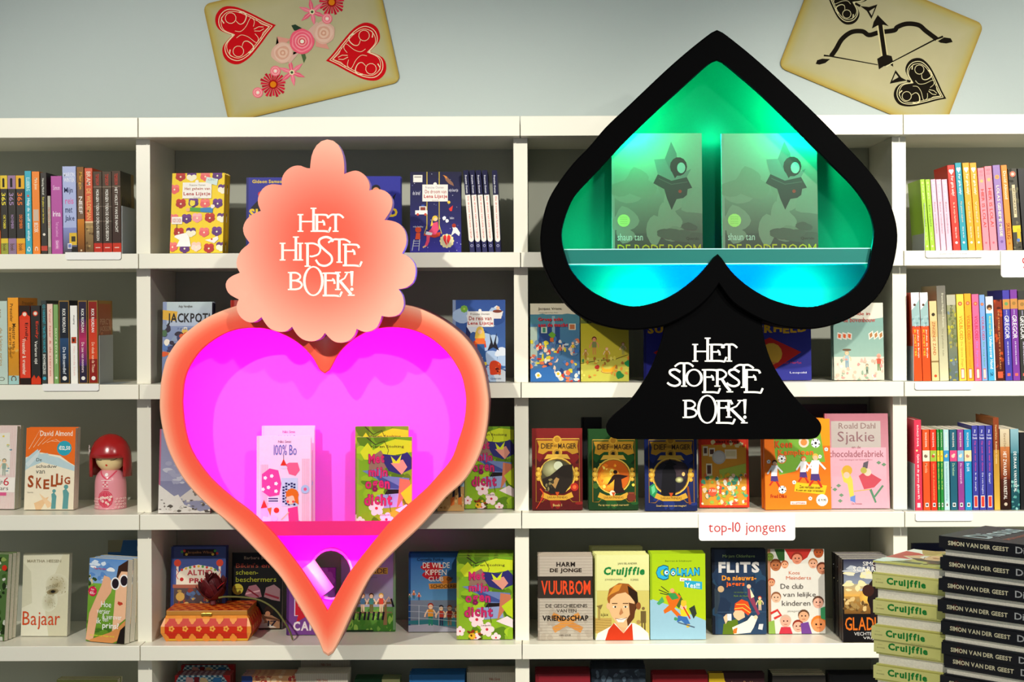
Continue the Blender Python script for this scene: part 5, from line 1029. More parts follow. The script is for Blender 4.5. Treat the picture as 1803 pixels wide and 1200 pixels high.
def cv_magier(base, dark, scene, txt, deco_):
    def f(c):
        c.R(0, 0, 100, 100, base, dark); c.G(0, 10, 100, 96, [dark, base], 30, 4, 12, 5)
        g1, g2, g3 = 'c8962c', '8c6018', 'e0b848'
        c.L([(8, 13), (8, 90), (20, 90), (26, 86), (74, 86), (80, 90), (94, 90), (94, 13), (8, 13)], 1.5, g2); c.L([(8, 13), (94, 13)], 1.6, g3)
        c.P([(10, 15), (40, 15), (44, 12), (56, 12), (60, 15), (92, 15), (90, 22), (92, 30), (80, 32), (70, 28), (32, 28), (22, 32), (12, 30), (14, 22)], 'c08c24'); c.C(50, 14, 8, 'd0a030'); c.C(50, 14, 5.5, 'b07c20'); c.C(50, 30, 10, 'c8982c'); c.C(50, 30, 7, 'a87c24'); c.blob(50, 30, 4, '201408')
        c.P([(30, 32), (70, 32), (76, 38), (64, 37), (36, 37), (24, 38)], 'd0a43c')
        c.C(50, 58, 36, g3, n=24); c.C(50, 58, 33.5, g2, n=24); c.C(50, 58, 32, scene[0], n=24)
        for q in scene[1:]: q(c)
        for x in (13, 88):
            for dy, r_ in ((-6, 4), (0, 6), (6, 4)): c.C(x, 56 + dy, r_, g1); c.C(x, 55.5 + dy, r_ * .5, g3)
        c.P([(22, 78), (36, 82), (64, 82), (78, 78), (82, 84), (66, 88), (34, 88), (18, 84)], 'cc9a30'); c.P([(46, 78), (54, 78), (50, 84)], 'c04818'); deco_(c)
        c.sep = True; c.T('DIEF', 18, 18.5, 42, 25, '3a2208', b=.01); c.T('VAN DE', 43, 20, 50, 23, '604010'); c.T('MAGIER', 52, 18.5, 88, 25, '3a2208', b=.01); c.T('SARAH PRINEAS', 30, 83, 70, 86, '5a3c10'); c.T(txt, 50 - len(txt) * .95 - 3, 92.5, 50 + len(txt) * .95 + 3, 95.5, 'd8b868'); c.sep = False
    return f
sc1 = ['48442c', lambda c: c.C(40, 50, 20, 'b8b888', 18, col2='6c6840'), lambda c: c.C(52, 46, 9, 'd8dcb8'), lambda c: c.P([(20, 62), (36, 58), (60, 46), (80, 44), (80, 66), (64, 80), (36, 80), (22, 70)], '241c14'), lambda c: c.P([(38, 68), (48, 60), (54, 62), (46, 74)], 'a88048'), lambda c: c.G(24, 62, 44, 76, ['3a3420', '807448'], 10, 1.5, 4, 3)]
sc2 = ['c85c10', lambda c: c.C(42, 62, 24, 'f0c838', 24, col2='d87818'), lambda c: c.G(20, 42, 60, 76, ['f0a828', 'e87818', 'f8d860'], 30, 1.5, 4, 4), lambda c: c.P([(50, 80), (52, 62), (46, 66), (36, 70), (48, 58), (52, 56), (62, 56), (80, 58), (66, 62), (68, 72), (74, 78)], '28100a'), lambda c: c.C(54, 53, 4.2, '28100a'), lambda c: c.blob(48, 80, 6, 'f8f0c0')]
sc3 = ['1c1a24', lambda c: c.C(66, 52, 18, '4c3c40', 20, col2='241c28'), lambda c: c.P([(30, 82), (34, 50), (42, 44), (38, 42), (44, 41), (48, 36), (54, 41), (62, 43), (54, 45), (60, 54), (58, 82)], '0c0a10'), lambda c: c.C(66, 62, 8, 'e8e8a0', 6, col2='504c30'), lambda c: c.C(74, 55, 3, 'f0c070', 4)]
def d1(c): c.C(84, 72, 8, 'b02818'); c.C(84, 72, 4, 'd86030'); c.L([(16, 74), (22, 80), (18, 88), (8, 98)], 3, 'c83c1c', 1, 5)
def d2(c): c.C(86, 84, 9, '6a2818'); c.R(80, 78, 92, 80, '803820'); c.C(14, 70, 6, '3c5c20'); c.C(90, 69, 3, 'e8d048')
def d3(c): c.P([(8, 70), (18, 66), (24, 76), (18, 84), (10, 80)], '288850'); c.P([(12, 71), (18, 68), (20, 76), (14, 80)], '60c088'); c.L([(82, 70), (86, 92)], 3.5, '803c18', 5)
def ball(c, x, y, r):
    c.C(x, y, r, 'f0f0ec'); c.C(x, y, r * .3, '201c1c', n=5)
    for a in range(5): c.C(x + math.cos(a * 1.2566 + .3) * r * .8, y + math.sin(a * 1.2566 + .3) * r * .8 * c.k, r * .17, '201c1c', n=5)
def cv_koen(c):
    c.R(0, 0, 100, 100, 'ea6c10', 'ee7c18'); c.R(84, 0, 100, 30, 'f09810'); c.P([(14, 16), (84, 8), (92, 48), (60, 48), (46, 58), (22, 62), (16, 40)], '78ac38'); c.P([(58, 46), (48, 38), (66, 52)], 'd0e0a0')
    c.P([(46, 70), (94, 74), (90, 84), (44, 80)], 'ecc020'); c.R(38, 91, 62, 94.5, 'f0ece4'); c.C(86, 90, 9, 'e8e4dc'); c.C(26, 44, 7.5, 'd88030'); ball(c, 26, 44, 6)
    ball(c, 78, 27, 7); ball(c, 26, 78, 6); c.C(60, 26, 8, 'e8d8c0'); c.C(60, 26, 5, 'e89048')
    for x, y, r_ in ((6, 47, 3), (94, 34, 3), (84, 42, 3), (44, 70, 3), (68, 88, 3)): ball(c, x, y, r_)
    for x, y, h_ in ((14, 70, 30), (58, 66, 30), (76, 70, 38)):
        s_ = h_ / 38; c.C(x + 1, y - 28 * s_, 5 * s_, 'e0b848' if x > 60 else ('d86028' if x > 50 else '3a2014')); c.C(x + 1, y - 26.5 * s_, 3.8 * s_, 'f0c098')
        c.P([(x - 5 * s_, y - 24 * s_), (x + 7 * s_, y - 24 * s_), (x + 5 * s_, y - 8 * s_), (x - 6 * s_, y - 8 * s_)], 'f0f0f0'); c.L([(x + 6 * s_, y - 22 * s_), (x + 16 * s_, y - 14 * s_)], 3 * s_, 'f0f0f0'); c.L([(x - 4 * s_, y - 22 * s_), (x - 13 * s_, y - 12 * s_)], 3 * s_, 'f0f0f0'); c.P([(x - 6 * s_, y - 9 * s_), (x + 6 * s_, y - 9 * s_), (x + 8 * s_, y - 1 * s_), (x - 7 * s_, y - 2 * s_)], '503878'); c.L([(x - 3 * s_, y - 2 * s_), (x - 9 * s_, y + 4 * s_)], 3 * s_, 'c83020'); c.L([(x + 4 * s_, y - 2 * s_), (x + 10 * s_, y + 6 * s_)], 3 * s_, 'c83020')
    c.sep = True; c.T('Koen', 16, 24, 42, 32, 'd8541c', b=.045); c.T('Kampioen', 20, 34, 74, 42, 'e86820', b=.045, wave=.2); c.T('Fred Diks', 8, 83, 32, 87, 'a82c18', b=.02); c.T('€ 9,95', 80, 88.5, 92, 91.5, '404040'); c.T('Zes verhalen over', 52, 74, 84, 77, '403818', ang=1.5); c.T('Koen en zijn vrienden', 47, 78, 88, 81, '403818', ang=1.5); c.T('KLUITMAN', 40, 92, 60, 94, 'c03828'); c.sep = False
def cv_sjakie(c):
    c.R(0, 0, 100, 100, 'b86470', 'e0a0ac'); c.R(4, 0, 100, 100, 'b4707c', 'e4a8b4'); c.R(10, 8, 88, 36, 'bcb0a8'); c.R(4, 36, 96, 100, 'e4acb8', 'e2a4b2')
    c.P([(24, 60), (34, 58), (42, 70), (44, 88), (38, 90), (34, 74), (28, 72)], 'e0c850'); c.C(34, 60, 8, 'd8a838'); c.C(33, 65, 5, 'ecc0a8'); c.P([(38, 88), (46, 86), (46, 94), (38, 92)], '6888c8'); c.P([(52, 66), (64, 60), (78, 66), (88, 70), (76, 78), (60, 80)], 'c84c58'); c.P([(60, 52), (68, 50), (66, 58), (58, 58)], '605860'); c.C(66, 62, 6, 'ecc8b0'); c.C(60, 60, 5, 'b8b050')
    c.L([(70, 80), (78, 94)], 4, '588868', 3); c.L([(76, 88), (90, 76)], 3, '588868'); c.L([(44, 82), (70, 80)], 1.2, 'd0b048')
    for x, y in ((6, 78), (14, 80), (20, 76), (24, 86), (22, 92), (84, 52), (92, 54)): c.P([(x - 4, y), (x, y - 2), (x + 4, y), (x, y + 2)], '6c9070')
    c.sep = True; c.T('Roald Dahl', 22, 10, 80, 16, '8a6c68'); c.T('Sjakie', 20, 19, 78, 33, '8c6468'); c.T('en de', 42, 34, 56, 37, '905058'); c.T('chocoladefabriek', 6, 39, 92, 46, '905058'); c.T('met tekeningen van Quentin Blake', 22, 48, 74, 50, 'a87078'); c.T('De Fontein', 40, 94, 56, 96, '704850'); c.sep = False
def cv_vuur(c):
    c.R(0, 0, 100, 100, 'b4a898', 'b8ae9c'); c.R(0, 0, 3, 100, '9a8f80'); c.G(0, 60, 100, 98, ['bcb2a0', 'aca08e'], 30, 3, 8, 3); c.R(0, 24, 100, 50, '2a241e', '332c24'); c.L([(26, 70), (80, 88)], 11, 'c8843c'); c.L([(76, 70), (28, 88)], 11, 'd08c40')
    for i in range(30): c.R(0, i * 3.4, 100, i * 3.4 + .3, 'a89c8c')
    c.R(0, 24.5, 100, 50, '2c261f', '352d25')
    c.sep = True; c.T('HARM', 34, 7, 68, 12.5, '241c18', b=.03); c.T('DE JONGE', 22, 14.5, 80, 20.5, '2c2018', b=.03); c.T('VUURBOM', 6, 29, 96, 46, 'e04820', b=.02); c.T('DE GESCHIEDENIS', 14, 57, 90, 61, '3c342c'); c.T('VAN EEN', 34, 63, 70, 67, '3c342c'); c.T('VRIENDSCHAP', 8, 70.5, 92, 77, '1c1610', b=.03); c.T('VAN GOOR', 38, 93, 60, 95, '504840'); c.sep = False
def cv_cruijf(c):
    c.R(0, 0, 100, 42, 'dcdc98', 'd8d68c'); c.R(0, 42, 100, 100, 'ccc068', 'c8b858'); c.R(0, 0, 3, 100, 'c8c880'); c.L([(0, 42), (100, 42)], .5, 'c0a860')
    c.R(0, 74, 30, 92, 'bc9c50'); 
    for i in range(5): c.L([(0, 76 + i * 3), (30, 77 + i * 3)], .6, '8a6c34')
    c.R(5, 60, 9, 76, 'a08848'); c.P([(2, 60), (14, 58), (10, 64)], '806c38')
    c.P([(84, 66), (94, 66), (94, 80), (84, 80)], '6a5830'); c.C(89, 63, 3, '7a6038'); c.R(85, 80, 88, 94, '6a5830'); c.R(90, 80, 93, 94, '6a5830'); c.C(80, 79, 4, 'a8884c')
    c.P([(0, 100), (4, 92), (28, 84), (34, 80), (72, 80), (84, 84), (98, 92), (100, 100)], 'ece8d8'); c.P([(18, 100), (24, 88), (34, 80), (52, 92), (68, 80), (70, 100)], 'c83818'); c.P([(36, 80), (66, 78), (52, 92)], 'd8a878')
    c.P([(24, 62), (28, 44), (42, 38), (62, 38), (78, 50), (76, 64), (68, 78), (56, 86), (44, 84), (30, 72)], 'e0b480'); c.P([(22, 52), (26, 40), (44, 33), (62, 34), (78, 44), (80, 58), (74, 66), (72, 52), (56, 44), (40, 46), (28, 52), (26, 60)], '9a5820'); c.P([(22, 50), (36, 36), (50, 34), (44, 42), (30, 46)], 'd08830'); c.P([(60, 36), (78, 44), (80, 58), (74, 66), (74, 56), (62, 46)], '2c1a0c')
    c.P([(62, 56), (76, 58), (72, 74), (60, 84), (58, 76), (64, 70)], '5c3418'); c.C(24, 60, 3.5, 'e0b480', 6); c.C(80, 60, 4.5, '8a5028', 7); c.C(36, 61, 4, 'f0e8d0', 1.8); c.C(37, 61, 1.8, '201408'); c.C(56, 61, 4, 'f0e8d0', 1.8); c.C(56, 61, 1.8, '201408'); c.L([(31, 57), (41, 57)], 1.5, '4a2810'); c.L([(51, 57), (61, 57)], 1.5, '4a2810'); c.P([(48, 62), (52, 68), (46, 71), (44, 69)], 'b87c4c'); c.P([(38, 75), (58, 74), (52, 79), (42, 79)], 'f0e8dc'); c.L([(37, 74.5), (48, 76), (59, 73.5)], .9, '702c1c')
    c.sep = True; c.T('JAN EILANDER', 42, 9, 78, 12, '5c6040'); c.T('Cruijffie', 16, 14, 92, 26.5, '187838', b=.045, sh=.15); c.T('JONGENSJAREN', 18, 28, 50, 30.5, '807c54'); c.T('ROMAN', 66, 28, 80, 30.5, '807c54'); c.T('ajax', 10, 68, 24, 73, '403418'); c.sep = False
def cv_cool(c):
    c.R(0, 0, 100, 100, 'a0c010', 'b4c818'); c.P([(0, 52), (34, 60), (100, 78), (100, 100), (0, 100)], '94bccc'); c.R(0, 0, 4, 54, '8aa818')
    c.P([(54, 28), (74, 29), (74, 33), (54, 32)], 'f0ece4'); c.P([(62, 31), (94, 33), (94, 42), (62, 39)], '28a0c0'); c.P([(52, 45), (60, 55), (52, 64), (46, 60)], '485c28'); c.P([(70, 64), (80, 60), (84, 70), (78, 76)], '30382c')
    c.P([(28, 50), (44, 44), (56, 50), (48, 60), (44, 64), (56, 72), (52, 76), (38, 66), (26, 70), (24, 66), (34, 60)], 'd86818'); c.C(40, 43, 4, 'e8a070'); c.P([(30, 46), (46, 46), (52, 52), (40, 54)], '389048'); c.L([(16, 42), (34, 47)], 1.4, '30241c'); c.L([(18, 46), (32, 48)], 1.4, '30241c'); c.L([(20, 38), (34, 45)], 1.4, '30241c'); c.P([(12, 58), (22, 50), (26, 56), (16, 60)], '48a060')
    c.C(60, 62, 6, 'e8b898'); c.blob(60, 58, 6, 'e0b830'); c.P([(54, 66), (66, 64), (72, 72), (56, 74)], 'e0c828'); c.L([(60, 62), (72, 76)], 2.4, 'c83020'); c.P([(50, 72), (66, 74), (72, 82), (66, 84), (56, 78), (48, 80)], '3868a8'); c.blob(46, 76, 3.5, '40945c'); c.blob(68, 84, 3.5, 'd8b030'); c.L([(50, 80), (80, 86)], 2, '48586c')
    c.sep = True; c.T('Bertram & Schulmeyer', 28, 7.5, 76, 10, '485818')
    c.T('C', 11, 13, 34, 31, '0c3c58', b=.08); c.T('C', 12, 14, 33, 30, '28a8d0', b=.06); c.T('OOLMAN', 24, 16, 90, 27, '0c3c58', b=.08, wave=.4); c.T('OOLMAN', 25, 17, 89, 26, '28a8d0', b=.06, wave=.4)
    c.T('en ik', 56, 29, 72, 31.5, 'b02c28'); c.T('Yes!!!', 64, 34, 90, 40, 'f0f4f0', b=.01, ang=1); c.sep = False
    c.C(30, 22, 3.4, 'f0f0ec'); c.C(31, 22, 1.6, '181818'); c.C(42, 23, 3, 'f0f0ec'); c.C(42, 23, 1.4, '181818')
def cv_flits(c):
    c.R(0, 0, 100, 100, '141c2c', '28405c'); c.R(0, 0, 5, 100, '101624'); c.G(5, 20, 100, 90, ['1c2c44', '203450', '24405a'], 26, 8, 18, 5); c.L([(5, 74), (100, 74)], .6, '48607c')
    c.P([(4, 46), (14, 50), (14, 60), (8, 76), (4, 76)], '303c48'); c.C(16, 47, 6, 'c0a078'); c.P([(66, 46), (74, 50), (82, 68), (88, 76), (84, 78), (74, 66), (66, 56)], '883850'); c.C(68, 44, 4, 'e0b898'); c.P([(70, 46), (78, 56), (72, 58)], 'e0d8b0'); c.Fg(88, 72, 26, 'b8b860', 'd8b898', 'c04020')
    c.P([(18, 100), (20, 88), (32, 84), (46, 82), (50, 100)], '587018'); c.P([(38, 76), (44, 70), (58, 72), (60, 80), (48, 84), (40, 80)], 'e8b890'); c.P([(40, 72), (42, 64), (54, 59), (66, 62), (72, 74), (66, 78), (54, 72)], 'd0481c'); c.L([(41, 70), (56, 69), (70, 75)], 1.5, 'e0c048'); c.L([(44, 65), (60, 65), (71, 71)], 1.2, 'e0c048')
    c.P([(36, 92), (50, 88), (64, 84), (72, 78), (84, 80), (80, 86), (76, 92), (70, 98), (40, 100)], 'e8e0cc'); c.P([(38, 94), (46, 92), (44, 99), (38, 99)], 'd87028'); c.C(80, 80, 3.6, 'e0c8a0'); c.R(27, 76, 35, 84, 'd0d4d8'); c.P([(20, 80), (26, 76), (28, 84), (24, 88)], 'e8b890'); c.P([(86, 88), (94, 88), (92, 95), (84, 94)], 'c8c8c8')
    c.sep = True; c.T('Mirjam Oldenhave', 20, 6.5, 80, 11, '88a068'); c.T('FLiTS', 12, 15, 88, 28, 'c8c4c0', b=.05); c.T('De nieuws-', 18, 31, 82, 37, 'e08c28', b=.035); c.T('jagers', 26, 38.5, 60, 45, 'e05c20', b=.035); c.T('met tekeningen van', 40, 50, 64, 52, '6c8838'); c.T('Rick de Haas', 40, 54, 66, 56, '6c8838'); c.sep = False
def cv_club(c):
    c.R(0, 0, 100, 100, 'd8d4c8'); c.R(0, 0, 5, 100, 'b07858'); c.P([(30, 0), (78, 0), (70, 10), (56, 16), (40, 12)], 'b02820'); c.P([(12, 0), (30, 0), (30, 14), (20, 14)], '305c28')
    for x, y, r_, sk, hr in ((14, 20, 9, 'a8643c', '703818'), (30, 19, 6, 'e0a078', 'a05028'), (52, 12, 9, 'd88868', '8a2818'), (80, 18, 7.5, 'd8a080', 'a86838'), (96, 24, 9, 'b87858', '5c2814'), (6, 40, 6, 'd09068', 'a03c20'), (14, 58, 8, 'dcb090', '8a5838'), (88, 64, 9, 'e4a890', '5c4030'), (30, 86, 9, 'e0a088', 'c8a890'), (52, 92, 9, 'e4a48c', '8a3020'), (62, 80, 9, 'dca078', '604028'), (88, 90, 12, 'e89058', 'e07828'), (4, 10, 6, '7a9038', '607828'), (90, 5, 8, 'a84c20', '903c18')):
        c.C(x, y - r_ * .3 * c.k, r_ * 1.12, hr); c.C(x, y, r_, sk); c.C(x - r_ * .35, y - 1, r_ * .16, '201410', n=6); c.C(x + r_ * .35, y - 1, r_ * .16, '201410', n=6); c.L([(x - r_ * .3, y + 3), (x + r_ * .3, y + 3)], .8, '802818')
    c.P([(18, 100), (22, 92), (38, 92), (42, 100)], 'c03040'); c.P([(56, 88), (70, 86), (76, 100), (58, 100)], '6c3c88'); c.P([(92, 70), (100, 68), (100, 84), (92, 82)], '388c58'); c.P([(0, 86), (10, 84), (12, 100), (0, 100)], '88a848'); c.L([(4, 76), (16, 72), (22, 78), (10, 82)], 4, 'c83028')
    c.sep = True; c.T('Koos', 37, 26, 56, 30, 'd07050'); c.T('Meinderts', 32, 32, 76, 36, 'd07050'); c.T('De club', 22, 41, 62, 47, '4c4440'); c.T('van lelijke', 26, 51, 84, 58, '4c4440'); c.T('kinderen', 24, 61, 74, 67, '4c4440'); c.T('ploegsma', 34, 72, 56, 75, 'a0a098'); c.sep = False
def cv_glad(c):
    c.R(0, 0, 100, 30, '24243c', '8890a0'); c.R(0, 30, 100, 45, 'a8a080', 'e0a848'); c.R(0, 45, 100, 68, 'b08440', '6c4418'); c.R(0, 66, 100, 100, '0e0a0a'); c.R(0, 0, 3, 100, '100c0c'); c.G(6, 10, 60, 38, ['d8d4b8', 'b0b4b8', 'e8d8a0'], 20, 4, 12, 5, .5); c.C(50, 46, 16, 'f0c050', col2='d09840'); c.G(4, 48, 46, 64, ['d8b878', 'a08048', '604420'], 26, 2, 5, 3)
    c.P([(56, 100), (56, 60), (50, 50), (54, 30), (62, 24), (60, 16), (68, 12), (74, 20), (72, 26), (82, 32), (84, 52), (78, 66), (80, 100)], '1c1010'); c.C(52, 38, 12, '3a1c14'); c.L([(66, 14), (64, 4)], 3, '3a1c14')
    c.sep = True; c.T('SIMON', 42, 3, 80, 8, 'e0dcd4'); c.T('SCARROW', 22, 9, 96, 15, 'e0dcd4', b=.02); c.T('GLADIATOR', 4, 70, 130, 86, 'd86c1c', b=.01); c.T('VECHTER VOOR', 22, 88, 96, 92, 'd8d4cc'); c.T('VRIJHEID', 40, 93.5, 86, 97.5, 'd8d4cc'); c.sep = False
def cv_bo(c):
    c.R(0, 0, 100, 100, 'f0ccec', 'ecc8e8'); c.R(0, 0, 5, 100, 'e8c0dc')  # pink deepened in the print to stand in for magenta light on it
    for i in range(9): c.R(8 + i * 1.6, 30, 8.6 + i * 1.6, 98, 'e090a8'); c.R(84 + i * 1.6, 24, 84.6 + i * 1.6, 98, 'e090a8')
    c.P([(10, 40), (24, 34), (40, 36), (46, 50), (42, 62), (24, 64), (10, 58)], 'e0409c'); 
    for x, y in ((16, 44), (28, 42), (36, 50), (22, 54), (36, 58), (12, 56)): c.W_(x, y, 3.5, 'f8e8f4', 'f8e8f4')
    c.P([(54, 30), (60, 28), (76, 28), (80, 36), (72, 42), (60, 40)], 'e85c88'); c.L([(50, 20), (50, 26)], .8, '302020'); c.P([(50, 24), (56, 31), (44, 31)], 'd83020'); c.C(50, 33, 7, 'd8c8e8', 3); c.R(46, 44, 76, 74, 'c0c8e8')
    for i in range(5):
        for j in range(8):
            if (i * 3 + j) % 7: c.R(48 + i * 5, 50 + j * 3 - i % 2, 52 + i * 5, 52 + j * 3 - i % 2, '28205c')
    c.R(20, 64, 42, 70, 'e8e0f0'); c.R(22, 65, 40, 66.5, '403878'); c.R(22, 67.5, 40, 69, '403878')
    c.P([(8, 76), (14, 67), (20, 75)], 'd83028'); c.P([(20, 76), (28, 75), (26, 84)], 'e07028'); c.C(37, 78, 5, 'd83028')
    c.C(66, 62, 12, 'd86818'); c.C(63, 67, 8.5, 'f4c0a8'); c.C(58, 69, 2.4, 'e04040', n=8); c.C(68, 69, 2.4, 'e04040', n=8); c.P([(54, 58), (76, 58), (78, 72), (72, 70), (68, 62), (58, 64)], 'd86818'); c.P([(58, 76), (76, 74), (78, 90), (60, 90)], 'e83888'); c.P([(60, 90), (80, 89), (82, 99), (62, 99)], '3868b8'); c.L([(60, 80), (46, 88)], 2, 'f0b8a0')
    c.C(90, 56, 8, 'a8b8e0'); c.C(90, 56, 3, 'd85080'); c.blob(18, 90, 10, 'e0d0f0'); c.blob(32, 86, 7, 'b0c0e8'); c.C(46, 97, 9, 'e07028', 5); c.C(24, 99, 6, 'd83828', 4)
    c.sep = True; c.T('Niki Smit', 40, 4.5, 64, 7, '985878'); c.T('100% Bo', 32, 9, 74, 20, '6068b8'); c.sep = False
def cv_tan(c):
    c.R(0, 0, 100, 40, '596152', '525648'); c.R(0, 40, 100, 78, '525648', '38382f'); c.R(0, 78, 100, 100, '33322c', '211e19'); c.R(0, 0, 3, 100, '555b50')
    c.G(3, 36, 100, 80, ['505547', '4d5042', '535648'], 16, 8, 16, 5); c.G(3, 72, 100, 86, ['35352c', '33322a'], 10, 8, 14, 6, .4)
    k = .927; q = lambda pts: [(x, y * k) for x, y in pts]
    c.P(q([(66, 7), (72, 17), (74, 34), (56, 32), (59, 21.5)]), '393f38'); c.P(q([(47, 22), (59, 21.5), (64, 30), (83, 32), (88, 30), (83, 37), (84, 42), (50, 38), (51, 34.5)]), '41473f')
    c.P(q([(51, 34.5), (66, 40), (83, 37), (89, 46), (84, 47), (83, 52), (79, 54.5), (71.6, 55.5), (66, 64.5), (61, 55), (58, 47), (46, 42)]), '1c1f19'); c.L(q([(52, 38), (66, 43), (84, 41)]), .8, '2c3029')
    c.C(74, 26, 9.5, '15150f', 10.5); c.P(q([(65, 30), (70, 38), (74, 34)]), '15150f'); c.C(77, 27, 4.6, '5c655e', 6); c.C(75.5, 42.5 * k + 6, 2, '681e12', n=6)
    c.C(13, 68, 7, '768d48')
    c.sep = True; c.T('shaun tan', 6, 78, 34, 83.5, '7f887c', b=.005); c.T('Querido', 82, 81, 96, 83.5, '211b15'); c.T('DE RODE BOOM', 6, 86.5, 98, 95.5, '85760f', b=-.002)
    for y in (65, 66.5, 68.5, 70): c.T('beste boek van het jaar', 9, y, 17, y + .7, '303c18')
    c.sep = False

# --- place them: left bookcase
face(-24, 25, 751, 897, Z3, 'ece4dc', cv_pinkstripe, 'pink and white striped paperback partly cut off by the left edge', t=.02, n=1, hard=False, yaw=-4, blabel='orange-edged paperback behind the pink striped one')
face(42, 129, 754, 898, Z3, 'ece2c8', cv_skellig, 'cream and orange paperback with two teal silhouettes and a price dot', t=.014, n=2, hard=False, yaw=-2, group='stack behind the orange and cream paperback', blabel='cream paperback copy behind the one with teal silhouettes')
face(-30, 7, 976, 1127, Z4, '4a6a30', lambda c: (c.G(0, 0, 100, 100, ['385820', '88a050', 'c8c8b8', '203010'], 50, 6, 14, 3), c.C(84, 16, 12, 'd02c18')), 'green paperback with a red sticker cut off by the left edge', t=.018, n=2, hard=False, yaw=-14, blabel='paperback copy behind the cut-off green one')
face(36.5, 118, 975.5, 1120, Z4, 'e0dcc4', cv_bajaar, 'cream paperback with a white horse eye and red title', t=.012, n=1, hard=False, yaw=-2, blabel='cream paperback copy behind the horse eye one')
face(151, 219, 985, 1129, Z4, 'dcd8c4', cv_prins, 'paperback of a woman in white sunglasses on a lawn', t=.022, n=2, hard=False, yaw=-20, tilt=5, group='paperbacks with the woman in white sunglasses', blabel='white-sunglasses paperback copy, stacked behind the front one')
face(188, 262, 951, 1100, Z4, 'e0dcd0', lambda c: (c.R(0, 0, 100, 100, '2c5c94', '4c80b8'), c.P([(0, 0), (36, 0), (30, 14), (0, 14)], '8a8468'), c.blob(80, 10, 14, 'd8dce0')), 'blue-sky paperback tucked in the corner behind the sunglasses paperbacks', t=.012, n=0, hard=False, depth=.25, tilt=4)
# --- middle bookcase
G2 = 'yellow pansy hardbacks'
face(299, 392, 306, 444, Z1, 'd8a810', cv_pansy, 'yellow hardback covered in red and purple pansies, front copy', t=.015, n=3, depth=.05, tilt=7, yaw=-3, group=G2, blabel='yellow pansy hardback copy behind the front one')
face(433, 562, 313, 444, Z1, '25288a', cv_super(red=False), 'blue hardback mostly hidden behind the left of the crown board', depth=.09, tilt=3)
face(578, 705, 311, 444, Z1, '25288a', cv_super(red=False), 'blue hardback with a black-caped figure right of the crown board', depth=.09, tilt=3, n=1, blabel='blue hardback copy behind the black-caped figure one')
face(722, 812, 303.5, 444, Z1, '15153c', cv_droom, 'dark blue hardback with a girl on a swing', depth=.05, tilt=5, t=.016, n=1, blabel='dark blue hardback copy behind the swing one', yaw=1)
face(285, 372, 532, 673, Z2, '1c2440', cv_jackpot, 'grey-blue hardback with big black title behind the heart', depth=.06, tilt=4, t=.014, n=2, group='grey-blue hardbacks left of the heart', blabel='grey-blue hardback copy behind the one with the big black title')
face(404, 520, 529, 673, Z2, 'b02818', None, 'red hardback almost hidden behind crown and heart', depth=.12, tilt=4)
face(797, 890, 528.5, 671, Z2, '3c5c98', cv_reis, 'blue hardback with a butterfly, a strawberry and a girl', depth=.05, tilt=3, t=.016)
face(278.5, 370, 756, 904, Z3, 'b8506c', cv_mountain, 'pale violet hardback with snowy mountains at the left of the heart', tilt=6, t=.014)
face(770, 817, 757, 900, Z3, 'd0c8b4', cv_feet, 'paperback with orange shoes under the heart rim', tilt=3, t=.01)
face(818.5, 905, 751.5, 896, Z3, '7a9020', cv_ogen, 'green hardback with blossoms and a hand, shelf copy beside the heart', tilt=4, t=.018)
face(299, 396, 963, 1107, Z4, '30407c', cv_prijs, 'blue hardback with a funfair arch behind the orange box', tilt=5, t=.018, n=1, blabel='blue hardback copy behind the funfair one', depth=.15)
face(407, 496, 973, 1108, Z4, '101012', cv_bikini, 'black paperback with flip-flops and yellow lettering', tilt=5, t=.014, hard=False)
face(504, 590, 1000, 1118, Z4, '58307c', cv_carry, 'purple hardback with a red speech bubble left of the heart tip', tilt=5, t=.014)
face(600, 696, 968, 1112, Z4, '5c8c48', cv_aarde, 'grey hardback with children sitting on a fence', tilt=4, t=.014)
face(719, 812, 974.5, 1113, Z4, '2c4c78', cv_kippen, 'blue hardback with girls at a railing', tilt=6, t=.016, n=1, blabel='blue hardback copy behind the girls at a railing', gaps=[.01])
face(804, 903, 981, 1126, Z4, '7a9020', cv_ogen, 'green hardback with blossoms and a hand, foremost on the lower shelf', tilt=4, t=.018, n=5, gaps=[.02, 0, 0, 0], group='green blossom hardbacks on the lower shelf', blabel='green blossom hardback copy standing in the lower shelf stack')
# --- right bookcase
face(934, 1021, 534.5, 671, Z2, 'c8c0a8', cv_groep(1), 'hardback with a crowded classroom drawing and red title', depth=.05, tilt=2, t=.014)
face(1023, 1107.5, 534, 670, Z2, '98902c', cv_groep(2), 'olive yellow hardback with children picnicking', depth=.05, tilt=2, t=.014)
face(1134, 1275, 533, 671, Z2, '25288a', cv_super(), 'blue hardback left of the spade stem with gold capitals', depth=.07, tilt=3)
face(1283, 1429, 533, 671, Z2, '25288a', cv_super(), 'blue hardback right of the spade stem with a red diamond', depth=.07, tilt=3)
face(1469, 1557, 534, 669, Z2, '88a89c', cv_groep(3), 'pale green hardback with children and bunting beside the spade', depth=.06, tilt=4, t=.018, n=1, blabel='pale green hardback copy behind the bunting one')
face(937, 1026, 755, 899, Z3, '7c1410', cv_magier('7c1814', '4a0c0c', sc1, 'Boek 1', d1), 'red fantasy paperback with gold frame and a moonlit cloud', tilt=5, t=.022, hard=False)
face(1037, 1124, 757, 899, Z3, '164018', cv_magier('1c4c1c', '103010', sc2, 'Pas op voor magisch vuurwerk!', d2), 'green fantasy paperback with gold frame and a figure in flames', tilt=5, t=.022, n=1, hard=False, blabel='green fantasy paperback copy behind the flames one')
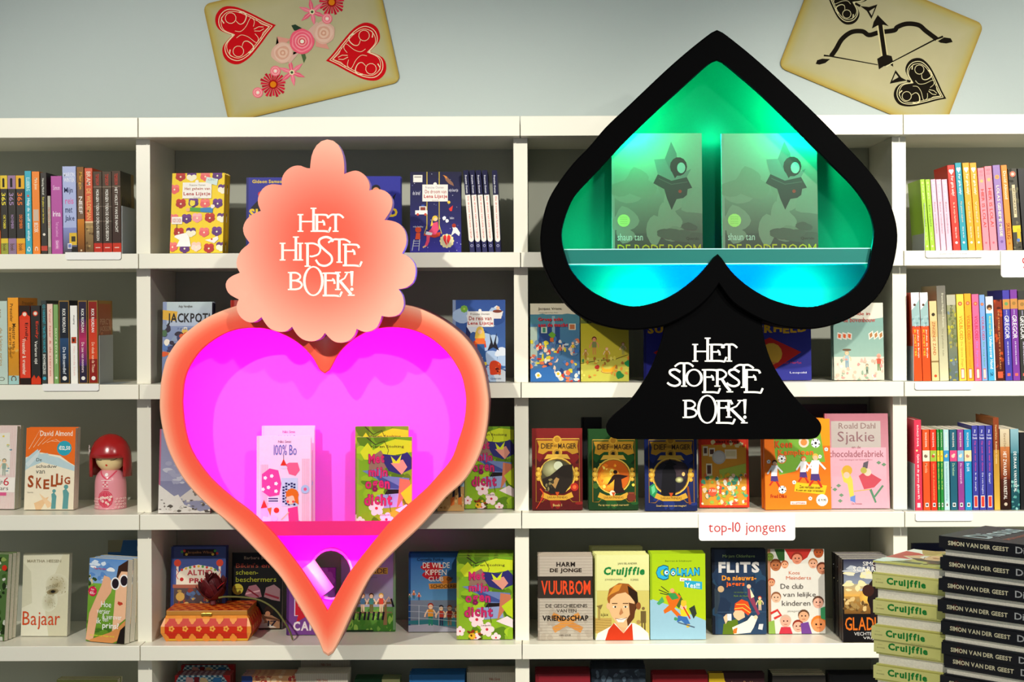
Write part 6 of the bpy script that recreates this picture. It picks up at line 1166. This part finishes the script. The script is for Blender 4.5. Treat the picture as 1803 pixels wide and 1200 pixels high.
face(1136, 1228, 757, 900.5, Z3, '182458', cv_magier('1c2c6c', '101c48', sc3, 'Steel nooit van een magier!', d3), 'blue fantasy paperback with gold frame and a dark wizard shape', tilt=5, t=.022, hard=False)
face(1232, 1319.5, 757, 895, Z3, 'c83018', cv_groep(4), 'red-bordered paperback with a silver seal and classroom clutter', tilt=5, t=.03, hard=False)
face(1348, 1464, 738, 898, Z3, 'ea6c10', cv_koen, 'orange hardback with boys playing football', tilt=4, t=.016, n=2, yaw=4, group='orange football hardbacks', blabel='orange football hardback copy behind the front one')
face(1455, 1567, 729, 896, Z3, 'b06470', cv_sjakie, 'large pink hardback with a boy and a man in a top hat', tilt=5, t=.02)
G3 = 'stacks on the lower right shelf'
def stk(*a, lab, bl, g, **k): face(*a, lab, blabel=bl, group=g, **k)
stk(947.5, 1044, 979, 1127, Z4, 'b0a494', cv_vuur, lab='grey hardback with a red title on a black band, front copy', bl='grey hardback copy behind the black-banded one', g='grey black-banded hardbacks', n=4, t=.014, tilt=2)
stk(1048.5, 1143.5, 977, 1127, Z4, 'd0d088', cv_cruijf, lab='cream-yellow hardback with a smiling boy, front copy', bl='cream-yellow hardback copy behind the smiling boy one', g='cream-yellow boy portrait hardbacks', n=5, t=.018, tilt=2, gaps=[0, 0, 0, .06, 0], dx=-.002)
stk(1145, 1243, 975, 1126, Z4, '98b410', cv_cool, lab='lime and blue hardback with a bagpiper, front copy', bl='lime green hardback copy behind the bagpiper one', g='lime bagpiper hardbacks', n=3, t=.016, tilt=3)
stk(1255, 1350, 967, 1117, Z4, '101828', cv_flits, lab='dark blue hardback with a boy in an orange cap', bl='dark blue hardback copy behind the orange cap one', g='dark blue orange-cap hardbacks', n=1, t=.016, tilt=4)
stk(1353.5, 1453.5, 967, 1116, Z4, 'a8a494', cv_club, lab='white hardback ringed with cartoon children faces', bl='', g=None, n=0, t=.016, tilt=4)
stk(1485, 1572, 985, 1131, Z4, '100c0c', cv_glad, lab='black and gold paperback with a fighter, front copy', bl='black paperback copy behind the fighter one', g='black and gold fighter paperbacks', n=5, t=.022, tilt=4, hard=False)
# --- bottom row tops
def low(x0, x1, yt, col, n, label, fn=None, t=.015, hard=True, g=None, depth=.14, tilt=4):
    face(x0, x1, yt, 1340, Z5, col, fn, label, t=t, n=n, hard=hard, depth=depth, tilt=tilt, group=g or label.split(' on ')[0].split(' with ')[0] + 's on the bottom shelf', blabel=label.split(' on the')[0] + ', rear copy on the bottom shelf')
low(97, 205, 1197, '8a9048', 2, 'olive green paperback on the bottom left shelf', hard=False)
def chk(c):
    c.R(0, 0, 100, 100, 'c8d8dc')
    for i in range(20):
        for j in range(6):
            if (i + j) % 2: c.R(i * 5, j * 2.4, i * 5 + 5, j * 2.4 + 2.4, '3c6c88')
    c.P([(0, 0), (8, 0), (0, 10)], 'b02020'); c.P([(86, 0), (100, 0), (100, 12)], 'b02020'); c.R(35, 2, 44, 8, '801c24'); c.blob(26, 7, 8, 'd8a0a0'); c.blob(52, 7, 8, 'e0c090'); c.blob(76, 7, 8, '3c78b0')
face(318, 412, 1171, 1340, Z5, 'a01c1c', chk, 'blue gingham hardback with red corners on the bottom shelf', depth=.26, tilt=3, t=.016)
low(306, 404, 1189, '8a3028', 3, 'blue gingham hardback front copy on the bottom shelf', chk, depth=.12)
low(424, 520, 1190, 'c89878', 4, 'orange patterned hardback on the bottom shelf', lambda c: (c.R(0, 0, 100, 100, 'd8a070'), c.R(0, 0, 20, 8, '283c78'), c.G(20, 0, 100, 12, ['a86048', 'e8c8a0', 'b83c38'], 30, 2, 5, 3)), depth=.1)
def stripe(c):
    c.R(0, 0, 100, 100, 'c4bcac')
    for i in range(30): c.R(i * 3.4, 0, i * 3.4 + 1, 100, 'a8a090')
    c.sep = True; c.T('Niki Smit', 42, 6, 62, 9, 'a04838'); c.T('100% (..)', 30, 13, 80, 22, 'b04838'); c.sep = False
face(529, 616, 1158, 1340, Z5, 'c4bcac', stripe, 'tallest grey striped hardback under the heart tip', depth=.26, tilt=2, t=.016)
low(518, 612, 1186, 'c4bcac', 4, 'grey striped hardback row under the heart tip on the bottom shelf', stripe, depth=.1, g='grey striped hardbacks under the heart tip')
low(624, 704, 1196, '2c5030', 3, 'dark green hardback on the bottom shelf', lambda c: (c.R(0, 0, 60, 100, '1c4428'), c.R(60, 0, 100, 100, 'c8c488')), depth=.12)
low(720, 818, 1188, '1c5c94', 4, 'plain blue hardback on the bottom shelf', depth=.1)
low(822, 917, 1184, 'b8b0a0', 4, 'grey striped hardback right of the blue ones on the bottom shelf', stripe, depth=.12)
low(943, 1040, 1187, '7c1420', 5, 'crimson hardback on the bottom shelf', depth=.08)
low(1042, 1138, 1178, '28303a', 6, 'dark slate hardback on the bottom shelf', lambda c: (c.R(0, 0, 100, 100, '28303c'), c.G(0, 0, 100, 14, ['586878', '38424e'], 30, 2, 6, 3)), depth=.1)
low(1150, 1248, 1188, '801018', 3, 'dark red hardback with no picture on the bottom shelf', depth=.1)
def joep(c): c.R(0, 0, 100, 100, '30181c'); c.P([(0, 0), (26, 0), (28, 8), (38, 20), (30, 30), (0, 36)], 'c0a020'); c.sep = True; c.T('Joep van Deudekom', 40, 9, 88, 14, 'a07850'); c.sep = False
low(1250, 1348, 1185, '30181c', 1, 'brown hardback with a yellow splash on the bottom shelf', joep, depth=.1)
low(1362, 1456, 1189, '1c1814', 4, 'black hardback with pale edges on the bottom shelf', depth=.09, hard=False)
low(1462, 1556, 1188, '141214', 3, 'plain black hardback at the right on the bottom shelf', depth=.12)
# --- books inside the two displays
def disp(x0, x1, yt, yb, zs, Y, cover, fn, label, t, g, tilt=2, hard=True):
    return face(x0, x1, yt, yb, zs, cover, fn, label, t=t, depth=Y, tilt=tilt, group=g, hard=hard)
zh = at(577, 942, -.15).z + .0065
G4 = 'books in the heart display'
def shf(fn, k=.9): return fn
disp(451.5, 547, 768, 930, zh, -.125, 'f0dce8', cv_bo, 'pale pink hardback with a red-haired girl, front one in the heart', .018, G4)
disp(460.5, 553, 750, 930, zh, -.066, 'f0dce8', cv_bo, 'pale pink hardback with a red-haired girl, rear one in the heart', .018, G4)
disp(628, 725, 770, 930, zh, -.125, '98a050', cv_ogen, 'green blossom hardback inside the heart, front one', .02, G4)
disp(625.5, 719, 751, 930, zh, -.066, '98a050', cv_ogen, 'green blossom hardback inside the heart, rear one', .02, G4)
zp = at(1263, 464, -.15).z + .006
G5 = 'large books in the spade display'
disp(1078, 1237.5, 235.5, 452, zp, -.10, '98a898', cv_tan, 'large misty grey-green hardback, left one inside the spade', .014, G5, 3)
disp(1272, 1441, 235.5, 452, zp, -.10, '98a898', cv_tan, 'large misty grey-green hardback, right one inside the spade', .014, G5, 3)

# ---------------------------------------------------------------- doll
def lathe(prof, n=32, a0=0, a1=2 * pi, cx=0, cy=0):
    g = Geo(); full = abs(a1 - a0 - 2 * pi) < 1e-6; m = n if full else n + 1
    v = [(cx + r * math.cos(a0 + (a1 - a0) * k / n), cy + r * math.sin(a0 + (a1 - a0) * k / n), z) for r, z in prof for k in range(m)]
    f = []
    for j in range(len(prof) - 1):
        for k in range(n): f.append((j * m + k, j * m + (k + 1) % m if full else j * m + k + 1, (j + 1) * m + ((k + 1) % m if full else k + 1), (j + 1) * m + k))
    return g.add(v, f)
yD = depth_on(195, 897, Z3); dl = empty('kokeshi_doll', (at(195, 897, yD + .042).x, yD + .042, Z3))
tag(dl, 'wooden kokeshi style doll with red bobbed hair and pink kimono', 'doll')
S = 4.04 / F
RB = 28 * S
body = catmull([(0.0005, 0), (RB * .94, 0), (RB, 4 * S), (RB * 1.0, 30 * S), (RB * .97, 50 * S), (RB * .82, 62 * S), (RB * .5, 70 * S), (.0005, 72 * S)], 4)
lathe(body).obj('kimono_body', mat('pink_lacquer', 'e2929c', .3, noise=.03, coat=.3), dl, True)
def onbody(x, y, z, up=0):      # x,y in doll pixels from the axis and up from the foot
    X = x * S; Z_ = y * S
    r = RB * 1.0
    for (ra, za), (rb, zb) in zip(body, body[1:]):
        if za <= Z_ <= zb and zb > za: r = ra + (rb - ra) * (Z_ - za) / (zb - za); break
    a = max(-1, min(1, X / r)) * 1.0; th_ = math.asin(a); return (math.sin(th_) * (r + z + .0004), -math.cos(th_) * (r + z + .0004), Z_)
c = Canvas(lambda x, y, z: onbody(x, y, z), 1e9, 1e9, -1, False, dz=2e-5)
def lst(pts, w_, col): c.L(catmull(pts, 4), w_, col)
lst([(-14, 68), (-8, 60), (2, 53)], 2.6, 'd84c64'); lst([(14, 68), (8, 60), (-3, 50)], 2.6, 'd84c64'); c.C(-1, 62, 3, 'f4ece8'); lst([(-10, 52), (0, 52.5), (8, 52)], 1, 'f4e0dc')
for k in range(9): c.C(-2 + (k % 3 - 1) * 3.5, 48 - (k // 3) * 3, 1.2, ['f4e4dc', 'd84c60'][k % 2], n=6)
for i in range(10):
    a0, a1 = i * pi / 5, (i + 1) * pi / 5
    c.P([(-2, 19), (-2 + 13.5 * math.cos(a0), 19 + 16 * math.sin(a0)), (-2 + 13.5 * math.cos(a1), 19 + 16 * math.sin(a1))], 'd04058')
for x in (-12, -8, -2, 4, 8): c.L([(-2 + (x + 2) * .3, 34), (x, 26), (x, 12), (-2 + (x + 2) * .3, 4)], .5, 'e88894')
for x, y in ((-10, 20), (-6, 22), (-2, 21), (2, 22), (6, 18), (-6, 15), (0, 13), (3, 10), (8, 23)): c.C(x, y, 2.1, 'f8ecdc', n=8); c.C(x, y, .9, 'd04058', n=6)
for x in (-24, -20, 15, 20, 24, -16):
    for y in (4, 9, 14, 19): c.C(x + (y % 2) * 2, y, 1.8, 'f4ccc8', n=7); c.C(x + (y % 2) * 2, y, .8, 'c86070', n=5)
c.L([(-5, 37), (4, 37)], 1.3, 'd04058'); c.build('kimono_print', M_PRINT, dl)
zh0 = 96 * S; hw = 27.5 * S
lathe([(hw * math.cos(t) * (1 if t > 0 else .98) + .0002, zh0 - 2 * S + 30 * S * math.sin(t)) for t in [(-pi / 2) + i * pi / 14 for i in range(15)]]).obj('head', mat('doll_face', 'ecd49a', .35, noise=.02, coat=.2), dl, True)
# hair: bobbed shell, open over the face
ZT = 134 * S; RH = 38 * S; g = Geo(); n = 48; V = []
levels = [(0.001, ZT), (.28, ZT - 1.5 * S), (.52, ZT - 6 * S), (.74, ZT - 14 * S), (.88, ZT - 24 * S), (.95, ZT - 33 * S), (.985, ZT - 42 * S), (1.0, ZT - 56 * S), (1.0, ZT - 76 * S)]
def hr(rf, z, a, ins=0):
    R_ = (RH - ins) * rf; return (R_ * math.cos(a), R_ * .88 * math.sin(a), z)
for ins in (0, 4 * S):
    for rf, z in levels:
        for k in range(n): V.append(hr(rf, z - (ins if rf < .5 else 0), 2 * pi * k / n, ins))
Lc = len(levels)
def keep(j, k):
    a = (2 * pi * (k + .5) / n); front = abs(((a - 1.5 * pi + pi) % (2 * pi)) - pi)
    return not (j >= 6 and front < math.radians(50))
Fh = []
for j in range(Lc - 1):
    for k in range(n):
        k2 = (k + 1) % n
        if keep(j, k):
            Fh.append((j * n + k, j * n + k2, (j + 1) * n + k2, (j + 1) * n + k)); o = Lc * n
            Fh.append((o + j * n + k, o + (j + 1) * n + k, o + (j + 1) * n + k2, o + j * n + k2))
            if j == Lc - 2 or not keep(j + 1, k): Fh.append(((j + 1) * n + k, (j + 1) * n + k2, o + (j + 1) * n + k2, o + (j + 1) * n + k))
            for kk, q in ((k, (k - 1) % n), (k2, k2)):
                if not keep(j, q): Fh.append((j * n + kk, (j + 1) * n + kk, o + (j + 1) * n + kk, o + j * n + kk))
ho = mesh('hair', V, Fh, mat('red_lacquer', 'a30d12', .22, noise=.03, coat=.4), dl, True); fixn(ho)
ho.data.polygons.foreach_set('use_smooth', [True] * len(ho.data.polygons))
c = Canvas(lambda x, y, z: (x * S, -math.sqrt(max((hw * 1.0) ** 2 - (x * S) ** 2 - ((y * S - zh0) * .9) ** 2, 1e-6)) - .0012 - z, y * S), 1e9, 1e9, -1, False, dz=2e-5)
c.L([(-18, 90), (-14, 88), (-9, 88.5)], .8, '201810'); c.L([(18, 91), (12, 88.5), (7, 88)], .8, '201810'); c.C(-1, 79, 2, 'd8402c', n=8); c.build('face_paint', M_PRINT, dl)
c = Canvas(lambda x, y, z: ((lambda a: ((RH + z + .0004) * math.cos(a), (RH + z + .0004) * .88 * math.sin(a), y * S))(-pi / 2 + x / 36)), 1e9, 1e9, -1, False, dz=2e-5)
for x, y in ((-42, 108), (-38, 112), (-40, 102), (-44, 98), (-36, 105)): c.W_(x, y, 3.2, 'f4e4e0', 'e08080', 5)
c.build('hair_flower', M_PRINT, dl)

# ---------------------------------------------------------------- orange trinket box with the dark red flower
yB = depth_on(360, 1128, Z4); A = at(292, 1128, yB); B2 = at(436, 1128, yB); W0 = B2.x - A.x
bx = empty('trinket_box', ((A.x + B2.x) / 2, yB, Z4)); tag(bx, 'orange and red patterned trinket box with a hinged lid', 'box')
hB = at(360, 1083, yB).z - Z4; DB = .14
prof = [(0, .0), (.004, 0), (.35, .011), (.6, .011), (.9, .003), (1.0, -.003)]
V = []; 
for tz, bu in prof:
    z = tz * hB; e = bu
    V += [(-W0 / 2 - e, -e, z), (W0 / 2 + e, -e, z), (W0 / 2 + e, DB + e, z), (-W0 / 2 - e, DB + e, z)]
Fb = [(0, 1, 2, 3), tuple(4 * (len(prof) - 1) + i for i in (0, 1, 2, 3))]
for j in range(len(prof) - 1):
    for k in range(4): Fb.append((4 * j + k, 4 * j + (k + 1) % 4, 4 * j + 4 + (k + 1) % 4, 4 * j + 4 + k))
fixn(mesh('box_body', V, Fb, mat('orange_lacquer', 'e28a2c', .4, noise=.08, nscale=40), bx))
def bul(z):
    tz = max(0, min(1, z / hB))
    for (t0, b0), (t1, b1) in zip(prof[1:], prof[2:]):
        if t0 <= tz <= t1: return b0 + (b1 - b0) * (tz - t0) / (t1 - t0)
    return 0
def flo(c, W1):
    c.R(0, 65, 100, 88, 'c42c14'); c.R(0, 40, 100, 65, 'c42c14'); c.R(0, 10, 100, 40, 'c42c14'); c.R(0, 89, 100, 97, 'e0b030')
    for i in range(int(W1)):
        x = (i + .5) * 100 / W1
        for yy, s_ in ((11, 1), (87, -1)):
            c.C(x - 50 / W1, yy, 4.6 * 6 / W1, 'e89038', n=10); c.C(x - 50 / W1, yy + 13 * s_, 2.2 * 6 / W1, 'e89038', n=8)
        for a in range(5): c.C(x + math.cos(a * 1.256) * 2.2, 48 + math.sin(a * 1.256) * 2.2 * c.k, 1.6, 'e8a040', n=7)
        c.C(x, 48, 1.3, 'c04818', n=6)
c = Canvas(lambda x, y, z: (-W0 / 2 + x * W0 / 100 * 1.0, -bul(hB * (1 - y / 100)) - z - .0012, hB * (1 - y / 100)), 100, 100, W0 / hB)
c.__dict__['dz'] = 3e-5; flo(c, 6); c.build('front_pattern', M_PRINT, bx)
c = Canvas(lambda x, y, z: (W0 / 2 + bul(hB * (1 - y / 100)) + z + .0012, x * DB / 100, hB * (1 - y / 100)), 100, 100, DB / hB); c.dz = 3e-5; flo(c, 5); c.build('side_pattern', M_PRINT, bx)
lw = W0 / 2 - .001; g = Geo(); hl = at(360, 1075, yB).z - Z4
g.bbox((-lw, .001, hB), (lw, DB - .001, hl + .001), .0015); lid = g.obj('lid', mat('lid_ochre', 'b87a24', .45, noise=.15, nscale=60), bx)
c = Canvas(lambda x, y, z: (-lw + x * 2 * lw / 100, .001 + (100 - y) * (DB - .002) / 100, hl + .0012 + z), 100, 100, 2 * lw / DB); c.dz = 3e-5
c.R(0, 0, 100, 100, 'dc6c20'); 
for i in range(9):
    for j in range(6):
        c.C(i * 12 + (j % 2) * 6, 8 + j * 17, 3.6, 'b82c14', n=8)
c.build('lid_pattern', M_PRINT, bx)
Geo().bbox((-.014, -.004, hB - .001), (.014, .002, hB + .007), .001).obj('clasp', mat('brass', 'c8a040', .3, metal=.9), bx)
# flower
fz = Z4 + hl + .001; fc = at(375, 1058, yB + .07); fc.z = fz
fl = empty('dried_flower', fc); tag(fl, 'dark red flower with a long curved stem lying on the orange box', 'flower')
M_PET = mat('dark_red_petal', 'd01418', .5, noise=.4, nscale=60); M_PET2 = mat('deep_maroon_petal', '5c0a12', .55, noise=.4, nscale=60)
rnd = random.Random(5)
def petal(L_, W_, cup):
    g = Geo(); v = []; f = []
    for i in range(6):
        t = i / 5; ww = W_ * math.sin(pi * min(t * .85 + .12, 1)) ** .8
        for k in (-1, -.4, .4, 1): v.append((L_ * t, ww * k, cup * t * t * L_ + abs(k) * W_ * .35))
    for i in range(5):
        for k in range(3): f.append((i * 4 + k, i * 4 + k + 1, i * 4 + k + 5, i * 4 + k + 4))
    v2 = [(x, y, z - .0008) for x, y, z in v]; f2 = [tuple(i + 24 for i in q[::-1]) for q in f]
    ring = [0, 1, 2, 3, 7, 11, 15, 19, 23, 22, 21, 20, 16, 12, 8, 4]
    f3 = [(a, b, b + 24, a + 24) for a, b in zip(ring, ring[1:] + ring[:1])]
    return g.add(v + v2, f + f2 + f3)
pm = []
for k, (a_, b_, c_) in enumerate(((.058, .024, .3), (.050, .022, .8), (.040, .018, 1.1))):
    o = petal(a_, b_, c_).obj('petal', (M_PET, M_PET2, M_PET)[k], None); pm.append(o)
cnt = 0
for lay, (nn, el) in enumerate(((9, .15), (8, .7), (5, 1.15))):
    for k in range(nn):
        o = pm[lay] if k == 0 else pm[lay].copy()
        if k: COL.objects.link(o)
        o.parent = fl; o.location = (0, 0, .012 + lay * .006)
        o.rotation_euler = Matrix.Rotation(2 * pi * k / nn + lay * .4 + rnd.uniform(-.2, .2), 3, 'Z').to_euler()
        o.rotation_euler.y = -el - rnd.uniform(-.15, .25); o.scale = [rnd.uniform(.85, 1.12)] * 3
        if (k + lay) % 3 == 0: o.data = pm[1 - min(lay, 1)].data
sp = petal(.060, .010, .1); o = sp.obj('petal', M_PET2, fl); o.rotation_euler = (0, -1.45, .6); o.location = (.008, 0, .02)
Geo().tube([(0, 0, .004), (0, 0, .026)], [.009, .005], 10).obj('seed_head', M_PET2, fl)
P3 = lambda px, py, y: at(px, py, y) - fc
zb0 = P3(515, 1127, depth_on(515, 1131, Z4))
stm = [P3(385, 1052, yB + .05), P3(398, 1050, yB + .045), P3(430, 1051, yB + .03), P3(460, 1057, yB + .02), P3(485, 1073, yB + .01), P3(502, 1096, yB), P3(512, 1115, yB), P3(516, 1129.5, yB)]
pts = [Vector((x, 0, 0)) for x in range(1)]
xs = catmull([(p.x, p.y) for p in stm], 4); zs_ = catmull([(p.z, 0) for p in stm], 4)
Geo().tube([Vector((a[0], a[1], max(b[0], Z4 - fc.z + .0035))) for a, b in zip(xs, zs_)], .0026, 8).obj('stem', mat('dry_green_stem', '6c6c30', .6, noise=.2, nscale=80), fl, True)

# ---------------------------------------------------------------- table with the two stacks of flat books
TZ = .842
tb = empty('display_table', (.95, -2.1, 0)); tag(tb, 'low white table under the piled books, just below the picture', 'table')
Geo().bbox((-.62, -.45, TZ - .03), (.62, .545, TZ), .002).obj('table_top', M_SHELF, tb)
for sx in (-.57, .57):
    for sy in (-.4, .49): Geo().box((sx - .02, sy - .02, 0), (sx + .02, sy + .02, TZ - .03)).obj('leg', M_SHELF, tb)
def flatbook(name, corner, z, L_, Dp, t, theta, spine, cover, hard, sp_fn, label, group, top=None, proto=None):
    """corner: front-left foot corner of the visible long side; spine=True shows the spine, else the fore edge"""
    r = empty(name); tag(r, label, 'book', group)
    # local book: front cover -Y, spine -X, height z -> lay flat: spine axis along the visible side
    w_, h_ = Dp, L_
    book_geo(r, w_, h_, t, cover, hard)
    if spine and sp_fn: spine_canvas(r, w_, h_, t, sp_fn)
    if top: cover_canvas(r, w_, h_, top)
    # local z(height) -> along the side, local x -> depth, local -y(front cover) -> up
    d = Vector((math.cos(theta), -math.sin(theta), 0)); nrm = Vector((math.sin(theta), math.cos(theta), 0)); up = Vector((0, 0, 1))
    if spine: X = nrm; Zl = -d           # spine faces the camera, head of the book at the left
    else: X = -nrm; Zl = d
    Yl = -up                              # front cover up
    M = Matrix((X, Yl, Zl)).transposed()
    if M.determinant() < 0: M = Matrix((X, Yl, -Zl)).transposed(); Zl = -Zl
    r.rotation_euler = M.to_euler()
    # origin: centre of width, z=0 end, front cover plane
    end = corner if (Zl - d).length < .1 else corner + d * L_
    r.location = Vector((end.x, end.y, z + t)) + nrm * (w_ / 2)
    return r
def sp_black(c):
    c.R(0, 0, 100, 100, '1a1a1e', '15151a'); c.C(50, 13, 30, '3a1c1c'); c.sep = True
    c.T('SIMON VAN DER GEEST', 28, 7, 66, 52, 'c8c0a0', rot=1, b=.03); c.T('Dissus', 22, 57, 78, 77, 'a8a8a8', rot=1, b=.01); c.sep = False
def sp_yel(c):
    c.R(0, 0, 100, 100, 'd2ce84', 'c6c468'); c.sep = True
    c.T('Cruijffie', 12, 11, 84, 41, '187830', rot=1, b=.05); c.T('JAN', 60, 3, 66, 6.5, '605c30', rot=1); c.T('EILANDER', 34, 2.5, 42, 8.5, '605c30', rot=1); c.T('JONGENSJAREN', 2, 30, 10, 48, '807c40', rot=1); c.sep = False
def top_black(c): c.R(0, 0, 100, 100, '2c2c34', '3c3838'); c.G(0, 60, 100, 100, ['504844', '38383c'], 30, 4, 12, 3); c.sep = True; c.T('Dissus', 10, 14, 92, 34, 'b8c8c8', b=.02); c.T('SIMON VAN DER GEEST', 16, 42, 86, 47, 'c86848'); c.sep = False
rnd = random.Random(11)
# black pile: left corner at pixel (1657, 958) at distance 2.3
Yk = -1.70; th_b = math.radians(44); c0 = at(1657, 958, Yk); ztop = at(1657, 942, Yk).z
nb = 17; tk = (ztop - TZ) / nb
pat = [1, 0, 1, 0, 1, 0, 1, 0, 1, 0, 1, 1, 0, 1, 0, 1, 0]
z = ztop; offs = [-4, 3, -2, 2, -5, 2, -7, 2, -1, 2, 0, 4, 5, -3, 2, -1, 0]
hS, hP = 1.12, .88; tot = sum(hS if p else hP for p in pat); un = (ztop - TZ) / tot
for i, p in enumerate(pat):
    t = un * (hS if p else hP); z -= t
    cr_ = Vector((c0.x + offs[i] * .0008, c0.y, 0))
    flatbook('book', cr_, z, .215, .145, t - .0003, th_b + rnd.uniform(-.02, .02), bool(p), '1a1a1e', True, sp_black, 'topmost black hardback of the pile in the right corner' if i == 0 else ('black hardback with %s outward, %s from the top of the right corner pile' % ('spine' if p else 'page edges', ORD[i])), 'black hardbacks piled in the right corner', top_black if i == 0 else None)
Yc_ = -1.62; c0 = at(1537, 990, Yc_); ztop = at(1537, 986, Yc_).z; th_c = math.radians(38)
pat = [0, 1, 0, 1, 0, 1, 1, 0, 1, 0, 1]; un = (ztop - TZ) / len(pat); z = ztop; offs = [0, -1, 4, 0, 3, -3, 1, 5, 0, 3, 0]
for i, p in enumerate(pat):
    t = un; z -= t; cr_ = Vector((c0.x + offs[i] * .0009, c0.y, 0))
    flatbook('book', cr_, z, .215, .145, t - .0003, th_c + rnd.uniform(-.015, .015), bool(p), 'cac66c', True, sp_yel, 'topmost cream-yellow hardback of the pile left of the black pile' if i == 0 else ('cream-yellow hardback with %s outward, %s from the top of its pile' % ('spine' if p else 'page edges', ORD[i])), 'cream-yellow hardbacks piled in front of the shelves', cv_cruijf if i == 0 else None)
# odds behind the piles
face(1608, 1690, 957, 1118, Z4, '14183c', None, 'dark navy hardback deep in the shelf behind the piles', depth=.2, tilt=2)
face(1612, 1700, 972, 1122, Z4, 'a89c80', lambda c: (c.G(0, 0, 100, 100, ['988c70', 'b8ac90', '706448'], 50, 3, 8, 4)), 'beige hardback behind the yellow pile', depth=.1, tilt=4)
# loose dark books behind and beside the others on the middle right shelf
face(1024, 1060, 735, 895, Z3, '141414', None, 'plain black hardback standing behind the red and green fantasy paperbacks', depth=.27, tilt=1)
face(1405, 1528, 712, 890, Z3, '3a1c30', None, 'dark plum hardback behind the large pink one', depth=.26, tilt=1)
